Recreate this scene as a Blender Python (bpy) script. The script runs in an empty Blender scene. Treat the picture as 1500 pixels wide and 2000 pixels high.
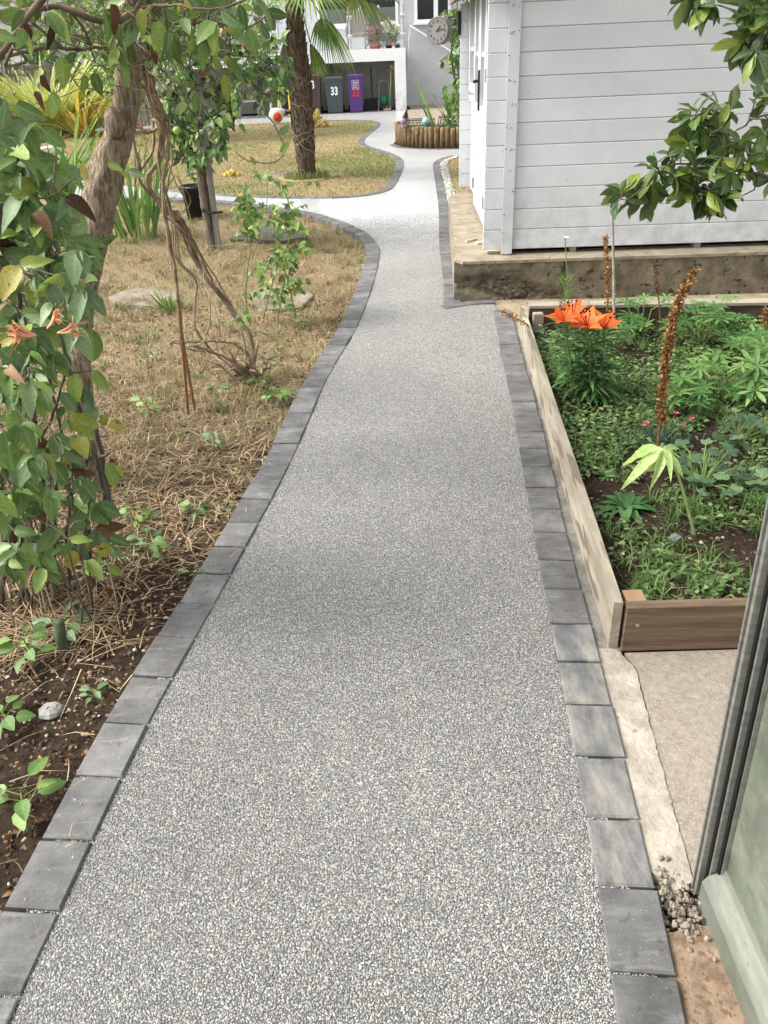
import bpy, math, random
import numpy as np
from mathutils import Vector, Matrix
from mathutils.geometry import tessellate_polygon

random.seed(7); rng = np.random.default_rng(7)
sc = bpy.context.scene
col = sc.collection
R = math.radians

# ------------------------------------------------------------------ camera, sky, sun, exposure
CAM_H, PITCH, ROLL, FPX = 1.6, R(29.9), R(2.5), 1557.0
cF = Vector((0, math.cos(PITCH), -math.sin(PITCH)))
_U = Vector((0, math.sin(PITCH), math.cos(PITCH))); _R = Vector((1, 0, 0))
cR = _R * math.cos(ROLL) - _U * math.sin(ROLL)
cU = _U * math.cos(ROLL) + _R * math.sin(ROLL)
CAM = Vector((0, 0, CAM_H))
cd = bpy.data.cameras.new('camera'); cam = bpy.data.objects.new('camera', cd); col.objects.link(cam)
cd.sensor_fit = 'VERTICAL'; cd.sensor_height = 36.0; cd.lens = 36.0 * FPX / 2000.0
cd.clip_start = 0.05; cd.clip_end = 500
cam.matrix_world = Matrix((( cR.x, cU.x, -cF.x, 0), (cR.y, cU.y, -cF.y, 0), (cR.z, cU.z, -cF.z, CAM_H), (0, 0, 0, 1)))
sc.camera = cam

SUN_EL, SUN_AZ = R(48), R(-92)            # azimuth measured from +Y towards +X
w = bpy.data.worlds.new('World'); sc.world = w; w.use_nodes = True
nt = w.node_tree; nt.nodes.clear()
sky = nt.nodes.new('ShaderNodeTexSky'); sky.sky_type = 'NISHITA'; sky.sun_disc = False
sky.sun_elevation = SUN_EL; sky.sun_rotation = SUN_AZ; sky.air_density = 1.0; sky.dust_density = 4.0; sky.ozone_density = 1.0
hs = nt.nodes.new('ShaderNodeHueSaturation'); hs.inputs['Saturation'].default_value = 0.16
bg = nt.nodes.new('ShaderNodeBackground'); bg.inputs['Strength'].default_value = 0.15
wo = nt.nodes.new('ShaderNodeOutputWorld')
nt.links.new(sky.outputs[0], hs.inputs['Color']); nt.links.new(hs.outputs[0], bg.inputs[0]); nt.links.new(bg.outputs[0], wo.inputs[0])
sl = bpy.data.lights.new('sun', 'SUN'); sl.energy = 1.5; sl.angle = R(25); sl.color = (1, .965, .91)
so = bpy.data.objects.new('sun', sl); col.objects.link(so)
sd = Vector((math.sin(SUN_AZ) * math.cos(SUN_EL), math.cos(SUN_AZ) * math.cos(SUN_EL), math.sin(SUN_EL)))
so.rotation_euler = sd.to_track_quat('Z', 'Y').to_euler(); so.location = sd * 40
sc.view_settings.view_transform = 'Standard'; sc.view_settings.look = 'None'
sc.view_settings.exposure = 1.28; sc.view_settings.gamma = 1.0; sc.view_settings.use_curve_mapping = False

# ------------------------------------------------------------------ surveying: photo point -> place
def ray(px, py): return cF * FPX + cR * (px - 750) - cU * (py - 1000)
def G(px, py, z=0.0):
    d = ray(px, py); return CAM + d * ((z - CAM_H) / d.z)
def AY(px, py, Y):
    d = ray(px, py); return CAM + d * (Y / d.y)
def inpoly(P, poly):
    P = np.asarray(P); poly = np.asarray(poly); x, y = P[:, 0], P[:, 1]; c = np.zeros(len(P), bool)
    j = len(poly) - 1
    for i in range(len(poly)):
        xi, yi = poly[i][:2]; xj, yj = poly[j][:2]
        c ^= ((yi > y) != (yj > y)) & (x < (xj - xi) * (y - yi) / (yj - yi + 1e-12) + xi)
        j = i
    return c
def fill(poly, n):
    poly = np.asarray([p[:2] for p in poly]); lo, hi = poly.min(0), poly.max(0); out = np.zeros((0, 2))
    while len(out) < n:
        q = lo + rng.random((n * 2, 2)) * (hi - lo); out = np.vstack([out, q[inpoly(q, poly)]])
    return out[:n]

# ------------------------------------------------------------------ objects
def tag(o, label=None, cat=None, group=None, kind=None):
    if label: o['label'] = label
    if cat: o['category'] = cat
    if group: o['group'] = group
    if kind: o['kind'] = kind
    return o
def thing(name, loc, label, cat, group=None):
    o = bpy.data.objects.new(name, None); o.empty_display_size = .1; col.objects.link(o); o.location = loc
    return tag(o, label, cat, group)
def link(name, me, parent=None, loc=None, kind=None):
    o = bpy.data.objects.new(name, me); col.objects.link(o)
    if parent is not None: o.parent = parent
    if loc is not None: o.location = loc
    if kind: o['kind'] = kind
    return o
def wpos(o):
    v = Vector(o.location)
    while o.parent: o = o.parent; v += Vector(o.location)
    return v

def np_mesh(name, V, F, m=None, smooth=True, tint=None, rib=None):
    """V (n,3); F (k,3) or (k,4) arrays or list of such"""
    me = bpy.data.meshes.new(name); V = np.asarray(V, np.float32)
    Fs = [np.asarray(f) for f in (F if isinstance(F, list) else [F]) if len(f)]
    me.vertices.add(len(V)); me.vertices.foreach_set('co', V.ravel())
    nl = sum(f.size for f in Fs); npol = sum(len(f) for f in Fs)
    me.loops.add(nl); me.polygons.add(npol)
    me.loops.foreach_set('vertex_index', np.concatenate([f.ravel() for f in Fs]).astype(np.int32))
    tot = np.concatenate([np.full(len(f), f.shape[1]) for f in Fs]).astype(np.int32)
    me.polygons.foreach_set('loop_start', (np.cumsum(tot) - tot).astype(np.int32))
    me.polygons.foreach_set('use_smooth', np.full(npol, smooth, bool))
    if tint is not None:
        a = me.attributes.new('tint', 'FLOAT', 'POINT'); a.data.foreach_set('value', np.asarray(tint, np.float32))
    if rib is not None:
        a = me.attributes.new('rib', 'FLOAT', 'POINT'); a.data.foreach_set('value', np.asarray(rib, np.float32))
    if m: me.materials.append(m)
    me.update(); me.validate(); return me

class MB:
    def __init__(s, o=(0, 0, 0)): s.v = []; s.f = []; s.o = Vector(o); s.t = []
    def add(s, vs, fs, tint=0.0):
        b = len(s.v); s.v += [tuple(Vector(v) - s.o) for v in vs]; s.f += [[b + i for i in f] for f in fs]; s.t += [tint] * len(vs); return s
    def box(s, c, d, rot=None, ch=0.0):
        c = Vector(c); x, y, z = d[0] / 2, d[1] / 2, d[2] / 2
        if ch <= 0:
            vs = [Vector((a * x, b * y, e * z)) for e in (-1, 1) for a, b in ((-1, -1), (1, -1), (1, 1), (-1, 1))]
            fs = [[3, 2, 1, 0], [4, 5, 6, 7]] + [[i, (i + 1) % 4, 4 + (i + 1) % 4, 4 + i] for i in range(4)]
        else:
            vs = []
            for ins, e in ((ch, -z), (0, -z + ch), (0, z - ch), (ch, z)):
                vs += [Vector((a * (x - ins), b * (y - ins), e)) for a, b in ((-1, -1), (1, -1), (1, 1), (-1, 1))]
            fs = [[3, 2, 1, 0], [12, 13, 14, 15]]
            for k in range(3): fs += [[k * 4 + i, k * 4 + (i + 1) % 4, k * 4 + 4 + (i + 1) % 4, k * 4 + 4 + i] for i in range(4)]
        if rot is not None: vs = [rot @ v for v in vs]
        return s.add([c + v for v in vs], fs)
    def bar(s, a, b, w, h, up=(0, 0, 1)):
        a = Vector(a); b = Vector(b); d = (b - a); L = d.length; d.normalize(); up = Vector(up)
        if abs(d.dot(up)) > .98: up = Vector((0, 1, 0))
        x = d.cross(up).normalized(); z = x.cross(d)
        return s.box((a + b) / 2, (w, L, h), Matrix((x, d, z)).transposed())
    def tube(s, pts, rad, n=6, jit=0.0, tint=0.0, close=True):
        P = [Vector(p) for p in pts]; k = len(P)
        if not hasattr(rad, '__len__'): rad = [rad] * k
        t0 = (P[1] - P[0]).normalized(); a = Vector((0, 0, 1)) if abs(t0.z) < .9 else Vector((1, 0, 0)); u = t0.cross(a).normalized()
        vs = []; fs = []
        for i in range(k):
            t = (P[min(i + 1, k - 1)] - P[max(i - 1, 0)]); t = t.normalized() if t.length > 1e-9 else t0
            u = (u - t * u.dot(t)); u = u.normalized() if u.length > 1e-6 else t.orthogonal().normalized(); v = t.cross(u)
            for j in range(n):
                an = 2 * math.pi * j / n; r = rad[i] * (1 + (random.random() - .5) * 2 * jit)
                vs.append(P[i] + u * (math.cos(an) * r) + v * (math.sin(an) * r))
        for i in range(k - 1):
            for j in range(n): fs.append([i * n + j, i * n + (j + 1) % n, (i + 1) * n + (j + 1) % n, (i + 1) * n + j])
        if close: fs.append(list(range(n))[::-1]); fs.append([(k - 1) * n + j for j in range(n)])
        return s.add(vs, fs, tint)
    def lathe(s, c, prof, n=16, rot=None):
        c = Vector(c); vs = []; fs = []
        for r, z in prof:
            for j in range(n):
                v = Vector((r * math.cos(2 * math.pi * j / n), r * math.sin(2 * math.pi * j / n), z)); vs.append(c + (rot @ v if rot is not None else v))
        k = len(prof)
        for i in range(k - 1):
            for j in range(n): fs.append([i * n + j, i * n + (j + 1) % n, (i + 1) * n + (j + 1) % n, (i + 1) * n + j])
        fs.append(list(range(n))[::-1]); fs.append([(k - 1) * n + j for j in range(n)])
        return s.add(vs, fs)
    def ball(s, c, r, n=8, m=6, jit=0.0, sq=(1, 1, 1)):
        prof = []; vs = []; fs = []; c = Vector(c)
        for i in range(m + 1):
            th = math.pi * i / m
            for j in range(n):
                k = 1 + (random.random() - .5) * 2 * jit
                vs.append(c + Vector((r * sq[0] * k * math.sin(th) * math.cos(2 * math.pi * j / n), r * sq[1] * k * math.sin(th) * math.sin(2 * math.pi * j / n), r * sq[2] * k * math.cos(th))))
        for i in range(m):
            for j in range(n): fs.append([i * n + j, (i + 1) * n + j, (i + 1) * n + (j + 1) % n, i * n + (j + 1) % n])
        return s.add(vs, fs)
    def prism(s, poly, z0, z1):
        n = len(poly); vs = [(p[0], p[1], z0) for p in poly] + [(p[0], p[1], z1) for p in poly]
        tri = tessellate_polygon([[Vector((p[0], p[1], 0)) for p in poly]])
        fs = []
        for t in tri:
            a, b, c = [Vector(poly[i][:2]) for i in t]; up = (b - a).cross(c - a) if False else ((b.x - a.x) * (c.y - a.y) - (b.y - a.y) * (c.x - a.x))
            q = list(t) if up > 0 else list(t)[::-1]
            fs.append([i + n for i in q]); fs.append(q[::-1])
        for i in range(n): fs.append([i, (i + 1) % n, n + (i + 1) % n, n + i])
        return s.add(vs, fs)
    def mesh(s, name, m, smooth=False):
        me = bpy.data.meshes.new(name); me.from_pydata(s.v, [], s.f)
        if any(s.t):
            a = me.attributes.new('tint', 'FLOAT', 'POINT'); a.data.foreach_set('value', s.t)
        if smooth: me.polygons.foreach_set('use_smooth', [True] * len(me.polygons))
        if m: me.materials.append(m)
        me.update(); return me
    def build(s, name, m, parent=None, smooth=False, kind=None):
        """vertices were given in world coordinates; the object's own origin is s.o"""
        o = link(name, s.mesh(name, m, smooth), parent, kind=kind)
        o.location = s.o - (wpos(parent) if parent is not None else Vector())
        return o

def catmull(P, step):
    P = [Vector(p) for p in P]; out = []
    for i in range(len(P) - 1):
        p0, p1, p2, p3 = P[max(i - 1, 0)], P[i], P[i + 1], P[min(i + 2, len(P) - 1)]
        k = max(2, int((p2 - p1).length / (step * .2)))
        for j in range(k):
            t = j / k; out.append(.5 * ((2 * p1) + (p2 - p0) * t + (2 * p0 - 5 * p1 + 4 * p2 - p3) * t * t + (3 * p1 - p0 - 3 * p2 + p3) * t ** 3))
    out.append(P[-1]); return out
def resample(P, step):
    out = [P[0]]; acc = 0
    for a, b in zip(P, P[1:]):
        L = (b - a).length; pos = 0
        while acc + L - pos >= step:
            pos += step - acc; acc = 0; out.append(a.lerp(b, pos / L))
        acc += L - pos
    return out

# ------------------------------------------------------------------ materials
def lin(c):
    if isinstance(c, str):
        c = [int(c[i:i + 2], 16) / 255 for i in (0, 2, 4)]; c = [x / 12.92 if x < .04045 else ((x + .055) / 1.055) ** 2.4 for x in c]
    return tuple(c) + (1.0,)
class NT:
    def __init__(s, name):
        s.m = bpy.data.materials.new(name); s.m.use_nodes = True; s.t = s.m.node_tree; s.b = s.t.nodes['Principled BSDF']; s.out = s.t.nodes['Material Output']
    def n(s, ty, **kw):
        x = s.t.nodes.new('ShaderNode' + ty)
        for k, v in kw.items():
            if k in ('operation', 'blend_type', 'data_type', 'feature', 'noise_dimensions', 'attribute_name', 'distance', 'use_clamp', 'musgrave_type', 'wave_type', 'bands_direction', 'clamp'): setattr(x, k, v)
            else:
                key = {'_0': 0, '_1': 1, '_2': 2}.get(k, k.replace('_', ' '))
                if isinstance(v, bpy.types.NodeSocket): s.t.links.new(v, x.inputs[key])
                else: x.inputs[key].default_value = v
        return x
    def l(s, a, b): s.t.links.new(a, b)
    def co(s, stretch=(1, 1, 1), kind='Object', rnd=False):
        tc = s.n('TexCoord'); mp = s.n('Mapping', Vector=tc.outputs[kind]); mp.inputs['Scale'].default_value = stretch
        if rnd:
            oi = s.n('ObjectInfo'); mu = s.n('Math', operation='MULTIPLY', _0=oi.outputs['Random'], _1=37.0)
            cx = s.n('CombineXYZ', X=mu.outputs[0], Y=mu.outputs[0], Z=mu.outputs[0]); s.l(cx.outputs[0], mp.inputs['Location'])
        return mp.outputs[0]
    def noise(s, co, scale, detail=5, rough=.6):
        x = s.n('TexNoise', Scale=scale, Detail=detail, Roughness=rough); s.l(co, x.inputs['Vector']); return x.outputs['Fac']
    def ramp(s, fac, stops):
        x = s.n('ValToRGB'); s.l(fac, x.inputs['Fac']); e = x.color_ramp.elements
        while len(e) < len(stops): e.new(.5)
        for i, (p, c) in enumerate(stops):
            e[i].position = p; e[i].color = lin(c) if not isinstance(c, (int, float)) else (c, c, c, 1)
        return x.outputs['Color']
    def mix(s, fac, a, b, mode='MIX'):
        x = s.n('Mix', data_type='RGBA', blend_type=mode); x.clamp_factor = True
        for k, v in ((0, fac), (6, a), (7, b)):
            if isinstance(v, bpy.types.NodeSocket): s.l(v, x.inputs[k])
            elif k == 0: x.inputs[k].default_value = v
            else: x.inputs[k].default_value = lin(v) if not isinstance(v, (int, float)) else (v, v, v, 1)
        return x.outputs[2]
    def objval(s, c, amt):
        if not amt: return c
        oi = s.n('ObjectInfo'); m = s.n('MapRange', Value=oi.outputs['Random']); m.inputs['To Min'].default_value = 1 - amt; m.inputs['To Max'].default_value = 1 + amt
        h = s.n('HueSaturation', Color=c, Value=m.outputs[0]); return h.outputs[0]
    def bump(s, h, st=.3, dist=.01):
        x = s.n('Bump', Strength=st, Distance=dist, Height=h); s.l(x.outputs[0], s.b.inputs['Normal']); return x
    def fin(s, c=None, rough=.8, spec=.3, metal=0):
        if c is not None:
            if isinstance(c, bpy.types.NodeSocket): s.l(c, s.b.inputs['Base Color'])
            else: s.b.inputs['Base Color'].default_value = lin(c)
        s.b.inputs['Roughness'].default_value = rough; s.b.inputs['Specular IOR Level'].default_value = spec; s.b.inputs['Metallic'].default_value = metal
        return s.m
def pm(name, c1, c2, scale=5, rough=.8, bump=.25, bs=None, stretch=(1, 1, 1), rnd=0.0, spec=.3, metal=0, lo=.35, hi=.65, dist=.01, spots=None):
    k = NT(name); co = k.co(stretch, rnd=rnd > 0)
    f = k.noise(co, scale); c = k.ramp(f, [(lo, c1), (hi, c2)])
    if spots:                                                # (scale, colour, threshold)
        g = k.noise(co, spots[0], 2); c = k.mix(k.ramp(g, [(spots[2], 0.0), (spots[2] + .06, 1.0)]), c, spots[1])
    c = k.objval(c, rnd)
    if bump: k.bump(k.noise(co, bs or scale * 4, 6), bump, dist)
    return k.fin(c, rough, spec, metal)
def leafmat(name, stops, rough=.42, trans=.28, rib=.35, spec=.4, spot=None):
    k = NT(name); oi = k.n('ObjectInfo'); at = k.n('Attribute', attribute_name='tint'); rb = k.n('Attribute', attribute_name='rib')
    ad = k.n('Math', operation='ADD', _0=oi.outputs['Random'], _1=at.outputs['Fac']); fr = k.n('Math', operation='FRACT', _0=ad.outputs[0])
    c = k.ramp(fr.outputs[0], stops)
    co = k.co(rnd=True); n = k.noise(co, 14, 3)
    v = k.n('MapRange', Value=n); v.inputs['From Min'].default_value = .3; v.inputs['From Max'].default_value = .7; v.inputs['To Min'].default_value = .72; v.inputs['To Max'].default_value = 1.25
    c = k.n('HueSaturation', Color=c, Value=v.outputs[0]).outputs[0]
    if spot: c = k.mix(k.ramp(k.noise(co, 30, 2), [(.62, 0.0), (.7, 1.0)]), c, spot)
    pw = k.n('Math', operation='POWER', _0=rb.outputs['Fac'], _1=9.0); ml = k.n('Math', operation='MULTIPLY', _0=pw.outputs[0], _1=rib)
    c = k.mix(ml.outputs[0], c, k.mix(.6, c, 'c8d29a'))
    geo = k.n('NewGeometry'); pale = k.mix(.4 if rib > .15 else 0.0, c, 'a3b08a'); c2 = k.mix(geo.outputs['Backfacing'], c, pale)
    k.bump(n, .25, .004); m = k.fin(c2, rough, spec)
    tr = k.n('BsdfTranslucent'); k.l(k.mix(.5, c, 'b9c84a', 'MULTIPLY') if False else c, tr.inputs['Color'])
    ms = k.n('MixShader'); ms.inputs[0].default_value = trans; k.l(k.b.outputs[0], ms.inputs[1]); k.l(tr.outputs[0], ms.inputs[2]); k.l(ms.outputs[0], k.out.inputs['Surface'])
    return m

MAT = {}
PEB = [(0, '646462'), (.3, '787876'), (.55, '898884'), (.8, '9c9b94'), (1, 'bcbab1')]
PEB_FAR_LIT = [(0, '8d8f92'), (.3, 'a4a6a7'), (.6, 'babab8'), (1, 'dcdbd7')]  # same pebbles painted paler for the far path, standing in for grazing light
PEB_END = 9.6                                     # real pebbles up to here; beyond, they are under a pixel or two
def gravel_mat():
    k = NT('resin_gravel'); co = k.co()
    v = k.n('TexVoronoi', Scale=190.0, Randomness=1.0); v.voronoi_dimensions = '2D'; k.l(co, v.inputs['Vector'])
    sp = k.n('SeparateColor', Color=v.outputs['Color']); c = k.ramp(sp.outputs[0], PEB_FAR_LIT)
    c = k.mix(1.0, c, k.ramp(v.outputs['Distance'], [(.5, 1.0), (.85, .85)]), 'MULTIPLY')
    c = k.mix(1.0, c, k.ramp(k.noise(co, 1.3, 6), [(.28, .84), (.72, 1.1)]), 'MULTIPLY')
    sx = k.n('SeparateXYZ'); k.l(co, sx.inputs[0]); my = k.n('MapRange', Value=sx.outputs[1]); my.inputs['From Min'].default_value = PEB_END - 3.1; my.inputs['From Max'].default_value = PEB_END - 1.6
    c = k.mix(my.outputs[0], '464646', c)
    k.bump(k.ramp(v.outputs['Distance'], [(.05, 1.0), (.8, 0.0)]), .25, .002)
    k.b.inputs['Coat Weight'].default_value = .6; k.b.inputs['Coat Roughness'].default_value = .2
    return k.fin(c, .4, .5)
def pebble_mat():
    k = NT('resin_pebble'); oi = k.n('ObjectInfo'); at = k.n('Attribute', attribute_name='tint')
    ad = k.n('Math', operation='ADD', _0=oi.outputs['Random'], _1=at.outputs['Fac']); fr = k.n('Math', operation='FRACT', _0=ad.outputs[0])
    c = k.ramp(fr.outputs[0], PEB)
    f2 = k.n('Math', operation='FRACT', _0=k.n('Math', operation='MULTIPLY', _0=fr.outputs[0], _1=91.7).outputs[0])
    c = k.mix(k.ramp(f2.outputs[0], [(.90, 0.0), (.91, .55)]), c, '9d9276')
    g = k.n('NewGeometry'); n = k.noise(g.outputs['Position'], 1.3, 6); c = k.mix(1.0, c, k.ramp(n, [(.28, .84), (.72, 1.1)]), 'MULTIPLY')
    k.b.inputs['Coat Weight'].default_value = .6; k.b.inputs['Coat Roughness'].default_value = .2
    return k.fin(c, .4, .5)
MAT['pebble'] = pebble_mat()
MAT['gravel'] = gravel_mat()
def paver_mat():
    k = NT('paver_concrete'); co = k.co(rnd=True)
    c = k.ramp(k.noise(co, 9, 5), [(.3, '4c4b4a'), (.5, '605f5e'), (.72, '767573')])
    c = k.mix(k.ramp(k.noise(k.co((3, 14, 3), rnd=True), 3, 3), [(.55, 0.0), (.75, .5)]), c, '878786')
    c = k.mix(k.ramp(k.noise(co, 330, 1), [(.72, 0.0), (.75, .7)]), c, 'bdbdbd')
    c = k.mix(k.ramp(k.noise(co, 40, 2), [(.3, .45), (.4, 0.0)]), c, '3b3c3e')
    c = k.objval(c, .24); k.bump(k.noise(co, 150, 4), .35, .003); return k.fin(c, .72, .35)
MAT['paver'] = paver_mat()
def paver_stain():
    k = NT('paver_mortar_stained'); co = k.co(rnd=True)
    c = k.ramp(k.noise(co, 9, 5), [(.3, '525354'), (.72, '717171')])
    c = k.mix(k.ramp(k.noise(k.co((9, 3, 3), rnd=True), 1.6, 6, .7), [(.46, 0.0), (.72, .65)]), c, 'a59e90')
    c = k.mix(k.ramp(k.noise(co, 330, 1), [(.72, 0.0), (.75, .7)]), c, 'bdbdbd')
    k.bump(k.noise(co, 150, 4), .35, .003); return k.fin(c, .78, .3)
MAT['paver_stain'] = paver_stain()
def soil_mat(name='garden_soil', straw=True):
    k = NT(name); co = k.co()
    c = k.ramp(k.noise(co, 22, 8, .7), [(.3, '30271f'), (.55, '4d4035'), (.75, '6f5f4e')])
    vo = k.n('TexVoronoi', Scale=70.0); k.l(co, vo.inputs['Vector']); sp = k.n('SeparateColor', Color=vo.outputs['Color'])
    peb = k.n('Math', operation='MULTIPLY', _0=k.ramp(sp.outputs[0], [(.93, 0.0), (.95, 1.0)]), _1=k.ramp(vo.outputs['Distance'], [(.28, 1.0), (.4, 0.0)])).outputs[0]
    c = k.mix(peb, c, k.ramp(sp.outputs[1], [(0, '8a7860'), (.6, 'b7a283'), (1, 'd5cdbd')]))
    if straw:
        sx = k.n('SeparateXYZ'); k.l(co, sx.inputs[0]); my = k.n('MapRange', Value=sx.outputs[1]); my.inputs['From Min'].default_value = 2.3; my.inputs['From Max'].default_value = 5.0
        n2 = k.noise(co, 1.3, 5); ad = k.n('Math', operation='ADD', _0=my.outputs[0], _1=n2); sb = k.n('Math', operation='SUBTRACT', _0=ad.outputs[0], _1=.55, use_clamp=True)
        dry = k.ramp(k.noise(co, 60, 6, .75), [(.3, '766853'), (.5, 'a08f6e'), (.7, 'c0b08d')])
        gr = k.ramp(k.noise(co, 1.1, 4), [(.53, 0.0), (.68, .6)]); dry = k.mix(gr, dry, '6b6a43')
        c = k.mix(sb.outputs[0], c, dry)
    k.bump(k.noise(co, 38, 10, .75), 1.0, .04); return k.fin(c, .95, .1)
MAT['soil'] = soil_mat(); MAT['bedsoil'] = soil_mat('raised_bed_soil', False)
def lawn_mat():
    k = NT('dry_lawn'); co = k.co()
    dry = k.ramp(k.noise(co, 30, 6, .7), [(.3, '776a4a'), (.5, '968663'), (.7, 'b0a27c')])
    c = k.mix(k.ramp(k.noise(co, .45, 4), [(.44, 0.0), (.62, .8)]), dry, '70744a')
    k.bump(k.noise(co, 80, 4), .6, .02); return k.fin(c, .95, .1)
MAT['lawn'] = lawn_mat()
MAT['ground'] = pm('ground_earth', '54503a', '7a7148', 2, .95, .4, 30)
MAT['conc'] = pm('old_concrete', '857a63', 'a89c80', 6, .9, .5, 40, spots=(18, '5f5645', .62), dist=.02)
MAT['conc_pale'] = pm('pale_concrete', '7f7464', '9a8f7c', 7, .9, .5, 60, spots=(16, '776c5b', .6))
MAT['mortar'] = pm('pale_mortar', '8f8678', 'b2aa9b', 9, .9, .6, 50, spots=(26, '90887a', .62), dist=.015)
MAT['slab'] = pm('exposed_slab', '857b6f', 'a3998b', 60, .9, .6, 260, spots=(170, 'b0a698', .6), lo=.3, hi=.7)
MAT['rustconc'] = pm('stained_threshold', '6a5848', '8f7d67', 24, .88, .5, 90, spots=(60, '6d5544', .55))
MAT['stone'] = pm('step_stone', '6f675a', '8f8574', 9, .9, .4, 50)
MAT['wood_pale'] = pm('weathered_board', '857c6c', 'b0a693', 1.0, .88, .5, 9, (14, 2.2, 14), spots=(1.2, '756b5b', .56), lo=.36, hi=.66)
MAT['wood_brown'] = pm('stained_board', '5a4a3b', '806b57', 3, .8, .4, 14, (1, 8, 16))
MAT['wood_orange'] = pm('fresh_timber', '856750', '9f8268', 3, .75, .3, 14, (4, 1, 8))
MAT['wood_dark'] = pm('dark_sleeper', '3a3029', '5a4c40', 4, .85, .4, 14, (1, 6, 12))
MAT['wood_top'] = pm('sleeper_grey_top', '857b6c', 'a39988', 4, .85, .3, 14, (1, 9, 9))
MAT['fence'] = pm('fence_slat', '6f6350', '938771', 3, .85, .3, 14, (14, 14, 1), rnd=.15)
def paint_mat(name, c1, c2, rough=.5):
    k = NT(name); co = k.co(rnd=True)
    c = k.ramp(k.noise(co, 3, 4), [(.35, c1), (.7, c2)])
    c = k.mix(k.ramp(k.noise(co, 38, 1), [(.775, 0.0), (.8, .5)]), c, '7d7d7d')
    sx = k.n('SeparateXYZ'); g_ = k.n('NewGeometry'); k.l(g_.outputs['Position'], sx.inputs[0]); lowz = k.n('MapRange', Value=sx.outputs[2]); lowz.inputs['From Min'].default_value = .85; lowz.inputs['From Max'].default_value = .3
    dn_ = k.n('Math', operation='MULTIPLY', _0=lowz.outputs[0], _1=k.ramp(k.noise(g_.outputs['Position'], 9, 6, .7), [(.42, 0.0), (.72, .6)])); c = k.mix(dn_.outputs[0], c, '8d8a7c')
    c = k.objval(c, .035); k.bump(k.noise(k.co((1, 18, 18), rnd=True), 6, 4), .09, .004); return k.fin(c, rough, .4)
MAT['paint'] = paint_mat('grey_white_paint', 'cacdd0', 'd6d8da')
MAT['paint_strip'] = paint_mat('grey_white_strip', 'c6c9cc', 'd4d6d8')
MAT['white'] = paint_mat('white_render', 'e2e2e2', 'ececec', .7)
MAT['upvc'] = NT('white_frame').fin('e6e7e8', .35, .5)
MAT['greywall'] = pm('grey_render', 'b2b4b8', 'bfc1c4', 2, .85, .15, 60)
MAT['darkwall'] = pm('undercroft_wall', 'a3a19a', 'b5b3ac', 3, .9, .2, 30)
MAT['taupe'] = pm('eave_taupe', '6f6a63', '7f7a73', 3, .8, .1)
MAT['black'] = NT('black_plastic').fin('17181a', .45, .4)
MAT['void'] = NT('dark_gap').fin('0d0c0b', .9, .1)
MAT['steel'] = pm('galvanised_steel', '8c8f92', 'a6a9ab', 30, .45, .05, metal=.7)
def rub_glass(name, c, al):
    k = NT(name); k.fin(c, .08, .6); k.b.inputs['Transmission Weight'].default_value = al; return k.m
MAT['winglass'] = NT('window_glass').fin('14171a', .06, .8)
MAT['shedglass'] = NT('shed_glass').fin('565b5f', .12, .6)
def dirty_glass():
    k = NT('dirty_greenhouse_glass'); co = k.co(); f = k.noise(co, 7, 7, .65)
    c = k.ramp(f, [(.3, '5b6153'), (.5, '747a6b'), (.75, '8f9586')])
    k.fin(c, .25, .55); tb = k.n('BsdfTransparent'); tb.inputs[0].default_value = (.8, .87, .82, 1)
    fm = k.n('MapRange', Value=f); fm.inputs['From Min'].default_value = .3; fm.inputs['From Max'].default_value = .7; fm.inputs['To Min'].default_value = .62; fm.inputs['To Max'].default_value = .9
    ms = k.n('MixShader'); k.l(fm.outputs[0], ms.inputs[0]); k.l(tb.outputs[0], ms.inputs[1]); k.l(k.b.outputs[0], ms.inputs[2]); k.l(ms.outputs[0], k.out.inputs['Surface']); return k.m
MAT['dirtyglass'] = dirty_glass()
def clear_glass():
    k = NT('clear_panel_glass'); k.fin('cfd6d4', .05, .6); tb = k.n('BsdfTransparent'); ms = k.n('MixShader'); ms.inputs[0].default_value = .12
    k.l(tb.outputs[0], ms.inputs[1]); k.l(k.b.outputs[0], ms.inputs[2]); k.l(ms.outputs[0], k.out.inputs['Surface']); return k.m
MAT['panelglass'] = clear_glass()
MAT['alu'] = pm('dull_aluminium', '86857f', 'a09f98', 8, .42, .08, 60, (1, 1, 6), metal=.55, spots=(30, '5f635c', .66))
MAT['alu_sill'] = pm('weathered_sill', '60645a', '7d8074', 6, .55, .1, 60, (6, 1, 1), metal=.15, spots=(26, '5d6358', .66))
MAT['rubber'] = NT('black_gasket').fin('1b1c1b', .7, .2)
MAT['bark'] = pm('tree_bark', '74634f', 'bdab93', 1, .95, 1.0, 1.2, (85, 85, 11), dist=.035, lo=.36, hi=.62)
MAT['bark_dark'] = pm('dark_bark', '4e463e', '746a5e', 8, .95, .7, 20, (4, 4, 1), dist=.01)
MAT['vine'] = pm('vine_stem', '6b5a48', 'a3917a', 14, .9, .6, 40, dist=.006)
MAT['twig'] = pm('twig', '55483b', '7d6c58', 14, .9, .3)
MAT['greenstem'] = pm('green_stem', '5f7340', '86964f', 14, .6, .1)
MAT['cane'] = pm('bamboo_cane', 'a08d66', 'c0ad86', 14, .5, .1)
MAT['redcane'] = pm('reddish_cane', '6a4a33', '8d674a', 14, .6, .2)
MAT['palmbark'] = pm('palm_fibre', '42372d', '7a6b5a', 1, .95, 1.0, 1.5, (45, 45, 9), dist=.03)
MAT['rope'] = NT('old_wire').fin('8f897d', .7, .3)
MAT['log'] = pm('log_roll', '5d4a34', '8b7455', 8, .9, .5, 30, (3, 3, 1), rnd=.2)
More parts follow.
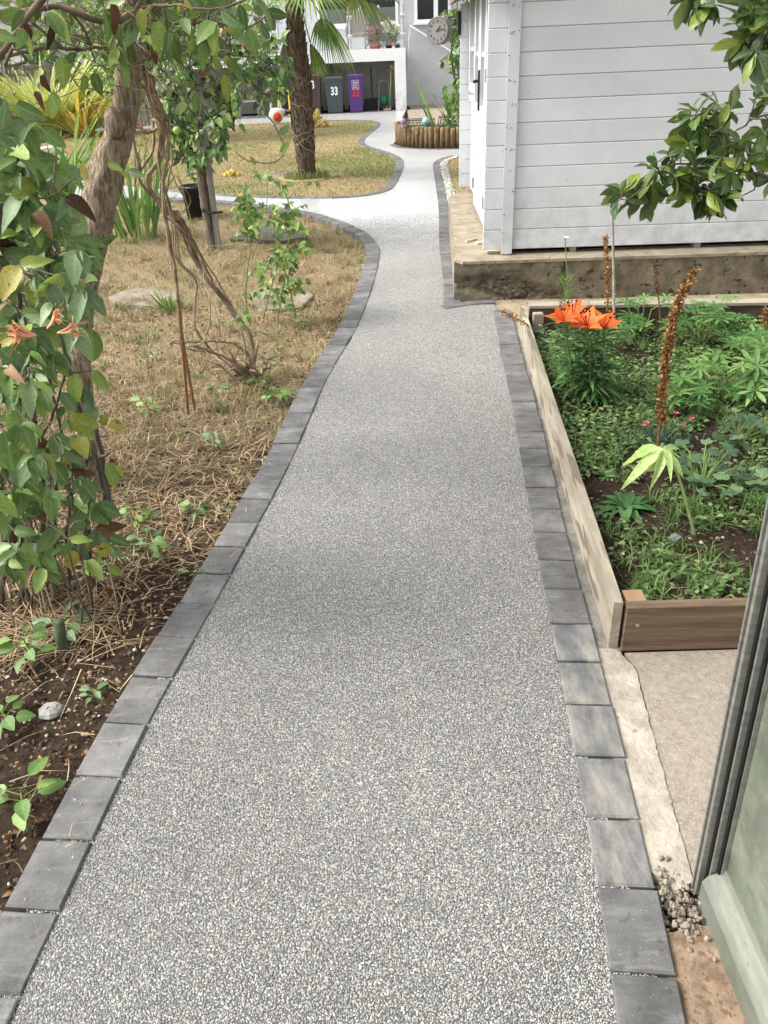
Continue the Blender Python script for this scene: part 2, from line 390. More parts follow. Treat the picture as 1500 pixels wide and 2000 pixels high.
MAT['seed'] = leafmat('dry_seed_head', [(0, '75512f'), (.5, '9b7246'), (1, 'bb9868')], .8, .1, 0, .1)
L_ = leafmat
MAT['lf_honey'] = L_('honeysuckle_leaf', [(0, '4d6634'), (.4, '617c40'), (.75, '779149'), (1, '9caf58')], .4, .25)
MAT['lf_under'] = L_('blue_green_leaf', [(0, '566e48'), (.6, '6c8558'), (1, '839867')], .45, .22)
MAT['lf_yellow'] = L_('yellowing_leaf', [(0, '7f9038'), (.5, '9f9d44'), (1, 'b5a552')], .5, .35, spot='6b4f22')
MAT['lf_brown'] = L_('dead_leaf', [(0, '4a362a'), (.6, '6f523e'), (1, 'a08163')], .75, .12, .1, .15)
MAT['lf_apple'] = L_('apple_leaf', [(0, '2f4a2a'), (.5, '466636'), (.85, '5a7c3f'), (1, '7d9650')], .42, .25)
MAT['lf_light'] = L_('light_leaf', [(0, '5a7c3c'), (.5, '7c9c50'), (1, '9fb768')], .5, .35)
MAT['lf_magn'] = L_('glossy_branch_leaf', [(0, '2e4726'), (.5, '46632d'), (.85, '688034'), (1, '97a23e')], .36, .25, spot='8d8a3a')
MAT['lf_palm'] = L_('palm_leaflet', [(0, '4b6a2c'), (.5, '6d8a3c'), (1, '97a957')], .4, .25, .2)
MAT['lf_sword'] = L_('sword_leaf', [(0, '3f6b2a'), (.6, '5f8a35'), (1, '8aa245')], .45, .3, .2)
MAT['lf_gold'] = L_('golden_sword_leaf', [(0, 'c9a63c'), (.5, 'dfc257'), (1, 'e3d484')], .5, .45, .1)
MAT['lf_lime'] = L_('pale_yellow_green_leaf', [(0, 'a9b557'), (.5, 'c9ce77'), (1, 'dddf9f')], .5, .45, .1)
MAT['lf_lily'] = L_('lily_leaf', [(0, '33582f'), (.6, '4a7440'), (1, '62894f')], .45, .22, .2)
MAT['lf_cover'] = L_('ground_cover_leaf', [(0, '465e37'), (.5, '637f47'), (1, '8fa466')], .55, .3, 0)
MAT['lf_lupin'] = L_('lupin_leaf', [(0, '3f6a33'), (.5, '5a8544'), (1, '84a75c')], .5, .3, .3)
MAT['lf_wilt'] = L_('wilted_pale_leaf', [(0, '9dbb63'), (.5, 'b2cb78'), (1, 'c4d892')], .5, .4, .3)
MAT['lf_colum'] = L_('columbine_leaf', [(0, '41593f'), (.6, '557050'), (1, '718b62')], .5, .25, .2)
MAT['lf_dian'] = L_('dianthus_leaf', [(0, '3e5748'), (1, '5c7866')], .6, .2, 0)
MAT['lf_ivy'] = L_('climber_leaf', [(0, '3b5c2c'), (.5, '587c3b'), (.9, '86a553'), (1, 'b9c889')], .45, .3)
MAT['straw'] = L_('straw', [(0, '685441'), (.5, '988164'), (1, 'c8b492')], .8, .15, 0, .1)
MAT['grass_dry'] = L_('dry_grass', [(0, '80704f'), (.5, '9c8b68'), (.8, 'b3a482'), (1, '7b7d50')], .8, .2, 0, .1)
MAT['grass_green'] = L_('green_grass', [(0, '566638'), (.5, '6d7b42'), (1, '8a9155')], .6, .25, 0, .2)
MAT['orange'] = L_('lily_petal', [(0, 'dd5a1e'), (1, 'ee7a34')], .45, .3, .25, .3)
MAT['anther'] = NT('dark_anther').fin('3b1510', .8)
MAT['pink'] = L_('pink_petal', [(0, 'd23a63'), (1, 'e8668a')], .6, .25, 0, .2)
MAT['crimson'] = L_('crimson_petal', [(0, '8a1030'), (1, 'a81c40')], .6, .2, 0, .2)
MAT['redfl'] = L_('red_petal', [(0, '8f1c18'), (1, 'b02c22')], .6, .2, 0, .2)
MAT['whitefl'] = L_('white_petal', [(0, 'e2dfcf'), (1, 'f0eee2')], .6, .25, 0, .2)
MAT['honeyfl'] = L_('honeysuckle_petal', [(0, 'd9907e'), (.5, 'e6aa86'), (1, 'eccf92')], .5, .3, 0, .3)
MAT['apple'] = pm('green_apple', '7b9a45', '9db15c', 8, .4, .05)
MAT['apple_red'] = pm('blushed_apple', '9a6a4a', 'b98d62', 8, .45, .05)

# ------------------------------------------------------------------ leaf toolkit
def leaf_geo(wd=.45, fold=.18, curl=.25, shape='ovate', seg=5, wav=.03, rseed=0):
    rr = random.Random(rseed); V = [(0, 0, 0)]; rib = [1.0]; F3 = []; F4 = []
    ts = [(i + .6) / (seg + .2) for i in range(seg)]
    for t in ts:
        if shape == 'ovate': wv = math.sin(math.pi * t ** .72) ** .8
        elif shape == 'lance': wv = math.sin(math.pi * t ** .8)
        elif shape == 'obov': wv = math.sin(math.pi * t ** 1.35) ** .85
        elif shape == 'blade': wv = min(1, t * 6) * (1 - t ** 3)
        else: wv = math.sqrt(max(0, 1 - (2 * t - 1) ** 2))
        hw = wd * .5 * wv; z = -curl * t * t
        for sx in (-1, 0, 1):
            V.append((sx * hw * (1 + rr.uniform(-wav, wav) * 2), t, z + (fold * hw * 1.6 if sx else 0) + rr.uniform(-wav, wav) * (1 if sx else 0)))
            rib.append(1.0 if sx == 0 else 0.0)
    V.append((0, 1, -curl)); rib.append(1.0); T = len(V) - 1
    F3 += [(0, 2, 1), (0, 3, 2)]
    for i in range(seg - 1):
        a = 1 + i * 3; F4 += [(a, a + 1, a + 4, a + 3), (a + 1, a + 2, a + 5, a + 4)]
    a = 1 + (seg - 1) * 3; F3 += [(a, a + 1, T), (a + 1, a + 2, T)]
    return np.array(V, np.float32), np.array(F3), np.array(F4), np.array(rib, np.float32)
def leafset(name, mat, n=4, weight=1, **kw):
    """[(mesh, geo, weight)]"""
    out = []
    for i in range(n):
        k = dict(kw); k['curl'] = kw.get('curl', .25) * random.uniform(.3, 1.7); k['fold'] = kw.get('fold', .18) * random.uniform(.4, 1.8); k['wd'] = kw.get('wd', .45) * random.uniform(.85, 1.15)
        g = leaf_geo(rseed=random.random(), **k); V, F3, F4, rb = g
        out.append((np_mesh(name, V, [F3, F4], mat, rib=rb), g, weight / n, mat))
    return out
def orient(d, n):
    y = Vector(d).normalized(); n = Vector(n); z = n - y * n.dot(y)
    if z.length < 1e-4: z = y.orthogonal()
    z.normalize(); x = y.cross(z); return Matrix((x, y, z)).transposed()
def pick(ls):
    r = random.random() * sum(l[2] for l in ls)
    for l in ls:
        r -= l[2]
        if r <= 0: return l
    return ls[-1]
def merge(name, geo, places, mat, parent, kind='stuff'):
    V, F3, F4, rb = geo if not isinstance(geo, list) else geo[0]
    if not places: return None
    o = wpos(parent) if parent is not None else Vector()
    n = len(places); M = np.array([np.array(m) * s for (p, m, s) in places]); P = np.array([tuple(p - o) for (p, m, s) in places])
    A = np.einsum('nij,vj->nvi', M, V) + P[:, None, :]; k = len(V); off = (np.arange(n) * k)[:, None, None]
    me = np_mesh(name, A.reshape(-1, 3), [(F3[None] + off).reshape(-1, 3), (F4[None] + off).reshape(-1, 4)], mat, tint=np.repeat(rng.random(n), k), rib=np.tile(rb, n))
    return link(name, me, parent, kind=kind)
def put_leaves(root, ls, places, limit=300, name='leaf', rest='foliage'):
    """places: (pos, dir, normal, size[, set])"""
    places = sorted(places, key=lambda p: (p[0] - CAM).length - p[3] * 5); o = wpos(root); todo = {}
    for i, p in enumerate(places):
        l = pick(p[4] if len(p) > 4 and p[4] else ls); m = orient(p[1], p[2])
        if i < limit:
            ob = link(name, l[0], root); mm = m.to_4x4() @ Matrix.Scale(p[3], 4); mm.translation = p[0] - o; ob.matrix_local = mm
        else: todo.setdefault(l[3].name, [l, []])[1].append((p[0], m, p[3]))
    for l, q in todo.values(): merge(rest, l[1], q, l[3], root)
def rv(s=1.0): return Vector((random.gauss(0, s), random.gauss(0, s), random.gauss(0, s)))
def wob(a, b, k, amp, sag=0.0):
    a = Vector(a); b = Vector(b); L = (b - a).length; out = []
    for i in range(k + 1):
        t = i / k; p = a.lerp(b, t); e = math.sin(math.pi * t); p = p + rv(amp * L) * e; p.z += sag * L * e; out.append(p)
    return out
def nearest(mains, T):
    best = None
    for pts, _ in mains:
        for i, p in enumerate(pts):
            d = (p - T).length
            if best is None or d < best[0]: best = (d, p)
    return best[1]
def grow(mb, mains, targets, size, gap=.05, r=.003, start=.35, pair=True, droop=.35, up=.5, face=.35, spread=.9, sag=.08, terminal=True):
    """twigs from the nearest main stem to each target; returns leaf places"""
    out = []
    for T in targets:
        S = nearest(mains, T); L = (T - S).length
        if L < .02: continue
        P = wob(S, T, 4, .05, sag); mb.tube(P, [r * 1.3, r * 1.2, r, r * .8, r * .5], 4)
        n = max(1, int(L * (1 - start) / gap))
        for i in range(n + 1):
            t = start + (1 - start) * (i / max(n, 1)) if n else 1; f = t * 4; j = min(int(f), 3); p = P[j].lerp(P[j + 1], f - j); d = (P[j + 1] - P[j]).normalized()
            side = d.cross(Vector((0, 0, 1)) + rv(.5)); side = side.normalized() if side.length > 1e-3 else Vector((1, 0, 0))
            for s in ((1, -1) if pair else (random.choice((1, -1)),)):
                ld = d * .45 + side * s * spread + rv(.28) + Vector((0, 0, -droop))
                nn = Vector((0, 0, up)) + (CAM - p).normalized() * face + rv(.35)
                out.append((p, ld, nn, size * random.uniform(.45, 1.25)))
        if terminal: out.append((T, (P[4] - P[3]).normalized() + rv(.3) + Vector((0, 0, -droop)), Vector((0, 0, up)) + (CAM - T).normalized() * face + rv(.3), size))
    return out
def region(n, poly, y0, y1):
    return [AY(p[0], p[1], random.uniform(y0, y1)) for p in fill(poly, n)]
def pxline(pts, Y, k=0):
    """pts (px,py[,dY]) at depth Y -> smooth polyline"""
    P = [AY(p[0], p[1], Y + (p[2] if len(p) > 2 else 0)) for p in pts]
    return catmull(P, .12) if len(P) > 2 else P
def taper(P, a, b): return [a + (b - a) * i / (len(P) - 1) for i in range(len(P))]
def blades(name, P, h, wd, lean, mat, parent=None, lie=False, label=None, cat=None):
    """grass: bent two-part blades. P (n,3)"""
    n = len(P); an = rng.random(n) * 2 * np.pi; dx, dy = np.cos(an), np.sin(an); h = h * (.55 + .9 * rng.random(n)); wd = wd * (.7 + .6 * rng.random(n)); ln = lean * (.4 + 1.2 * rng.random(n))
    sx, sy = -dy * wd / 2, dx * wd / 2
    if lie:
        zz = .012 + rng.random(n) * .02; r2 = (rng.random(n) - .5) * .6
        b = P + np.stack([0 * h, 0 * h, zz * .6], 1); m = P + np.stack([dx * h * .5, dy * h * .5, zz + h * .06], 1)
        t = P + np.stack([dx * h - dy * h * r2 * .5, dy * h + dx * h * r2 * .5, zz * .5 + rng.random(n) * .02], 1)
    else:
        b = P; m = P + np.stack([dx * h * ln * .3, dy * h * ln * .3, h * .6], 1); t = P + np.stack([dx * h * ln, dy * h * ln, h * (1 - .25 * ln)], 1)
    s = np.stack([sx, sy, 0 * sx], 1)
    V = np.stack([b - s, b + s, m - s * .8, m + s * .8, t], 1).reshape(-1, 3); o = (np.arange(n) * 5)[:, None]
    q = o + np.array([[0, 1, 3, 2]]); tr = o + np.array([[2, 3, 4]])
    ob = link(name, np_mesh(name, V, [tr, q], mat, tint=np.repeat(rng.random(n), 5)), parent, kind='stuff')
    return tag(ob, label, cat)
def hnoise(x, y, s=1.0):
    return (np.sin(x * 3.1 * s + 1.3) * np.cos(y * 2.7 * s + .4) + .5 * np.sin(x * 7.3 * s + y * 5.1 * s) + .35 * np.sin(x * 13.7 * s - y * 11.3 * s + 2) + .25 * np.sin(x * 29 * s + y * 23 * s)) / 2.1
def grid_sheet(name, x0, x1, y0, y1, step, zf, mat, mask=None):
    nx, ny = int((x1 - x0) / step) + 1, int((y1 - y0) / step) + 1
    X, Y = np.meshgrid(np.linspace(x0, x1, nx), np.linspace(y0, y1, ny)); Z = zf(X, Y)
    V = np.stack([X, Y, Z], -1).reshape(-1, 3); i = np.arange(nx * ny).reshape(ny, nx)
    F = np.stack([i[:-1, :-1], i[:-1, 1:], i[1:, 1:], i[1:, :-1]], -1).reshape(-1, 4)
    if mask is not None: F = F[mask(V[F].mean(1))]
    return np_mesh(name, V, F, mat)
def rough(poly, amp=.004, step=.03):
    out = []
    for a, b in zip(poly, poly[1:] + poly[:1]):
        n = max(1, int(math.dist(a, b) / step))
        for i in range(n): t = i / n; out.append((a[0] + (b[0] - a[0]) * t + random.gauss(0, amp), a[1] + (b[1] - a[1]) * t + random.gauss(0, amp)))
    return out
def text_mesh(s, size, mat, sx=1.0, bold=0.0):
    cu = bpy.data.curves.new('txt', 'FONT'); cu.body = s; cu.size = size; cu.align_x = 'CENTER'; cu.align_y = 'CENTER'; cu.extrude = .001; cu.offset = bold
    o = bpy.data.objects.new('txt', cu); col.objects.link(o); bpy.context.view_layer.update()
    me = bpy.data.meshes.new_from_object(o.evaluated_get(bpy.context.evaluated_depsgraph_get()))
    bpy.data.objects.remove(o); me.materials.clear(); me.materials.append(mat)
    if sx != 1: me.transform(Matrix.Diagonal((sx, 1, 1, 1)))
    return me

# ================================================================== THE SETTING
tag(link('ground', MB().prism([(-120, -40), (120, -40), (120, 160), (-120, 160)], -.4, -.14).mesh('ground', MAT['ground'])), kind='structure')
PL = [(-.85, -1.5), (-.79, .4), (-.766, .86), (-.74, 1.117), (-.676, 1.679), (-.548, 2.42), (-.411, 3.289), (-.288, 4.335), (-.128, 5.294), (-.011, 6.369), (.064, 7.463), (.053, 7.96), (-.059, 8.57), (-.373, 9.377), (-.891, 10.187), (-1.898, 11.118), (-2.686, 11.6), (-4.07, 11.95), (-5.4, 13.4), (-6.7, 15.6), (-8.6, 18.6)]
PR1 = [(.29, -1.5), (.37, .5), (.396, .812), (.437, 1.172), (.503, 1.881), (.565, 2.622), (.675, 3.773), (.753, 4.742), (.832, 5.62)]
PR2 = [(.494, 5.72), (.56, 6.6), (.633, 7.79), (.811, 10.111), (1.0, 13.4), (1.08, 14.3), (1.30, 14.95), (1.65, 15.2), (3.2, 15.25)]
LW = [(-8, 20.2), (-6.9, 17.7), (-5.24, 14.9), (-4.0, 13.35), (-2.87, 12.4), (-1.8, 11.6), (-.83, 11.16), (-.22, 11.1), (.134, 11.47), (.30, 12.5), (.447, 14.2), (.44, 15.1), (.3, 15.98), (-.1, 17.4), (-.2, 18.7), (-.02, 20.6), (.21, 22.7), (.12, 24.1), (-.4, 24.9), (-1.7, 25.3), (-4, 25.2), (-8, 25.0)]
V3 = lambda P, z=0.0: [Vector((p[0], p[1], z)) for p in P]
plc, pr1c, pr2c, lwc = (catmull(V3(P), .4) for P in (PL, PR1, PR2, LW))
path_poly = [p for p in plc] + [p for p in lwc] + V3([(-8, 28.9), (1.0, 28.9), (1.25, 28.3), (.98, 25), (.8, 21), (.62, 18.6), (.5, 17.6), (.62, 16.9), (.95, 16.5), (1.4, 16.25), (3.2, 16.1)]) + pr2c[::-1] + pr1c[::-1]
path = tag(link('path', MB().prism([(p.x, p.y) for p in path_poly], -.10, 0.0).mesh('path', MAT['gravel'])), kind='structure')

def pebble_bed():
    """resin-bound pebbles: small square patches of real pebbles, instanced over the near path"""
    S_ = .12; src = []
    ring = np.array([[math.cos(a), math.sin(a), 0] for a in np.arange(6) * math.pi / 3]); unit = np.vstack([ring * [1, 1, 0] + [0, 0, -.25], ring * [.8, .8, 0] + [0, 0, .38], [[0, 0, .62]]])
    fq = np.array([[i, (i + 1) % 6, 6 + (i + 1) % 6, 6 + i] for i in range(6)]); ft = np.array([[6 + i, 6 + (i + 1) % 6, 12] for i in range(6)])
    LEV = [1.0] * 5 + [.84, .68, .52, .36, .2, .08]
    for vi in range(len(LEV)):
        sp = S_ / 25; g = np.array([((i + .25 + (j % 2) * .5) * sp, (j + .5) * S_ / 29) for j in range(29) for i in range(25)]) - S_ / 2; g = g + rng.normal(0, sp * .2, g.shape); g = g[rng.random(len(g)) < LEV[vi]]; n = len(g)
        sz = sp * rng.uniform(.42, .68, n); an = rng.random(n) * 6.28; c_, s_ = np.cos(an), np.sin(an); A = unit[None] * sz[:, None, None] * np.stack([np.ones(n), rng.uniform(.68, 1, n), rng.uniform(.6, 1.0, n)], 1)[:, None, :]; A = A * (1 + .13 * rng.standard_normal(A.shape[:2] + (1,)))
        A = np.stack([A[..., 0] * c_[:, None] - A[..., 1] * s_[:, None], A[..., 0] * s_[:, None] + A[..., 1] * c_[:, None], A[..., 2]], -1); A[..., :2] += g[:, None, :]; A[..., 2] += rng.normal(.0002, .0005, n)[:, None]
        off = (np.arange(n) * 13)[:, None, None]; src.append(bpy.data.objects.new('pebble_patch', np_mesh('pebble_patch', A.reshape(-1, 3), [(ft[None] + off).reshape(-1, 3), (fq[None] + off).reshape(-1, 4)], MAT['pebble'], tint=np.repeat(rng.random(n), 13))))
    pts = []; poly = np.array([(p.x, p.y) for p in path_poly])
    gx_, gy_ = np.meshgrid(np.arange(-1.0, 1.2, S_), np.arange(.5, PEB_END, S_)); gx_, gy_ = gx_.ravel(), gy_.ravel(); hit = np.zeros(len(gx_), bool)
    for a in (-1, 0, 1):
        for b in (-1, 0, 1): hit |= inpoly(np.stack([gx_ + a * S_ * .42, gy_ + b * S_ * .42], 1), poly)
    gx_, gy_ = gx_[hit], gy_[hit]; pts = [(float(x), float(y), 0) for x, y in zip(gx_, gy_)]
    lev = np.clip((gy_ - (PEB_END - 3.0)) / 3.0 * 6 + rng.uniform(-.5, .5, len(gy_)), 0, 6); lev = np.round(lev).astype(int); idx = np.where(lev == 0, rng.integers(0, 5, len(gy_)), 4 + lev)
    me = bpy.data.meshes.new('resin_pebbles'); me.from_pydata(pts, [], []); at_ = me.attributes.new('idx', 'INT', 'POINT'); at_.data.foreach_set('value', idx.astype(np.int32)); o = link('resin_pebbles', me, path, kind='stuff')
    ng = bpy.data.node_groups.new('lay_pebbles', 'GeometryNodeTree'); ng.interface.new_socket('Geometry', in_out='INPUT', socket_type='NodeSocketGeometry'); ng.interface.new_socket('Geometry', in_out='OUTPUT', socket_type='NodeSocketGeometry')
    N_ = ng.nodes.new; i_ = N_('NodeGroupInput'); o_ = N_('NodeGroupOutput'); ip = N_('GeometryNodeInstanceOnPoints'); jn = N_('GeometryNodeGeometryToInstance'); ip.inputs['Pick Instance'].default_value = True
    for sobj in src:
        oi = N_('GeometryNodeObjectInfo'); oi.inputs['Object'].default_value = sobj; oi.inputs['As Instance'].default_value = True; ng.links.new(oi.outputs['Geometry'], jn.inputs[0])
    jg = N_('GeometryNodeJoinGeometry'); ng.nodes.remove(jn)
    for nd in [n for n in ng.nodes if n.bl_idname == 'GeometryNodeObjectInfo'][::-1]: ng.links.new(nd.outputs['Geometry'], jg.inputs[0])
    na = N_('GeometryNodeInputNamedAttribute'); na.data_type = 'INT'; na.inputs['Name'].default_value = 'idx'
    r4 = N_('FunctionNodeRandomValue'); r4.data_type = 'INT'
    for k_ in r4.inputs:
        if k_.type == 'INT' and k_.name == 'Max': k_.default_value = 3
        if k_.type == 'INT' and k_.name == 'Min': k_.default_value = 0
        if k_.name == 'Seed': k_.default_value = 5
    mu = N_('ShaderNodeMath'); mu.operation = 'MULTIPLY'; mu.inputs[1].default_value = math.pi / 2; cx = N_('ShaderNodeCombineXYZ')
    L = ng.links.new; io = lambda n: [x for x in n.outputs if x.type == 'INT' and x.enabled][0]
    L(i_.outputs[0], ip.inputs['Points']); L(jg.outputs[0], ip.inputs['Instance']); L(na.outputs['Attribute'], ip.inputs['Instance Index']); L(io(r4), mu.inputs[0]); L(mu.outputs[0], cx.inputs[2]); L(cx.outputs[0], ip.inputs['Rotation']); L(ip.outputs[0], o_.inputs[0])
    md = o.modifiers.new('lay', 'NODES'); md.node_group = ng
def blocks(line, side, wd, step, mat=None, top=.0085, stain=None, gap=.008, z0=-.11, jit=.06, lo=0.0):
    """edging blocks along a line; side +1 = to the left of the direction of travel"""
    P = catmull(V3(line), .1); L = resample(P, .01); i = 0; n = len(L)
    while True:
        s = step * (1 + random.uniform(-jit, jit)); k = int(round(s / .01))
        if i + k >= n: break
        a, b = L[i], L[i + k]
        na = (L[min(i + 2, n - 1)] - L[max(i - 2, 0)]).normalized(); nb = (L[min(i + k + 2, n - 1)] - L[i + k - 2]).normalized()
        oa = Vector((-na.y, na.x, 0)) * side; ob = Vector((-nb.y, nb.x, 0)) * side; d = (b - a).normalized() * gap / 2
        w1 = wd + random.uniform(-.003, .003)
        q = [a + d + oa * .002, b - d + ob * .002, b - d + ob * w1, a + d + oa * w1]
        if side < 0: q = q[::-1]
        c = sum(q, Vector()) / 4; zt = top + random.uniform(-.0025, .0025); ch = .004; tl = random.uniform(-.002, .002)
        vs = [Vector((p.x, p.y, z0)) for p in q] + [Vector((p.x, p.y, zt - ch)) for p in q]
        for p in q:
            v = c - p; v = v.normalized() * ch * 1.4; vs.append(Vector((p.x + v.x, p.y + v.y, zt + (tl if p is q[0] or p is q[1] else -tl))))
        fs = [[k2 * 4 + j, k2 * 4 + (j + 1) % 4, k2 * 4 + 4 + (j + 1) % 4, k2 * 4 + 4 + j] for k2 in (0, 1) for j in range(4)] + [[8, 9, 10, 11]]
        m = mat or MAT['paver']
        if stain and stain(c): m = MAT['paver_stain']
        mb = MB((c.x, c.y, 0)); mb.add(vs, fs); o = mb.build('paving_block', m, path)
        i += k
blocks(PL[:18], 1, .128, .186)
blocks(PR1, -1, .128, .186, stain=lambda c: 1.05 < c.y < 1.95)
blocks(PR2[:9], -1, .125, .19, jit=.15)
blocks(LW[4:20], -1, .13, .2)
blocks([(.5, 5.64), (.70, 5.72), (.96, 5.74)], 1, .09, .2, top=.011)       # cross row before the shed base
blocks([(.55, 17.6), (.66, 16.98), (.98, 16.58), (1.4, 16.34), (2.4, 16.2)], -1, .12, .2)   # kerb round the log planter

# soil to the left of the path and dry lawns
def soilz(X, Y): return -.045 + .018 * hnoise(X, Y, 1.4) + .008 * hnoise(X * 3, Y * 3, 2.0) + .005 * hnoise(X * 8 + 1, Y * 8, 2.6) * (Y < 5)
soil = tag(link('garden_bed', grid_sheet('garden_bed', -9, .2, -1.6, 13, .028, soilz, MAT['soil'])), kind='structure')
def zs(x, y): return float(soilz(np.array(x), np.array(y)))
lawn_poly = [(p.x, p.y) for p in lwc]
tag(link('lawn', MB().prism(lawn_poly, -.1, -.006).mesh('lawn', MAT['lawn'])), kind='structure')
strip_poly = [(p.x + .12, p.y) for p in pr2c if 8.4 < p.y < 14.2] + [(1.25, 14.75), (2.9, 14.95), (2.9, 9.3), (1.0, 9.0), (.9, 8.4)]
tag(link('lawn_strip', MB().prism(strip_poly, -.1, -.008).mesh('lawn_strip', MAT['lawn'])), kind='structure')
tag(link('rear_paving', MB().prism([(.9, 18.5), (1.05, 21), (1.3, 28.35), (1.42, 28.3), (1.45, 32.5), (6, 32.5), (6, 18.2), (2.6, 18.2)], -.1, .012).mesh('rear_paving', MAT['conc_pale'])), kind='structure')

# pale mortar strip and slab in front of the raised bed
tag(link('mortar_strip', MB().prism(rough([(.60, 1.9), (.69, 1.885), (.722, 1.80), (.682, 1.45), (.645, 1.10), (.60, 1.08), (.56, 1.13), (.55, 1.32), (.57, 1.5), (.59, 1.75)], .0014, .012), -.1, -.003).mesh('mortar_strip', MAT['mortar'])), kind='structure')
tag(link('concrete_slab', MB().prism([(.712, 1.872), (1.9, 1.85), (1.9, -1.5), (.70, -1.5), (.70, 1.0), (.648, 1.10), (.683, 1.45), (.728, 1.80)], -.1, -.007).mesh('concrete_slab', MAT['slab'])), kind='structure')
mh = MB(); a, b = V3(PR1)[4:8:3]
P = catmull(V3(PR1), .1); edge = [p for p in P if 1.85 < p.y < 5.2]
poly = [(p.x + .118, p.y) for p in edge] + [(p.x + .2, p.y) for p in edge[::-1]]
tag(link('mortar_haunch', mh.prism(poly, -.1, -.004).mesh('mortar_haunch', pm('grey_mortar', '6e6c66', '8f8b82', 14, .95, .8, 60, dist=.02))), kind='structure')
tag(link('threshold_slab', MB().prism(rough([(.525, .985), (.645, 1.0), (.655, .4), (.64, -1.5), (.44, -1.5), (.50, .5)], .003, .02), -.1, -.004).mesh('threshold_slab', MAT['rustconc'])), kind='structure')
# the broken corner: loose mortar crumbs
mb = MB()
for i in range(300):
    p = Vector((random.gauss(.60, .022), random.gauss(1.06, .045), 0)); 
    if p.x < .562 + (1.1 - p.y) * -.15: continue
    mb.ball((p.x, p.y, random.uniform(-.03, .004)), random.uniform(.002, .0075), 6, 4, .42)
tag(mb.build('mortar_rubble', pm('rubble_mortar', '756c5f', '9c9385', 40, .95, .5, 90), None, kind='stuff'), 'crumbled pale mortar at the foot of the greenhouse post', 'rubble')
tag(link('dirt_pocket', MB().prism([(.545, 1.2), (.68, 1.15), (.68, .9), (.53, .9)], -.1, -.03).mesh('dirt_pocket', MAT['bedsoil'])), kind='structure')

# ================================================================== SHED
SA = R(-2.7); SO = Vector((.95, 6.0, 0)); su = Vector((math.cos(SA), math.sin(SA), 0)); sv = Vector((-math.sin(SA), math.cos(SA), 0)); SM = Matrix((su, sv, Vector((0, 0, 1)))).transposed()
def S(u, v, z): return SO + su * u + sv * v + Vector((0, 0, z))
# concrete plinth under the shed
pl = thing('concrete_plinth', S(1.2, 0, 0), 'rough brown concrete plinth with broken stony face under the grey shed', 'plinth')
def rough_face(u0, u1, z0, z1, v, amp, nu, nz, seed):
    rr = np.random.default_rng(seed); U, Z = np.meshgrid(np.linspace(u0, u1, nu), np.linspace(z0, z1, nz)); D = rr.random(U.shape)
    return U, Z, D
U, Z, D = rough_face(-.36, 3.0, -.06, .262, 0, 1, 170, 26, 3)
crumb = np.clip(np.sin(U * 9 + 1.2) * .5 + np.sin(Z * 22 + U * 4) * .6 - .1 + (U < .45) * .5, 0, 1) * (U < .42) * (Z < .2)
off = -.165 - .0015 * D + crumb * (.05 * D + .02) + (np.abs(U - .43) < .012) * .03 + .004 * hnoise(U * 3, Z * 5, 2)
Vv = np.stack([U, off, Z], -1).reshape(-1, 3); i = np.arange(U.size).reshape(U.shape)
F = np.stack([i[:-1, :-1], i[:-1, 1:], i[1:, 1:], i[1:, :-1]], -1).reshape(-1, 4)
W = np.array([tuple(S(*p) - wpos(pl)) for p in Vv]); link('front_face', np_mesh('front_face', W, F, pm('plinth_face', '585041', '7f7664', 9, .95, .6, 70, spots=(20, '3b3427', .62), dist=.012), smooth=True), pl)
top = MB(S(1.2, 0, 0)); top.prism([tuple(S(*p, 0))[:2] for p in ((-.355, -.07), (3.0, -.07), (3.0, 3.4), (-.05, 3.4), (-.06, 3.12), (-.21, 3.0), (-.275, 2.6), (-.315, 1.2))], -.05, .262); top.build('core', MAT['conc_pale'], pl)
cap = MB(S(1.2, 0, 0)); cap.prism([tuple(S(*p, 0))[:2] for p in ((-.30, -.172), (.1, -.176), (.6, -.17), (1.2, -.178), (2.0, -.172), (3.0, -.176), (3.0, 3.38), (-.045, 3.38), (-.055, 3.1), (-.20, 2.98), (-.265, 2.6), (-.305, 1.2), (-.345, -.1))], .262, .282); cap.build('screed', MAT['conc_pale'], pl)
shed = thing('garden_shed', S(1.4, 1.6, .28), 'pale grey timber summerhouse of horizontal boards with glazed front doors', 'shed')
EXP = .1392; Z0 = .318
def boardbox(c, d, name='board', m='paint', ch=.0045): 
    b = MB(c); b.box(c, d, SM, ch); return b.build(name, MAT[m], shed)
for i in range(14):                                    # side wall facing the bed: boards run through the corner
    z = Z0 + EXP * (i + .5)
    boardbox(S(1.43, .035, z), (3.14, .044, EXP - .0022))
for i in range(12):                                    # far gable and short wall ends
    z = Z0 + EXP * (i + .5)
    boardbox(S(1.43, 3.165, z), (3.14, .044, EXP - .0022))
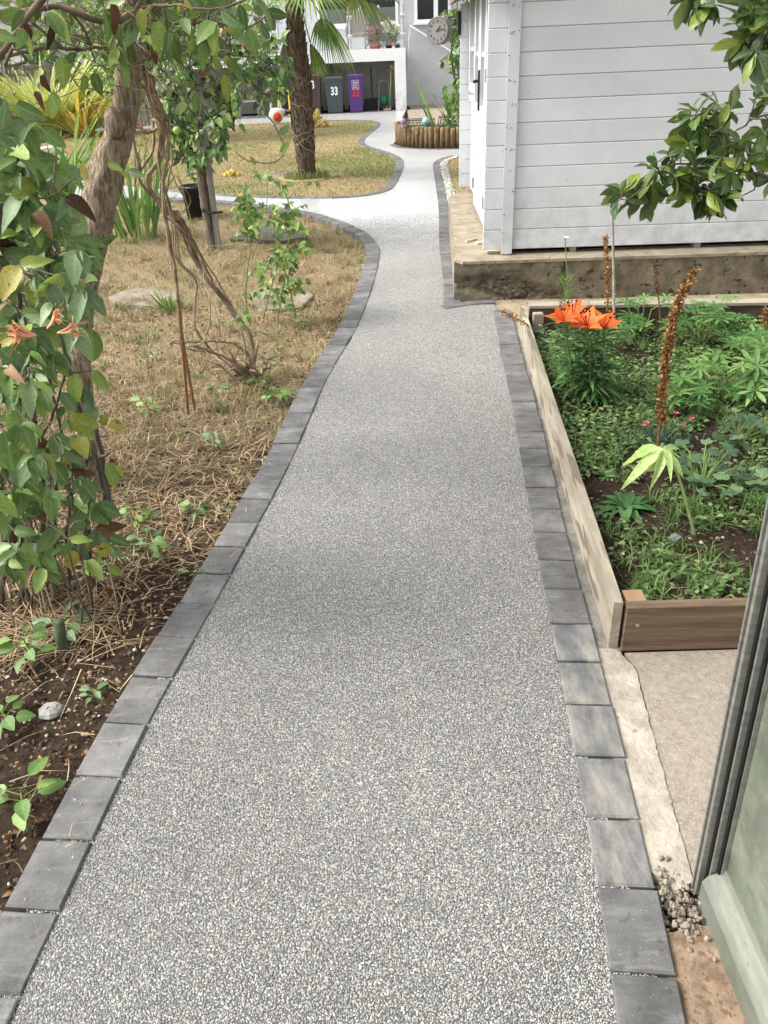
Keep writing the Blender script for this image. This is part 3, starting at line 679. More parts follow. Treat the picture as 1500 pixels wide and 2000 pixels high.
# front wall: low boards either side of the doors
FV = ((.06, .86), (2.18, 3.14))
for a, b in FV:
    for i in range(6):
        z = Z0 + EXP * (i + .5); boardbox(S(.0, (a + b) / 2, z), (.044, b - a, EXP - .0022))
    boardbox(S(-.01, (a + b) / 2, Z0 + 6 * EXP + .02), (.07, b - a, .05), 'sill')
def glazed(a, b, z0, z1, nv, mun, name, u=0.0, fw=.07, lower=None):
    """a frame with rebated glass and glazing bars, in the front wall"""
    o = S(u, (a + b) / 2, z0); f = MB(o)
    for v in (a + fw / 2, b - fw / 2): f.box(S(u - .012, v, (z0 + z1) / 2), (.06, fw, z1 - z0), SM, .003)
    for z in (z0 + fw / 2, z1 - fw / 2): f.box(S(u - .012, (a + b) / 2, z), (.055, b - a - 2 * fw, fw), SM, .003)
    p = f.build(name, MAT['paint'], shed)
    for k in range(nv):
        va, vb = a + fw + (b - a - 2 * fw) * k / nv, a + fw + (b - a - 2 * fw) * (k + 1) / nv
        for (za, zb) in ((z0 + fw, mun), (mun, z1 - fw)):
            if zb > za: MB(S(u, (va + vb) / 2, za)).box(S(u + .004, (va + vb) / 2, (za + zb) / 2), (.006, vb - va, zb - za), SM).build('pane', MAT['shedglass'], p)
    bb = MB(o)
    for k in range(1, nv): bb.box(S(u - .014, a + fw + (b - a - 2 * fw) * k / nv, (z0 + z1) / 2), (.03, .025, z1 - z0 - 2 * fw), SM)
    bb.box(S(u - .012, (a + b) / 2, mun), (.03, b - a - 2 * fw, .03), SM)
    bb.build('glazing_bar', MAT['paint'], p)
    return p
glazed(.10, .84, Z0 + .92, 2.16, 2, 1.60, 'side_window', -.012)
glazed(2.20, 3.10, Z0 + .92, 2.16, 2, 1.60, 'side_window', -.012)
for a, b, hand in ((.93, 1.53, True), (1.535, 2.13, False)):
    d = glazed(a, b, 1.10, 2.16, 2, 1.56, 'door', -.03, .085)
    lo = MB(S(-.03, (a + b) / 2, .3)); lo.box(S(-.03, (a + b) / 2, .70), (.034, b - a - .01, .78), SM)
    for v in (a + .045, (a + b) / 2, b - .045): lo.box(S(-.049, v, .70), (.02, .09, .78), SM, .003)
    lo.box(S(-.049, (a + b) / 2, 1.04), (.019, b - a - .2, .12), SM, .003); lo.box(S(-.049, (a + b) / 2, .37), (.019, b - a - .2, .12), SM, .003)
    lo.build('door_panel', MAT['paint'], d)
    if hand:
        h = MB(S(-.06, b - .05, 1.3)); h.box(S(-.072, b - .05, 1.30), (.03, .045, .30), SM, .004); h.tube([S(-.065, b - .05, 1.37), S(-.12, b - .05, 1.37), S(-.125, b - .16, 1.368)], .011, 8); h.build('handle', MAT['black'], d)
    hv = a + .005 if hand else b - .005
    for z in (.50, 1.42):
        g = MB(S(-.06, hv, z)); g.box(S(-.058, hv, z), (.022, .05, .085), SM, .003); g.tube([S(-.07, hv, z - .045), S(-.07, hv, z + .045)], .008, 6); g.build('hinge', MAT['steel'], d)
for v in (.885, 2.155): boardbox(S(-.02, v, 1.24), (.06, .06, 1.84), 'door_post')
boardbox(S(.0, 1.6, 2.19), (.044, 3.06, .05), 'lintel')
# corner cover strips with hammer marks
for v, m in ((-.005, 1), (3.20, 0)):
    s = MB(S(.03, v, .3)); s.box(S(.028, v, 1.28), (.078, .02, 1.98), SM, .004); st = s.build('corner_strip', MAT['paint_strip'], shed)
    if m:
        k = MB(S(.03, v, .3))
        for i in range(13):
            for j in range(random.randint(2, 5)):
                k.box(S(.028 + random.uniform(-.032, .032), v - .0105, Z0 + EXP * (i + .85) + random.uniform(-.012, .008)), (random.uniform(.006, .013), .002, random.uniform(.002, .006)), SM)
        k.build('nick', NT('bare_nick').fin('55504a', .9), st, kind='stuff')
b = MB(S(1.4, 1.6, .3)); b.box(S(1.45, 1.62, .296), (2.85, 2.98, .03), SM); b.box(S(1.45, .19, .29), (2.85, .06, .02), SM); b.build('gap_shade', MAT['void'], shed)  # near-black sheet filling the gap under the shed, its shade painted in
for u in (.05, .52, 1.42, 2.4): 
    q = MB(S(u, .06, .3)); q.box(S(u, .075, .298), (.045, .09, .04), SM); q.build('packer', MAT['wood_top'], shed)
MBi = MB(S(1.5, 1.7, 1)); MBi.box(S(1.5, 1.66, 1.2), (2.6, 2.7, 1.7), SM); MBi.build('interior', NT('shed_interior').fin('a7a6a2', .9), shed)
rf = MB(S(1.4, 1.6, 2.2))
prof = [(-.24, 1.985), (1.43, 2.62), (3.1, 1.985), (3.1, 2.045), (1.43, 2.69), (-.24, 2.045)]
vs = [S(u, v, z) for v in (-.2, 3.42) for u, z in prof]; n6 = 6
rf.add(vs, [[0, 1, 4, 5], [1, 2, 3, 4], [11, 10, 7, 6], [10, 9, 8, 7]] + [[i, 6 + i, 6 + (i + 1) % 6, (i + 1) % 6] for i in range(6)]); rf.build('roof', MAT['taupe'], shed)
gp = MB(S(1.4, .035, 2.3)); gp.add([S(-.1, .03, Z0 + 14 * EXP), S(2.95, .03, Z0 + 14 * EXP), S(1.43, .03, 2.6), S(-.1, .06, Z0 + 14 * EXP), S(2.95, .06, Z0 + 14 * EXP), S(1.43, .06, 2.6)], [[0, 1, 2], [5, 4, 3], [0, 2, 5, 3], [2, 1, 4, 5]]); gp.build('gable_board', MAT['paint'], shed)
# offcuts on the ledge
for i, (u, v, l, wd, a) in enumerate(((-.10, .42, .12, .05, .3), (-.19, .52, .11, .018, .7), (-.04, .10, .13, .08, .0))):
    c = S(u, v, .292); b = MB(c); b.box(c, (l, wd, .018), SM @ Matrix.Rotation(a, 3, 'Z'), .002)
    tag(b.build('wood_offcut', pm('offcut', 'b3a184', 'cbbb9f', 9), None), ['short flat pale wooden offcut lying on the shed ledge', 'thin stick of wood lying on the shed ledge', 'pale wooden offcut under the near corner of the shed'][i], 'offcut')

# double-sided station clock on the shed's far corner
cw = AY(858, 60, 9.45); ck = thing('wall_clock', cw, 'round grey double-sided station clock hanging off the shed corner', 'clock')
fy = (CAM - cw); fy.z = 0; fy = (Matrix.Rotation(R(-24), 3, 'Z') @ fy.normalized()); fx = Vector((0, 0, 1)).cross(fy).normalized(); CMx = Matrix((fx, Vector((0, 0, 1)), fy)).transposed()
b = MB(cw); b.lathe(cw, [(.108, -.05), (.124, -.045), (.126, 0), (.124, .045), (.116, .052), (.110, .045), (.0, .045)], 28, CMx); b.build('case', pm('clock_case', '6b6966', '807e7b', 8, .5, .05), ck, True)
b = MB(cw); b.lathe(cw + fy * .0455, [(.108, 0), (.108, .002), (0, .002)], 28, CMx); fc = b.build('dial', NT('clock_dial').fin('83817d', .5), ck)
inkm = NT('clock_ink').fin('555453', .6)
for h in range(12):
    an = R(90 - 30 * (h + 1)); c = cw + fx * math.cos(an) * .084 + Vector((0, 0, 1)) * math.sin(an) * .084 + fy * .0495
    o = link('numeral', text_mesh(str(h + 1), .034, inkm, 1, .0008), fc); mm = CMx.to_4x4(); mm.translation = c - wpos(fc); o.matrix_local = mm
for an, l, wd in ((R(90 - 38), .055, .008), (R(90 - 78), .08, .006)):
    d = fx * math.cos(an) + Vector((0, 0, 1)) * math.sin(an); b = MB(cw); b.bar(cw + fy * .052 - d * .015, cw + fy * .052 + d * l, wd, .002, fy); b.build('hand', MAT['black'], ck)
b = MB(cw); e = S(-.13, 3.16, cw.z + .07); b.box(e + Vector((-.02, 0, -.02)), (.03, .06, .20), SM); b.bar(e + Vector((-.02, 0, .04)), cw + Vector((.1, 0, .11)), .02, .02); b.build('bracket', MAT['black'], ck)

# ================================================================== RAISED BED
bedA, bedB = Vector((.668, 1.895, 0)), Vector((.925, 5.06, 0))
bed = thing('raised_bed', (1.4, 3.4, 0), 'raised flower bed framed by a long whitewashed board and dark sleepers', 'raised bed')
bd = (bedB - bedA).normalized(); bn = Vector((bd.y, -bd.x, 0))
mb = MB(bedA); n = 40; vs = []; fs = []                    # long weathered board with an uneven top edge
for i in range(n + 1):
    t = i / n; p = bedA.lerp(bedB, t); zt = .168 + .003 * math.sin(t * 9) + random.uniform(-.0012, .0012); j = 0.0
    vs += [p + Vector((j, 0, -.08)), p + Vector((j, 0, zt)), p + bn * .027 + Vector((j, 0, zt - .002)), p + bn * .027 + Vector((j, 0, -.08))]
for i in range(n):
    for k in range(4): fs.append([i * 4 + k, i * 4 + (k + 1) % 4, i * 4 + 4 + (k + 1) % 4, i * 4 + 4 + k])
fs += [[3, 2, 1, 0], [n * 4 + k for k in range(4)]]; mb.add(vs, fs)
o = mb.build('side_board', MAT['wood_pale'], bed); tag(o, 'long whitewashed weathered side board')
q = MB(bedA); q.box(Vector((1.29, 1.882, .075)), (1.17, .038, .165), Matrix.Rotation(R(-1.5), 3, 'Z'), .003); q.build('front_board', MAT['wood_brown'], bed)
q = MB(bedA); q.box(Vector((.745, 1.94, .06)), (.06, .07, .19), None, .003); q.build('corner_post', MAT['wood_orange'], bed)
q = MB(bedA); q.lathe(Vector((.735, 1.861, .105)), [(.0, -.001), (.006, -.001), (.006, .002), (.003, .003)], 10, Matrix.Rotation(R(90), 3, 'X')); q.build('screw', MAT['steel'], bed)
for a, b, m, nm in ((.965, 1.33, 0, 0), (1.336, 3.2, 1, 0)):
    y = lambda x: 4.945 - (x - .96) * .105
    q = MB((a, 5, 0)); q.bar((a, y(a), .09), (b, y(b), .09), .06, .2); s = q.build('sleeper', MAT['wood_dark'], bed)
    q = MB((a, 5, 0)); q.bar((a, y(a) + .02, .197), (b, y(b) + .02, .197), .11, .016); q.build('sleeper_top', MAT['wood_top'], s)
q = MB((.99, 4.88, 0)); q.box((1.005, 4.86, .11), (.06, .05, .13), None, .003); q.build('stub_post', MAT['wood_top'], bed)
q = MB((1.905, 3.3, 0)); q.bar((3.0, 1.86, .06), (3.05, 4.8, .06), .04, .2); q.build('far_board', MAT['wood_brown'], bed)
tag(link('rear_infill', MB().prism([(.80, 4.98), (3.2, 4.75), (3.2, 5.9), (.5, 5.9), (.62, 5.6)], -.12, -.012).mesh('rear_infill', MAT['conc'])), kind='structure')
def bz(X, Y): return .045 + .016 * hnoise(X, Y, 2.2) + .006 * hnoise(X * 3, Y * 3, 3.0) + .02 * np.clip((Y - 3.5), 0, 1)
bedsoil = tag(link('bed_soil', grid_sheet('bed_soil', .70, 3.05, 1.88, 4.95, .03, bz, MAT['bedsoil'], lambda c: c[:, 0] > .69 + (c[:, 1] - 1.895) * .0815)), kind='structure')
def bzz(x, y): return float(bz(np.array(x), np.array(y)))

# ================================================================== GREENHOUSE
gh = thing('greenhouse', (.66, 1.08, 0), 'aluminium greenhouse corner with dirty green glass beside the path', 'greenhouse')
gx = .652
q = MB((gx, 1.08, 0))
q.box((gx + .001, 1.078, .85), (.012, .010, 1.72)); q.box((gx + .018, 1.070, .85), (.014, .022, 1.72)); q.box((gx + .008, 1.088, .85), (.034, .005, 1.72)); q.box((gx + .031, 1.060, .85), (.008, .026, 1.72), None, .002)
q.build('corner_post', MAT['alu'], gh)
q = MB((gx, 1.08, 0)); q.box((gx + .010, 1.072, .85), (.006, .014, 1.7)); q.box((gx + .026, 1.056, .85), (.008, .012, 1.7)); q.build('gasket', MAT['rubber'], gh)
q = MB((gx, 1.08, 0))                                   # base rail: kerb face, bright ledge, upstand
sec = [(-.006, -.06), (-.006, .062), (.004, .078), (.030, .090), (.034, .105), (.044, .105), (.044, -.06)]
vs = [Vector((gx + a, y, z)) for y in (1.055, -1.4) for a, z in sec]; k = len(sec)
q.add(vs, [[i, (i + 1) % k, k + (i + 1) % k, k + i] for i in range(k)] + [list(range(k))[::-1], [k + i for i in range(k)]]); q.build('base_rail', MAT['alu_sill'], gh)
for y0, y1 in ((.46, 1.05), (-.16, .45), (-.78, -.17), (-1.4, -.79)):
    q = MB((gx, y0, 0)); q.box((gx + .038, (y0 + y1) / 2, .79), (.004, y1 - y0, 1.38)); q.build('glass_pane', MAT['dirtyglass'], gh)
    q = MB((gx, y0, 0)); q.box((gx + .036, y0 - .005, .8), (.03, .02, 1.6), None, .003); q.build('glazing_bar', MAT['alu'], gh)
q = MB((gx, 1.08, 0)); q.box((gx + .03, -.17, 1.52), (.05, 2.46, .06), None, .004); q.build('eaves_rail', MAT['alu'], gh)
q = MB((gx, 1.08, 0)); q.box((gx + .62, 1.075, .05), (1.14, .04, .1), None, .004); q.build('end_rail', MAT['alu_sill'], gh)
for i in range(2):
    x0 = gx + .06 + i * .56; q = MB((x0, 1.07, .1)); q.box((x0 + .27, 1.07, .79), (.54, .004, 1.38)); q.build('glass_pane', MAT['dirtyglass'], gh)
    q = MB((x0, 1.07, .1)); q.box((x0 + .55, 1.07, .8), (.02, .03, 1.6), None, .003); q.build('glazing_bar', MAT['alu'], gh)
q = MB((gx, 1.05, .12)); q.box((gx + .046, 1.035, .155), (.006, .03, .028), None, .002); q.build('clip', MAT['alu_sill'], gh)

gh.rotation_euler.y = R(-1.7); gh.location.x -= .008
# ================================================================== HOUSE AND TERRACE
HY = 31.6
hs_ = thing('house', (0, HY, 0), 'pale grey rendered house with white framed windows behind the terrace', 'house')
q = MB((0, HY, 0)); q.box((-2, HY + 3, 2.6), (20, 6, 6.2)); q.build('wall', MAT['greywall'], hs_)
def window(x0, x1, z0, z1, mull=()):
    f = MB(((x0 + x1) / 2, HY, z0)); t = .09
    for x in (x0 + t / 2, x1 - t / 2): f.box((x, HY - .03, (z0 + z1) / 2), (t, .08, z1 - z0))
    for z in (z0 + t / 2, z1 - t / 2): f.box(((x0 + x1) / 2, HY - .03, z), (x1 - x0 - 2 * t, .075, t))
    for x in mull: f.box((x, HY - .028, (z0 + z1) / 2), (.14, .075, z1 - z0 - 2 * t))
    o = f.build('window', MAT['upvc'], hs_)
    s = MB(((x0 + x1) / 2, HY, z0)); s.box(((x0 + x1) / 2, HY - .07, z0 - .03), (x1 - x0 + .12, .14, .06)); s.build('sill', MAT['upvc'], o)
    xs = [x0 + t] + list(mull) + [x1 - t]
    for a, b in zip(xs, xs[1:]):
        p = MB(((a + b) / 2, HY, z0)); p.box(((a + b) / 2, HY - .008, (z0 + z1) / 2), (b - a, .01, z1 - z0 - 2 * t)); p.build('pane', MAT['winglass'], o)
wl, wr = AY(620, 48, HY), AY(778, 46, HY); window(wl.x, wr.x, wr.z - .02, 3.75, (AY(701, 20, HY).x,))
wl, wr = AY(810, 45, HY), AY(880, 40, HY); window(wl.x, wr.x, wl.z, 3.75, (AY(851, 20, HY).x,))
window(-8.6, -4.4, 1.5, 3.75, (-6.5,))
TY = 28.4
ter = thing('terrace', (-2, TY, 0), 'white rendered terrace with an open store of wheelie bins underneath', 'terrace')
ty = lambda px, py: AY(px, py, TY)
ztop, zbot = ty(790, 93).z, ty(772, 118).z; xr, xl = ty(793, 150).x, ty(771, 118).x
q = MB((-2, TY, 0)); q.box(((xr - 6.6) / 2, TY + 1.6, (ztop + zbot) / 2), (xr + 6.6, 3.2, ztop - zbot)); q.build('deck_slab', MAT['white'], ter)
q = MB((-2, TY, 0)); q.box(((xl + xr) / 2, TY + 1.6, zbot / 2), (xr - xl, 3.2, zbot)); q.build('end_wall', MAT['white'], ter)
q = MB((-2, TY, 0)); q.box((-2.8, TY + 1.7, zbot / 2), (7.6, .1, zbot)); q.build('back_wall', MAT['darkwall'], ter)
q = MB((-2, TY, 0)); q.box((-6.45, TY + 1.6, zbot / 2), (.3, 3.2, zbot)); q.build('end_wall', MAT['white'], ter)
# balustrade
xb = [ty(p, 60).x for p in (683, 787)] + [ty(683, 60).x - 2.2, ty(683, 60).x - 4.4]
for x in xb:
    q = MB((x, TY + .12, ztop)); q.tube([(x, TY + .12, ztop), (x, TY + .12, ztop + 1.15)], .035, 10)
    for z in (.35, .85): q.lathe((x, TY + .12, ztop + z), [(.0, -.07), (.055, -.07), (.06, 0), (.055, .07), (0, .07)], 10, Matrix.Rotation(R(90), 3, 'Y'))
    q.build('post', pm('brushed_post', 'b3b5b6', 'cfd0d0', 20, .35, .02, metal=.4), ter)
xs = sorted(xb)
for a, b in zip(xs, xs[1:]):
    q = MB((a, TY + .12, ztop)); q.box(((a + b) / 2, TY + .12, ztop + .58), (b - a - .12, .012, 1.0)); q.build('glass_panel', MAT['panelglass'], ter)
q = MB((xr, TY, ztop)); q.box((xr - .1, TY + .2, ztop + .65), (.03, .03, 1.3)); q.box((xr - .04, TY + .35, ztop + .65), (.03, .03, 1.3)); q.build('post', MAT['upvc'], ter)
# stair wall with handrail
st = thing('stair_wall', (xr + .8, 30.4, 0), 'sloping grey stair wall with handrail beside the terrace', 'stair wall')
SYY = 30.6; a, b = AY(800, 52, SYY), AY(868, 95, SYY)
q = MB((xr + .8, 30.4, 0)); vs = [(xr + .02, y, z) for y in (SYY, SYY + .2) for z in (0,)]; 
pts = [(xr + .02, 0), (a.x, a.z - .06), (b.x + 1.2, b.z - .06 + (b.z - a.z) / (b.x - a.x) * 1.2), (b.x + 1.2, 0)]
vs = [Vector((x, y, z)) for y in (SYY, SYY + .2) for x, z in pts]; q.add(vs, [[0, 3, 2, 1], [4, 5, 6, 7], [0, 1, 5, 4], [1, 2, 6, 5], [2, 3, 7, 6]]); q.build('parapet', MAT['greywall'], st)
q = MB((xr + .8, 30.4, 0)); q.tube([a + Vector((0, -.08, .03)), b + Vector((1.0, -.08, .03 + (b.z - a.z) / (b.x - a.x) * 1.0))], .03, 8); q.build('handrail', MAT['upvc'], st)

# ================================================================== THINGS UNDER AND ON THE TERRACE
def wheelie(px, py, mcol, label, H=1.07, wd=.5, text=None, tcol='e8e8e8', tz=.52, ts=.31, crest=False, lid=None):
    b = ty(px, py); x = b.x; y = TY - .2; m = NT('bin_plastic_' + mcol).fin(mcol, .5, .4)
    t = thing('wheelie_bin', (x, y, 0), label, 'bin', 'wheelie bins under the terrace')
    q = MB((x, y, 0)); k = .82
    ring = lambda s, z, d: [Vector((x + a * wd / 2 * s, y + (0 if bb < 0 else d), z)) + Vector((0, (1 - s) * .12 if bb < 0 else 0, 0)) for a, bb in ((-1, -1), (1, -1), (1, 1), (-1, 1))]
    vs = ring(k, .03, .5) + ring(.98, H * .88, .62) + ring(1.06, H * .885, .64) + ring(1.06, H * .93, .64)
    q.add(vs, [[3, 2, 1, 0], [12, 13, 14, 15]] + [[r * 4 + i, r * 4 + (i + 1) % 4, r * 4 + 4 + (i + 1) % 4, r * 4 + 4 + i] for r in range(3) for i in range(4)]); q.build('body', m, t)
    q = MB((x, y, H)); vs = ring(1.1, H * .932, .66) + ring(1.08, H * .965, .64) + ring(.8, H, .5)
    q.add(vs, [[3, 2, 1, 0], [8, 9, 10, 11]] + [[r * 4 + i, r * 4 + (i + 1) % 4, r * 4 + 4 + (i + 1) % 4, r * 4 + 4 + i] for r in range(2) for i in range(4)])
    q.build('lid', NT('lid_' + (lid or mcol)).fin(lid or mcol, .45, .4), t)
    for s in (-1, 1):
        q = MB((x, y, 0)); q.lathe((x + s * wd * .47, y + .5, .1), [(.0, -.03), (.1, -.03), (.1, .03), (0, .03)], 12, Matrix.Rotation(R(90), 3, 'Y')); q.build('wheel', MAT['black'], t)
    tilt = Matrix.Rotation(R(90) - math.atan2(.019, H * .85) * -1, 3, 'X')
    def fr(z): return y + (1 - (k + (.98 - k) * (z - .03) / (H * .88 - .03))) * .12 - .004
    if text:
        o = link('number', text_mesh(text, ts, NT('number_' + tcol).fin(tcol, .5), .75, .01), t); mm = tilt.to_4x4(); mm.translation = (0, fr(tz) - y, tz); o.matrix_local = mm
    if crest:
        cm = NT('crest_white').fin('d9d4e2', .5); zc = tz + .235
        fm = MB((x, y, 0))
        for dx, dz, w_, h_ in ((-.105, 0, .009, .25), (.105, 0, .009, .25), (0, .12, .21, .009), (0, -.12, .21, .009)): fm.box((x + dx, fr(zc) - .003, zc + dz), (w_, .004, h_))
        e = fm.build('crest_frame', cm, t)
        for s_, dx, dz in (('N', -.04, .05), ('H', .04, .05), ('D', -.035, -.05), ('C', .04, -.05)):
            o = link('crest_letter', text_mesh(s_, .125, cm, .8, .001), e); mm = tilt.to_4x4(); mm.translation = (dx, fr(zc + dz) - y - .003, zc + dz); o.matrix_local = mm
    return t
wheelie(697, 220, '4a2f6e', 'purple wheelie bin with white crest and red number 33', text='33', tcol='c2302f', tz=.55, crest=True, wd=.48)
wheelie(656, 222, '3d4749', 'dark grey wheelie bin with white number 33', text='33', tz=.62, wd=.56, H=1.03)
wheelie(612, 224, '4a3733', 'dark brown wheelie bin with white number 33 behind the palm', text='33', tz=.82, wd=.6, H=1.12)
wheelie(563, 224, '26543a', 'green wheelie bin left of the palm trunk', wd=.5, H=1.05)
# hose reel
p = ty(751, 210); hr = thing('hose_reel', (p.x, TY + .3, 0), 'green garden hose wound on a reel stand by the white end wall', 'hose reel')
q = MB(hr.location)
c = Vector((p.x, TY + .3, .30))
q.lathe(c, [(.0, -.13), (.15, -.13), (.15, .13), (.0, .13)], 16, Matrix.Rotation(R(90), 3, 'Y')); q.build('hose_coil', pm('green_hose', '1f4f3a', '2c6a50', 40, .5, .5, 25, (14, 1, 1)), hr, True)
for s in (-1, 1):
    q = MB(hr.location); q.lathe(c + Vector((s * .15, 0, 0)), [(.0, -.012), (.2, -.012), (.2, .012), (.0, .012)], 18, Matrix.Rotation(R(90), 3, 'Y')); q.build('flange', NT('reel_green').fin('2f7d5c', .45), hr)
q = MB(hr.location)
for s in (-1, 1): q.tube([c + Vector((s * .19, -.18, -.3)), c + Vector((s * .19, 0, .02)), c + Vector((s * .19, .18, -.3))], .012, 6)
q.tube([c + Vector((-.16, .05, .0)), c + Vector((-.14, .12, .5)), c + Vector((-.08, .14, .54)), c + Vector((.16, .12, .54)), c + Vector((.19, .05, .0))], .012, 6); q.build('stand', MAT['steel'], hr)
p1 = ty(765, 134)
hz = thing('wall_tap', (p1.x, TY + .5, 0), 'brass tap with a cream hose hanging down beside the reel', 'tap')
q = MB(hz.location); q.tube([(p1.x + .2, TY + .5, p1.z), (p1.x - .02, TY + .5, p1.z), (p1.x - .02, TY + .46, p1.z - .06)], .022, 8); q.box((p1.x, TY + .5, p1.z + .06), (.09, .02, .05)); q.build('tap', pm('brass', 'a8905a', 'c0a86e', 20, .4, .02, metal=.6), hz)
q = MB(hz.location); q.tube(catmull([(p1.x - .02, TY + .45, p1.z - .06), (p1.x - .03, TY + .44, .8), (p1.x - .07, TY + .4, .35), (p1.x - .17, TY + .3, .08), (p1.x - .3, TY + .2, .03), (p1.x - .05, TY + .1, .05)], .1), .022, 8); q.build('hose', NT('cream_hose').fin('b7a478', .5), hz, True)
# broom and black crate
p = ty(727, 150); br = thing('broom', (p.x, TY + 1.6, 0), 'dark broom leaning on the back wall of the bin store', 'broom')
q = MB(br.location); q.tube([(p.x, TY + 1.3, .25), (p.x - .03, TY + 1.62, 1.25)], .018, 8); q.build('handle', NT('broom_handle').fin('4a4a47', .6), br)
q = MB(br.location); q.box((p.x, TY + 1.28, .16), (.36, .07, .06), None, .01); q.box((p.x, TY + 1.28, .07), (.34, .06, .13)); q.build('head', MAT['black'], br)
p = ty(727, 210); q = MB((p.x, TY + .7, 0)); 
for dx, dy, sx, sy in ((-.24, 0, .02, .36), (.24, 0, .02, .36), (0, -.17, .46, .02), (0, .17, .46, .02)): q.box((p.x + dx, TY + .7 + dy, .17), (sx, sy, .34))
q.box((p.x, TY + .7, .015), (.46, .32, .02)); q.box((p.x, TY + .525, .33), (.52, .03, .03)); tag(q.build('storage_crate', NT('crate_plastic').fin('2a2b2c', .55), None), 'open black plastic crate between purple bin and hose reel', 'crate')
# yellow framed trolley left of the palm
p = AY(557, 225, 27.6); tr = thing('sack_trolley', (p.x, 27.6, 0), 'black trolley bag with yellow tube frame left of the palm', 'trolley')
q = MB(tr.location)
for s in (-1, 1): q.tube(catmull([(p.x + s * .17 - .03, 27.45, .02), (p.x + s * .17, 27.5, .3), (p.x + s * .15, 27.65, .68), (p.x + s * .12, 27.7, .76), (p.x, 27.7, .79)], .1), .025, 8)
q.build('frame', NT('yellow_tube').fin('d2a92b', .4, .5), tr, True)
q = MB(tr.location); q.box((p.x, 27.72, .40), (.32, .25, .64), None, .05); q.build('bag', MAT['black'], tr)
# garden table frame + red seat in shade
p = AY(487, 222, 27.8); gt = thing('folding_table', (p.x, 27.9, 0), 'grey metal folding table in the shade behind the apple tree', 'table')
q = MB(gt.location); q.box((p.x, 27.95, .46), (.9, .5, .03), None, .005); q.build('tabletop', MAT['steel'], gt)
for a, b in ((-.3, -.2), (.3, -.2), (.3, .2), (-.3, .2)): q = MB(gt.location); q.tube([(p.x + a, 27.95 + b, 0), (p.x + a * .8, 27.95 + b, .45)], .015, 6); q.build('leg', MAT['steel'], gt)
p = AY(446, 205, 27.8); q = MB((p.x, 28, 0)); q.lathe((p.x, 28, 0), [(.13, 0), (.16, .02), (.2, .42), (.21, .45), (.18, .45), (.15, .05), (0, .05)], 16); tag(q.build('bucket', NT('red_plastic').fin('8f2530', .45), None), 'dark red plastic bucket behind the apple tree leaves', 'bucket')

# leaf blower on the lawn
bp = G(541, 243); bl = thing('leaf_blower', bp, 'white and orange leaf blower standing on the dry lawn', 'leaf blower')
wm = NT('blower_white').fin('c3c5c3', .45, .4)
q = MB(bp); hv = Matrix.Rotation(R(90), 3, 'X'); c = bp + Vector((0, 0, .22))
q.lathe(c, [(.0, -.12), (.15, -.12), (.19, -.07), (.2, .05), (.16, .11), (.0, .11)], 20, hv); q.box(c + Vector((.14, .0, .10)), (.24, .13, .14), Matrix.Rotation(R(10), 3, 'Y'), .02); q.build('housing', wm, bl, True)
q = MB(bp); q.lathe(c + Vector((.04, -.10, -.03)), [(.0, -.02), (.125, -.02), (.13, .0), (.11, .03), (.0, .035)], 20, hv); oc = q.build('fan_cover', NT('blower_orange').fin('cc4e26', .45), bl, True)
q = MB(bp)
for i in range(8):
    an = R(45 * i); q.bar(c + Vector((.04 + .03 * math.cos(an), -.139, -.03 + .03 * math.sin(an))), c + Vector((.04 + .1 * math.cos(an), -.132, -.03 + .1 * math.sin(an))), .014, .006, (0, 1, 0))
q.build('vent_slot', NT('blower_dark').fin('5c2112', .7), oc)
q = MB(bp); q.tube(catmull([c + Vector((-.12, 0, .14)), c + Vector((-.10, 0, .30)), c + Vector((.0, 0, .36)), c + Vector((.12, 0, .33)), c + Vector((.16, 0, .17))], .1), .03, 8); q.build('handle', wm, bl, True)
q = MB(bp); q.tube([c + Vector((.24, 0, .09)), c + Vector((.5, 0, .06)), c + Vector((.85, .02, .0))], [.06, .055, .045], 12); q.build('tube', MAT['black'], bl, True)
q = MB(bp); q.box(bp + Vector((0, 0, .012)), (.3, .2, .024), None, .006); q.build('foot', wm, bl)
p = G(577, 252); q = MB(p); q.box(p + Vector((0, 0, .17)), (.2, .16, .34), Matrix.Rotation(R(5), 3, 'Z'), .01); q.box(p + Vector((0, 0, .345)), (.17, .13, .012)); tag(q.build('blue_carton', NT('teal_card').fin('2f4a55', .7), None), 'small dark blue carton standing against the palm trunk', 'carton')
# torn yellow wadding on the lawn
def wad(p, n, r, h, label):
    q = MB(p)
    for i in range(n):
        a = random.uniform(0, 6.28); d = abs(random.gauss(0, r * .5)); z = max(.02, h * (1 - d / r) * random.uniform(.2, 1))
        c = p + Vector((math.cos(a) * d, math.sin(a) * d * .6, z)); q.ball(c, random.uniform(.022, .05), 7, 5, .3)
    tag(q.build('yellow_wadding', leafmat('yellow_wool', [(0, 'd8c272'), (1, 'e2d28c')], .9, .3, 0, .1), None), label, 'wadding', 'torn yellow wadding on the lawn')
wad(G(622, 248), 90, .34, .42, 'large heap of torn pale yellow wadding right of the palm')
wad(G(452, 344), 34, .15, .10, 'small scrap of pale yellow wadding on the near lawn edge')

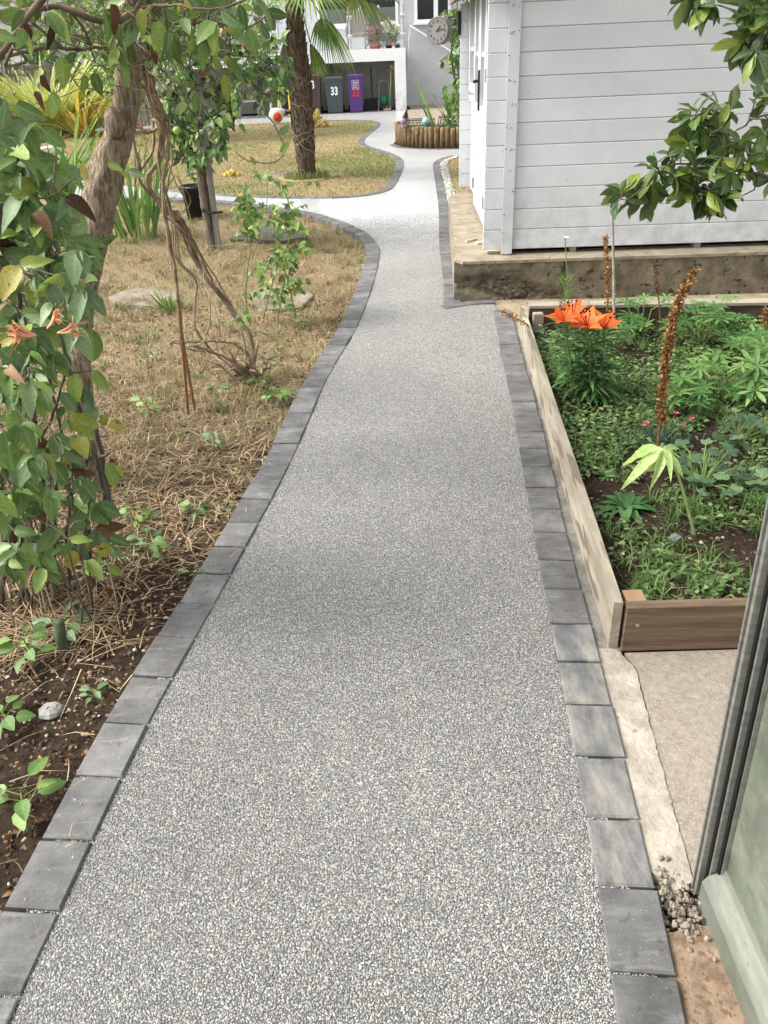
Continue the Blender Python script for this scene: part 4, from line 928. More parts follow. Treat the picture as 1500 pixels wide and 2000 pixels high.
# on the terrace
def tp(px, py): return ty(px, py)
def pot(px, z, prof, m, label, name='plant_pot', y=.35, cat='pot'):
    x = tp(px, 88).x; t = thing(name, (x, TY + y, ztop + z), label, cat); q = MB(t.location); q.lathe(t.location, prof, 16); q.build('pot', m, t, True); return t, Vector(t.location)
terra = pm('terracotta', '9c5238', 'b4674a', 10, .8, .1)
t, c = pot(733, 0, [(.16, 0), (.11, .2), (.1, .22), (.12, .3), (.17, .55), (.18, .6), (.14, .6), (.0, .52)], terra, 'tall terracotta pot with cactus and brown trailing plant on the terrace', 'cactus_pot')
q = MB(c); q.tube([c + Vector((.12, 0, .5)), c + Vector((.13, 0, .8)), c + Vector((.14, 0, 1.1)), c + Vector((.14, 0, 1.15))], [.05, .06, .055, .02], 10); q.build('cactus', pm('cactus_skin', '8d978c', 'a9b0a6', 20, .8, .3), t, True)
ls_b = leafset('leaf', MAT['lf_brown'], 3, wd=.5); ls_g = leafset('leaf', MAT['lf_apple'], 3, wd=.45); ls_w = leafset('petal', MAT['whitefl'], 3, wd=.8, shape='round')
def puff(root, c, r, n, ls, size, sq=(1, 1, 1), limit=0, rest='foliage', dz=-.3):
    pl_ = []
    for i in range(n):
        d = rv(1); d.normalize(); k = random.random() ** .4; p = c + Vector((d.x * r * sq[0], d.y * r * sq[1], d.z * r * sq[2])) * k
        pl_.append((p, d + rv(.6) + Vector((0, 0, dz)), d + Vector((0, 0, .5)) + rv(.4), size * random.uniform(.7, 1.3)))
    put_leaves(root, ls, pl_, limit, rest=rest)
puff(t, c + Vector((0, 0, .38)), .26, 420, ls_b, .13, (1, .8, 1.1)); puff(t, c + Vector((-.07, 0, .85)), .2, 200, ls_g, .15, (.7, .7, 1.2))
t, c = pot(764, 0, [(.15, 0), (.2, .3), (.21, .33), (.18, .33), (0, .28)], MAT['black'], 'black pot of white hydrangea at the terrace edge', 'hydrangea_pot')
for d in ((-.05, 0, .62), (.1, 0, .5), (-.12, .05, .45), (.02, -.05, .42)): puff(t, c + Vector(d), .13, 220, ls_w, .09, rest='flower_head')
puff(t, c + Vector((0, 0, .33)), .22, 120, ls_g, .14, (1, 1, .5))
p = tp(748, 88); t = thing('stone_ornament', (p.x, TY + .25, ztop), 'small black and white ornament next to the hydrangea pot', 'ornament'); q = MB(t.location)
for i in range(12): q.ball(t.location + Vector((random.uniform(-.09, .09), random.uniform(-.05, .05), random.uniform(.03, .18))), .045, 7, 5, .2)
q.build('body', pm('marbled', '3a3a3a', 'd0d0d0', 14, .6, .1), t, True)
p = tp(769, 88); q = MB((p.x, TY + .2, ztop)); q.lathe((p.x, TY + .2, ztop), [(.05, 0), (.055, .01), (.055, .15), (.05, .16), (0, .16)], 14); tag(q.build('drinks_can', pm('can_print', 'c23a2a', 'e8e4e0', 9, .35, .0, lo=.47, hi=.5), None, True), 'red and white can on the terrace edge', 'can')
p = tp(777, 88); q = MB((p.x, TY + .2, ztop)); q.lathe((p.x, TY + .2, ztop), [(.06, 0), (.07, .02), (.07, .12), (.05, .125), (.05, .03), (0, .03)], 12); tag(q.build('black_cup', MAT['black'], None), 'black cup beside the can on the terrace edge', 'cup')
p = tp(697, 88); wc = thing('wicker_chair', (p.x, TY + .9, ztop), 'taupe woven wicker chair behind the glass balustrade', 'chair'); wk = pm('wicker', '6f655c', '938981', 60, .8, .6, 50, (1, 1, 5))
X, Yc = p.x, TY + .9
q = MB(wc.location); q.box((X, Yc, ztop + .40), (.6, .55, .12), None, .03); q.build('seat', wk, wc)
q = MB(wc.location); q.box((X, Yc + .27, ztop + .74), (.6, .08, .66), Matrix.Rotation(R(-8), 3, 'X'), .03); q.build('backrest', wk, wc)
for s in (-1, 1):
    q = MB(wc.location); q.box((X + s * .3, Yc, ztop + .5), (.07, .55, .3), None, .02); q.build('armrest', wk, wc)
    for d in (-.22, .22): q = MB(wc.location); q.box((X + s * .27, Yc + d, ztop + .17), (.05, .05, .34)); q.build('leg', wk, wc)

# ================================================================== LOG-EDGED PLANTER
pp = [Vector(v) for v in ((.66, 18.35, 0), (.62, 17.65, 0), (.75, 17.1, 0), (1.05, 16.75, 0), (1.45, 16.5, 0), (1.95, 16.4, 0), (2.4, 16.4, 0))]
pt = thing('log_planter', (1.4, 17.3, 0), 'curved planter edged with upright half logs near the house', 'planter')
lg = MB(); lg.tube([(0, 0, -.05), (0, 0, .33), (0, 0, .36)], [.055, .055, .05], 9, .04); lm = lg.mesh('log', MAT['log'], True)
for p in resample(catmull(pp, .1), .108):
    o = link('log', lm, pt, p - wpos(pt)); o.rotation_euler = (random.uniform(-.04, .04), random.uniform(-.04, .04), random.random() * 6); s = random.uniform(.92, 1.1); o.scale = (s, s, random.uniform(.93, 1.06))
q = MB(pt.location); q.prism([(p.x, p.y + .03) for p in catmull(pp, .2)] + [(2.6, 16.4), (2.6, 18.6), (.7, 18.5)], -.05, .27); q.build('soil', MAT['bedsoil'], pt)
ls_sp = leafset('leaf', MAT['lf_sword'], 4, wd=.05, shape='blade', curl=.3, fold=.3); ls_gold = leafset('leaf', MAT['lf_gold'], 3, wd=.07, shape='blade', curl=.5, fold=.3); ls_lime = leafset('leaf', MAT['lf_lime'], 3, wd=.085, shape='blade', curl=.45, fold=.3)
ls_ivy = leafset('leaf', MAT['lf_ivy'], 4, wd=.55, curl=.2); ls_cov = leafset('leaf', MAT['lf_cover'], 3, wd=.6, seg=2, curl=.2, shape='ovate')
def sword(name, base, n, L, label, cat, ls, spread=.35, group=None, r=.06, limit=300):
    t = thing(name, base, label, cat, group); pl_ = []
    for i in range(n):
        a = random.uniform(0, 6.28); d = Vector((math.cos(a) * spread * random.random(), math.sin(a) * spread * random.random(), 1)); p = base + Vector((math.cos(a), math.sin(a), 0)) * random.random() * r
        pl_.append((p, d, Vector((math.cos(a), math.sin(a), .3)) * -1 + rv(.3), L * random.uniform(.55, 1.05)))
    put_leaves(t, ls, pl_, limit); return t
t = sword('iris_plant', Vector((1.62, 17.2, .27)), 16, .8, 'upright green iris leaves growing in the log planter', 'plant', ls_sp, .3)
t = thing('tall_leaf_plant', Vector((1.28, 17.4, .27)), 'two long green strap leaves rising from the planter net', 'plant')
put_leaves(t, ls_sp, [(Vector((1.34, 17.3, .25)), Vector((-.22, 0, .55)), Vector((0, -1, .2)), 1.05), (Vector((1.30, 17.35, .25)), Vector((-.2, 0, .45)), Vector((0, -1, .3)), .8)])
t = thing('low_planter_plants', Vector((1.4, 17.2, .27)), 'mixed low green plants filling the log planter', 'plant')
puff(t, Vector((1.95, 17.0, .4)), .33, 260, ls_ivy, .07, (1, 1, .7)); puff(t, Vector((1.3, 16.85, .3)), .3, 220, ls_cov, .04, (1.8, .6, .35))
q = MB(); fl = []
nt_ = thing('cloche_net', Vector((1.1, 17.35, .27)), 'dark wire netting hooped over the log planter', 'netting')
q = MB(nt_.location)
for cx, cy in ((1.0, 17.45), (1.75, 17.9)):
    for i in range(11):
        u = -.3 + .06 * i; q.tube([(cx + u, cy - .3 + .0 * i, .27), (cx + u + .02, cy - .2, .40), (cx + u + .03, cy, .46), (cx + u + .02, cy + .2, .40), (cx + u, cy + .3, .27)], .006, 3, close=False)
    for z, dy in ((.30, -.28), (.35, -.24), (.40, -.2), (.43, -.1), (.46, 0), (.43, .1)): q.tube([(cx - .3, cy + dy, z), (cx + .32, cy + dy, z)], .006, 3, close=False)
q.build('mesh', NT('net_wire').fin('2b2d2e', .6), nt_)
for px, py, r, c, lab in ((832, 238, .085, '7fa8a0', 'turquoise glazed ball ornament in the log planter'), (787, 237, .06, '8b7a98', 'dusky purple ball ornament in the log planter')):
    p = AY(px, py, 16.95); q = MB(p); q.ball(p, r, 14, 10); q.lathe(p + Vector((0, 0, -r - .06)), [(.03, 0), (.03, .07)], 8); tag(q.build('glazed_ball', NT('glaze_' + c).fin(c, .3, .5), None, True), lab, 'ornament')
# climber on the boundary right of the path
cp = AY(885, 215, 19.5); cl = thing('climbing_ivy', (cp.x + .1, 19.5, 0), 'tall leafy climber growing up beside the shed corner', 'climber')
q = MB(cl.location); mains = []
for k in range(5):
    P = catmull([Vector((cp.x + random.uniform(-.1, .8), 19.5 + random.uniform(-.1, .4), z)) for z in (0, .6, 1.2, 1.8, 2.4, 3.1)], .2); mains.append((P, 0)); q.tube(P, taper(P, .03, .01), 5)
T = region(60, [(858, 10), (905, 10), (905, 215), (878, 215), (868, 160), (856, 100)], 19.2, 19.9) + [Vector((cp.x + random.uniform(0, 1.2), 19.6 + random.uniform(-.2, .4), random.uniform(.2, 3.0))) for _ in range(50)]
pl_ = grow(q, mains, T, .15, .1, .005, .2, True, .7, .5, .5); q.build('stem', MAT['twig'], cl, True); put_leaves(cl, ls_ivy, pl_, 200)

# ================================================================== PALM
pb = G(600, 348); pb.z = -.02; PYd = pb.y
pm_t = thing('fan_palm', pb, 'fan palm with shaggy brown trunk standing on the dry lawn', 'palm tree')
cl_ = catmull([AY(600, 350, PYd), AY(596, 290, PYd), AY(591, 220, PYd), AY(586, 150, PYd), AY(580, 90, PYd), AY(577, 50, PYd), AY(577, 10, PYd)], .1)
q = MB(pb); q.tube(cl_, [.105 + .035 * math.sin(math.pi * min(1, i / len(cl_) * 1.15)) ** 1 for i in range(len(cl_))], 18, .06); tk = q.build('trunk', MAT['palmbark'], pm_t, True)
q = MB(pb)                                                 # old leaf bases all round
for i in range(420):
    f = random.random(); j = min(int(f * (len(cl_) - 1)), len(cl_) - 2); p = cl_[j]; a = random.uniform(0, 6.28); r = .115 + .04 * math.sin(math.pi * min(1, f * 1.15)); e = Vector((math.cos(a), math.sin(a), 0)); s = Vector((-math.sin(a), math.cos(a), 0))
    w_, h_ = random.uniform(.02, .05), random.uniform(.06, .16); b0 = p + e * (r * .97)
    q.add([b0 - s * w_, b0 + s * w_, b0 + e * random.uniform(.01, .035) + Vector((0, 0, h_)) + s * random.uniform(-.02, .02), b0 - e * .02 + Vector((0, 0, h_ * .7))], [[0, 1, 2], [0, 2, 3], [1, 3, 2]])
q.build('leaf_base', MAT['palmbark'], tk, kind='stuff')
q = MB(pb)
for f0, tw in ((.05, 1.0), (.13, 1.3), (.2, .8), (.3, 1.1), (.4, .9), (.5, 1.2), (.62, 1.0)):
    P = []
    for k in range(20):
        f = f0 + .045 * tw * math.sin(k / 19 * 6.28) + .01; j = min(int(f * (len(cl_) - 1)), len(cl_) - 1); a = k / 19 * 6.5 + f0 * 20; r = .135 + .04 * math.sin(math.pi * min(1, f * 1.15)); P.append(cl_[j] + Vector((math.cos(a) * r, math.sin(a) * r, (f * (len(cl_) - 1) - j) * .1)))
    q.tube(P, .004, 4)
q.build('wire', MAT['rope'], pm_t)
crown = cl_[-2]
def frond(root, base, hub, down, L, n=30, arc=2.6, droop=.55, Lm=1.0):
    """petiole from base to hub, then a fan of drooping leaflets"""
    q = MB(base); mid = (base + hub) / 2 + Vector((0, 0, .12)); P = catmull([base, mid, hub], .1); q.tube(P, taper(P, .014, .009), 6)
    pe = q.build('frond', MAT['lf_palm'], root, True); ax = (hub - P[-3]).normalized(); ax = (ax + Vector(down)).normalized()
    side = ax.cross(Vector((0, 0, 1))); side = side.normalized() if side.length > .1 else Vector((1, 0, 0)); V = []; F = []; tint = []
    for k in range(n):
        a = (k / (n - 1) - .5) * arc * 1.25; d = (ax * math.cos(a) + side * math.sin(a)).normalized(); l = L * (1 - .22 * abs(a) / 1.6) * random.uniform(.88, 1.05); w_ = .019; tt = random.random() * .7
        nrm = d.cross(side.cross(ax)).normalized(); s = nrm if nrm.length > .1 else side; b = len(V)
        for t_ in (0, .2, .42, .64, .84, 1.0):
            p = hub + d * l * t_ * (1 - .18 * t_ * droop) + Vector((0, 0, -droop * l * t_ ** 2.2)); hw = w_ * (.35 + 1.5 * t_ if t_ < .42 else 1.0 - .95 * ((t_ - .42) / .58) ** 1.5)
            V += [p - s * hw, p + Vector((0, 0, -.008)), p + s * hw]; tint += [tt] * 3
        for i in range(5):
            o = b + i * 3; F += [(o, o + 1, o + 4, o + 3), (o + 1, o + 2, o + 5, o + 4)]
    o_ = wpos(root); me = np_mesh('blade', np.array([tuple(v - base) for v in V]), np.array(F), MAT['lf_palm'], tint=tint); link('blade', me, pe)
ay = lambda x, y, d=0: AY(x, y, PYd + d)
for hx, hy, dy, L, dn, ar, dr in ((630, 36, -.35, .66, (.45, -.1, -.4), 2.2, .5), (606, 84, -.35, .40, (.5, -.1, -.5), 1.0, .35), (600, -30, -.6, .8, (.2, -.4, -.3), 2.6, .4), (660, -45, .1, .9, (.7, 0, .1), 2.6, .45),
                                (520, -20, -.3, .85, (-.8, 0, -.1), 2.6, .45), (505, 40, .2, .8, (-.6, .1, -.5), 2.3, .6), (560, -60, .3, .9, (-.2, .3, .4), 2.8, .35), (620, -80, .4, .9, (.3, .4, .4), 2.8, .35), (690, -10, .3, .8, (.6, .2, -.2), 2.4, .5), (560, 70, .1, .5, (-.3, 0, -.8), 1.4, .4)):
    frond(pm_t, crown + Vector((0, 0, random.uniform(-.05, .15))), ay(hx, hy, dy), dn, L, 30, ar, dr)
q = MB(pb); 
tag(link('palm_collar', MB().prism([(pb.x + math.cos(a) * .42 * (1 + .2 * math.sin(a * 3)), pb.y + math.sin(a) * .42) for a in [i * .314 for i in range(20)]], -.02, .012).mesh('palm_collar', pm('bare_ring', '8d8558', 'a79d6d', 12, .95, .5, 60))), kind='structure')

# ================================================================== LEANING TREE (left foreground)
TYD = 3.2
tb = G(172, 965, -.05); tree = thing('leaning_tree', Vector((tb.x, TYD, -.05)), 'old leaning tree with grey furrowed trunk and bare twigs over the left bed', 'tree')
tpts = [(178, 985), (165, 850), (156, 740), (152, 680), (160, 580), (180, 470), (200, 360), (222, 295), (242, 228), (250, 160), (250, 95), (258, 20), (268, -80), (290, -200)]
P = pxline(tpts, TYD); wpx = [46, 44, 42, 45, 50, 49, 52, 60, 68, 52, 52, 58, 50, 44]
rad = [.5 * np.interp(i / (len(P) - 1), np.linspace(0, 1, len(wpx)), wpx) * (P[i] - CAM).dot(cF) / FPX for i in range(len(P))]
q = MB(tree.location); n = 22; q.tube(P, rad, n, .0)
vv = []
for i, v in enumerate(q.v):
    ring, j = divmod(i, n); v = Vector(v); c = P[min(ring, len(P) - 1)] - q.o; d = v - c; k = 1 + .10 * math.sin(j * 2.1 + ring * .35) * math.sin(ring * .23 + j) + .05 * math.sin(j * 5.3 + ring * .9) + random.uniform(-.025, .025); vv.append(tuple(c + d * k))
q.v = vv; tk = q.build('trunk', MAT['bark'], tree, True)
q = MB(tree.location); kp = AY(212, 243, TYD - .09); q.ball(kp + Vector((.01, .03, 0)), .034, 10, 8, .12, (1, .8, 1.5)); q.build('knot', MAT['bark'], tk, True)
limbs = [([(285, -10, -.1), (262, 25, -.3), (215, 40, -.4), (160, 30, -.45), (118, 12, -.45), (60, 22, -.5), (-40, 28, -.6)], .016, .008), ([(92, -12, -.6), (45, 45, -.6), (0, 112, -.65), (-40, 160, -.7)], .012, .009),
         ([(55, 35, -.5), (100, 75, -.5), (128, 98, -.45)], .006, .003), ([(-20, 120, -.5), (60, 100, -.4), (100, 92, -.35), (150, 97, -.3), (235, 88, -.05)], .007, .006), ([(118, 5, -.4), (160, 50, -.35), (178, 95, -.3), (186, 122, -.3)], .006, .003),
         ([(255, 25, 0), (330, 45, -.3), (420, 42, -.4), (490, 52, -.5), (530, 20, -.5)], .007, .003), ([(250, 65, 0), (330, 85, -.2), (430, 105, -.3), (495, 112, -.3)], .007, .002), ([(300, 15, -.2), (350, 90, -.3), (392, 128, -.3)], .005, .002),
         ([(410, 100, -.3), (452, 132, -.5), (482, 170, -.5), (520, 222, -.5), (545, 262, -.5), (556, 292, -.5), (546, 312, -.5), (520, 319, -.5), (482, 313, -.5), (458, 295, -.5)], .004, .002),
         ([(8, 128, -.6), (25, 96, -.6), (44, 110, -.6), (50, 122, -.6), (20, 127, -.6)], .007, .004), ([(265, 0, 0), (300, -60, -.4), (400, -90, -.6), (520, -60, -.8), (620, -110, -1)], .03, .01), ([(262, -20, 0), (180, -90, -.5), (60, -60, -.8), (-80, -90, -1)], .03, .012),
         ([(290, 140, -.1), (330, 170, -.2), (380, 205, -.3)], .004, .002), ([(230, 60, -.1), (300, 110, -.4), (340, 160, -.5), (400, 175, -.5)], .004, .002), ([(240, 20, 0), (330, 10, -.5), (420, 20, -.6), (500, -10, -.6)], .006, .004)]
q = MB(tree.location); mains = []
for pts, a, b in limbs:
    P = pxline(pts, TYD); P = [p + rv(.0015) for p in P]; q.tube(P, taper(P, a * .8, b * .8), 7, .06); mains.append((P, 0))
ls_t = leafset('leaf', MAT['lf_honey'], 5, .8, wd=.46, curl=.3, seg=6) + leafset('leaf', MAT['lf_under'], 3, .3, wd=.48, seg=6); ls_br = leafset('leaf', MAT['lf_brown'], 4, wd=.42, curl=.7, fold=.5, wav=.08, seg=6); ls_ye = leafset('leaf', MAT['lf_yellow'], 4, wd=.4, curl=.4, wav=.05, seg=6)
T = region(34, [(-10, -10), (520, -10), (520, 60), (420, 120), (300, 110), (180, 60), (0, 60)], 2.5, 3.3)
pl_ = grow(q, mains, T, .075, .11, .0022, .45, False, .75, .25, .7)
T3 = region(80, [(-20, -15), (540, -15), (540, 70), (440, 190), (330, 210), (290, 120), (150, 110), (60, 160), (-20, 170)], 2.7, 3.7)
pl_ += grow(q, mains, T3, .05, .09, .0014, .4, False, .6, .3, .6)
for i_ in range(60):                                         # bare thin twigs
    e_ = region(1, [(-20, -15), (520, -15), (520, 80), (420, 200), (300, 190), (120, 150), (-20, 180)], 2.7, 3.5)[0]; S_ = nearest(mains, e_) + rv(.12); P_ = wob(S_, e_ + rv(.15), 5, .07, .05); q.tube(P_, taper(P_, .002, .0009), 4)
T2 = [Vector((random.uniform(-2.6, .7), random.uniform(1.6, 4.3), random.uniform(2.35, 3.3))) for _ in range(30)]        # the crown above the frame
pl_ += grow(q, mains, T2, .085, .07, .004, .3, True, .5, .5, .1)
q.build('branch', MAT['twig'], tree, True)
# single leaves seen against the garden: hanging, dead and yellow ones
def hang(px, py, dpx, Y, ls, n=None):
    p = AY(px, py, Y); e = AY(px + dpx[0], py + dpx[1], Y + random.uniform(-.02, .02)); d = e - p
    return (p, d, (CAM - p).normalized() + rv(.3), d.length, ls)
sp = [hang(*a) for a in ((120, 110, (8, 70), 2.7, ls_t), (185, 140, (10, 52), 2.7, ls_t), (165, 145, (0, 40), 2.72, ls_t), (235, 112, (20, 60), 2.75, ls_t), (225, 130, (-15, 14), 2.75, ls_t), (105, 178, (0, 58), 2.6, ls_t), (310, 40, (-2, 68), 2.7, ls_t), (468, 8, (14, 55), 2.6, ls_t), (485, 55, (16, 55), 2.6, ls_t), (505, 5, (36, 50), 2.6, ls_t),
      (375, 108, (20, 12), 2.7, ls_t), (420, 105, (6, 35), 2.7, ls_t), (445, 110, (28, 42), 2.7, ls_t), (438, 145, (8, 52), 2.7, ls_ye), (440, 108, (12, 32), 2.7, ls_ye), (275, 15, (2, 58), 2.6, ls_ye), (360, 0, (15, 20), 2.6, ls_ye), (160, 318, (8, 34), 2.5, ls_ye), (350, 10, (-2, 18), 2.6, ls_ye),
      (52, 45, (6, 42), 2.6, ls_br), (98, 48, (6, 42), 2.6, ls_br), (82, 145, (12, 38), 2.6, ls_br), (70, 178, (12, 28), 2.6, ls_br), (300, 95, (4, 35), 2.7, ls_br), (262, 130, (6, 25), 2.7, ls_br), (385, 145, (32, -12), 2.7, ls_br), (222, 8, (4, 50), 2.6, ls_br), (258, 40, (-6, 22), 2.6, ls_br), (380, 35, (-2, 20), 2.6, ls_br), (470, 98, (3, 22), 2.7, ls_br), (300, 68, (3, 20), 2.7, ls_br),
      (-10, 65, (42, 12), 2.3, ls_t), (545, 262, (22, -18), 2.7, ls_t), (548, 300, (18, -26), 2.7, ls_t), (500, 322, (-12, -18), 2.7, ls_t), (210, 320, (30, 12), 2.6, ls_t), (255, 345, (-26, -14), 2.7, ls_t), (250, 335, (32, 8), 2.7, ls_t))]
put_leaves(tree, ls_t, sp, 300)
put_leaves(tree, ls_t, pl_, 240)

# ================================================================== HONEYSUCKLE THICKET (left edge)
hb = G(110, 1170, -.05); hon = thing('honeysuckle', hb, 'leafy honeysuckle with pink flowers and tangled stems at the left edge', 'shrub')
q = MB(hb); mains = []
stems = [([(15, 1250, 0), (45, 1150, 0), (75, 1080, 0), (85, 980, 0), (70, 850, -.1), (50, 700, -.2), (30, 520, -.3)], .013, .006), ([(165, 1150, .1), (175, 1060, .1), (160, 960, .1), (170, 880, .1), (150, 780, .0), (120, 650, -.1), (80, 480, -.2), (40, 330, -.3)], .011, .005), ([(182, 1155, .1), (195, 1060, .15), (205, 980, .15), (190, 900, .1), (165, 860, .1), (150, 800, 0)], .012, .008),
         ([(0, 1190, 0), (8, 1080, 0), (0, 950, 0), (20, 800, -.1), (-10, 600, -.2), (0, 400, -.3)], .012, .006), ([(205, 1090, .2), (212, 1000, .2), (200, 900, .2), (185, 830, .2)], .014, .010), ([(110, 1175, 0), (95, 1100, 0), (100, 1000, 0), (120, 900, 0), (110, 800, 0), (60, 620, -.1)], .008, .004), ([(60, 1180, 0), (30, 1060, -.1), (40, 940, -.1), (100, 820, -.1), (130, 720, -.1)], .007, .004),
         ([(165, 890, .1), (190, 895, .1), (215, 885, .05)], .007, .004), ([(0, 720, -.2), (90, 725, -.1), (160, 728, 0), (185, 722, 0)], .003, .002), ([(0, 745, -.2), (60, 760, -.1), (110, 768, -.1)], .003, .002), ([(0, 400, -.3), (90, 385, -.2), (150, 345, -.2)], .003, .002), ([(140, 1160, .1), (130, 1060, .1), (138, 970, .1), (125, 880, 0)], .006, .004), ([(90, 1160, .1), (110, 1050, .1), (90, 950, .1), (60, 860, 0)], .006, .004)]
for pts, a, b in stems:
    P = [p + rv(.0018) for p in pxline(pts, hb.y - .05)]; q.tube(P, taper(P, a * 1.05, b * .9), 7, .1); mains.append((P, 0))
ls_h = leafset('leaf', MAT['lf_honey'], 8, .72, wd=.52, curl=.4, fold=.35, wav=.05, seg=6) + leafset('leaf', MAT['lf_under'], 5, .34, wd=.48, curl=.4, fold=.4, wav=.05, seg=6) + leafset('leaf', MAT['lf_yellow'], 3, .03, wd=.6, curl=.2, seg=6) + leafset('leaf', MAT['lf_brown'], 3, .06, wd=.45, curl=.6, fold=.4, seg=6)
T = region(74, [(-30, 180), (60, 200), (120, 300), (165, 420), (170, 560), (180, 700), (170, 860), (120, 960), (40, 1000), (-30, 1020)], 1.85, 2.45) + region(12, [(-20, 330), (150, 440), (160, 560), (-20, 640)], 1.85, 2.25)
T += region(26, [(-20, 880), (120, 900), (225, 1000), (210, 1090), (60, 1130), (-20, 1100)], 2.0, 2.4)
pl_ = grow(q, mains, T, .077, .065, .0022, .3, True, .45, .45, .6)
for i_ in range(16):
    a_ = region(1, [(-20, 1150), (200, 1110), (215, 1160), (0, 1260)], 2.1, 2.45)[0]; a_.z = -.06; e_ = AY(random.uniform(-20, 210), random.uniform(780, 1000), random.uniform(2.05, 2.4)); P_ = wob(a_, e_, 5, .03); q.tube(P_, taper(P_, random.uniform(.002, .005), .0012), 5)
q.build('stem', MAT['bark_dark'], hon, True)
sp = [hang(*a) for a in ((178, 640, (4, 82), 2.1, ls_h), (185, 722, (24, 48), 2.1, ls_h), (150, 730, (-5, 60), 2.05, ls_h), (120, 765, (35, 45), 2.05, ls_h), (85, 770, (-6, 52), 2.05, ls_h), (160, 830, (24, 32), 2.1, ls_h), (205, 810, (-6, 24), 2.15, ls_ye), (215, 822, (28, 22), 2.15, ls_ye), (205, 905, (30, 48), 2.15, ls_h), (225, 910, (20, 20), 2.15, ls_ye), (125, 880, (0, 38), 2.1, ls_ye), (75, 850, (8, 55), 2.0, ls_br), (60, 1075, (0, 0.1), 2.2, ls_h),
      (30, 205, (60, 30), 2.0, ls_h), (25, 255, (50, 25), 2.0, ls_h), (80, 250, (50, 40), 2.0, ls_h), (60, 330, (34, 50), 2.0, ls_h), (130, 400, (40, 70), 2.05, ls_h), (60, 430, (50, 30), 2.0, ls_h), (120, 520, (40, 40), 2.0, ls_h), (150, 560, (30, 70), 2.0, ls_h), (0, 680, (52, 45), 1.9, ls_h), (60, 670, (45, 60), 2.0, ls_h), (10, 840, (15, 85), 1.95, ls_h), (30, 800, (10, 70), 1.95, ls_h), (40, 930, (60, 40), 2.0, ls_h), (0, 960, (30, 60), 1.95, ls_h),
      (145, 1075, (-12, 38), 2.2, ls_ye), (200, 1060, (8, 34), 2.25, ls_ye), (215, 1050, (40, 15), 2.25, ls_h), (205, 1150, (12, 34), 2.2, ls_h), (212, 1108, (25, 14), 2.25, ls_ye))]
put_leaves(hon, ls_h, sp + pl_, 300)
def hflower(px, py, Y, k, flip):
    c = AY(px, py, Y); f = bpy.data.objects.new('flower', None); col.objects.link(f); f.parent = hon; f.location = c - wpos(hon); f.empty_display_size = .02
    for i in range(k):
        a = random.uniform(-.6, .6); d = Vector((-flip * math.cos(a), random.uniform(-.4, .1), math.sin(a) * .8 + .1)).normalized(); q = MB(c); l = random.uniform(.030, .042); P = catmull([c, c + d * l * .6, c + d * l + Vector((0, 0, .004))], .01); q.tube(P, [.0018 + .003 * (j / len(P)) ** 2 for j in range(len(P))], 6); e = P[-1]
        for s, le in ((1, .024), (-1, .018)):
            dd = (d * .6 + Vector((0, 0, .7 * s)) + rv(.15)).normalized(); u = dd.cross(d).normalized(); q.add([e - u * .003, e + u * .003, e + dd * le * .6 + u * .008, e + dd * le + d * -.004, e + dd * le * .6 - u * .008], [[0, 1, 2, 4], [2, 3, 4]], .4)
        for j in range(3): q.tube([e, e + (d + Vector((0, 0, -.5)) + rv(.3)) * .028], .0007, 3)
        q.build('petal', MAT['honeyfl'], f, True)
hflower(72, 655, 1.62, 5, 1); hflower(112, 650, 1.64, 4, -1); hflower(92, 642, 1.63, 3, -.5)
p = AY(146, 650, 1.9); q = MB(p); q.ball(p, .008, 10, 8); q.build('berry', NT('red_berry').fin('a3122b', .3, .5), hon, True)

# ================================================================== TWISTED VINE, CANES
vb = G(490, 750, -.05); vn = thing('twisted_vine', vb, 'bare twisted woody vine stems looping down to a stump by the path', 'vine')
VY = vb.y
vl = [([(262, -20, -.9), (272, 60, -.9), (283, 150, -.7), (300, 210, -.5), (318, 300, -.4), (287, 350, -.4), (317, 403, -.3), (360, 450, -.2), (400, 537, -.1), (463, 617, 0), (490, 660, 0), (494, 705, 0), (500, 750, 0)], .017, .02),
      ([(283, 60, -.9), (295, 180, -.7), (325, 255, -.5), (330, 300, -.5), (318, 350, -.5), (322, 430, -.5), (340, 520, -.5), (347, 590, -.5)], .014, .012), ([(300, 230, -.5), (318, 260, -.5), (312, 330, -.5), (342, 443, -.4), (353, 510, -.4), (383, 552, -.3), (380, 600, -.3), (384, 645, -.3), (420, 690, -.1), (470, 730, 0)], .009, .008),
      ([(330, 425, -.3), (387, 493, -.2), (400, 550, -.2), (411, 592, -.3), (407, 645, -.4), (390, 674, -.5), (363, 674, -.5)], .008, .007), ([(330, 672, -.4), (345, 664, -.4), (360, 668, -.4), (417, 667, -.2), (463, 674, 0), (492, 705, 0)], .009, .01), ([(368, 674, -.4), (400, 682, -.3), (437, 697, -.1), (485, 722, 0)], .011, .012),
      ([(272, 335, -.6), (266, 300, -.6), (260, 268, -.6), (264, 254, -.6), (282, 258, -.6), (298, 256, -.5), (320, 240, -.5)], .012, .011), ([(340, 410, -.3), (372, 460, -.2), (420, 560, 0), (445, 600, 0), (475, 660, 0), (480, 740, 0)], .011, .011), ([(318, 300, -.5), (333, 330, -.5), (350, 370, -.5), (365, 400, -.4), (352, 420, -.4)], .006, .004), ([(345, 345, -.5), (358, 365, -.5), (372, 385, -.45), (366, 412, -.4)], .005, .003),
      ([(500, 690, 0), (520, 700, 0), (530, 712, 0)], .006, .003), ([(450, 590, 0), (470, 560, .1), (480, 510, .2)], .004, .002), ([(430, 640, 0), (420, 600, 0), (400, 580, 0)], .005, .003), ([(300, 200, -.6), (290, 120, -.8), (300, 20, -.9), (330, -40, -.9)], .011, .010)]
q = MB(vb); mains = []
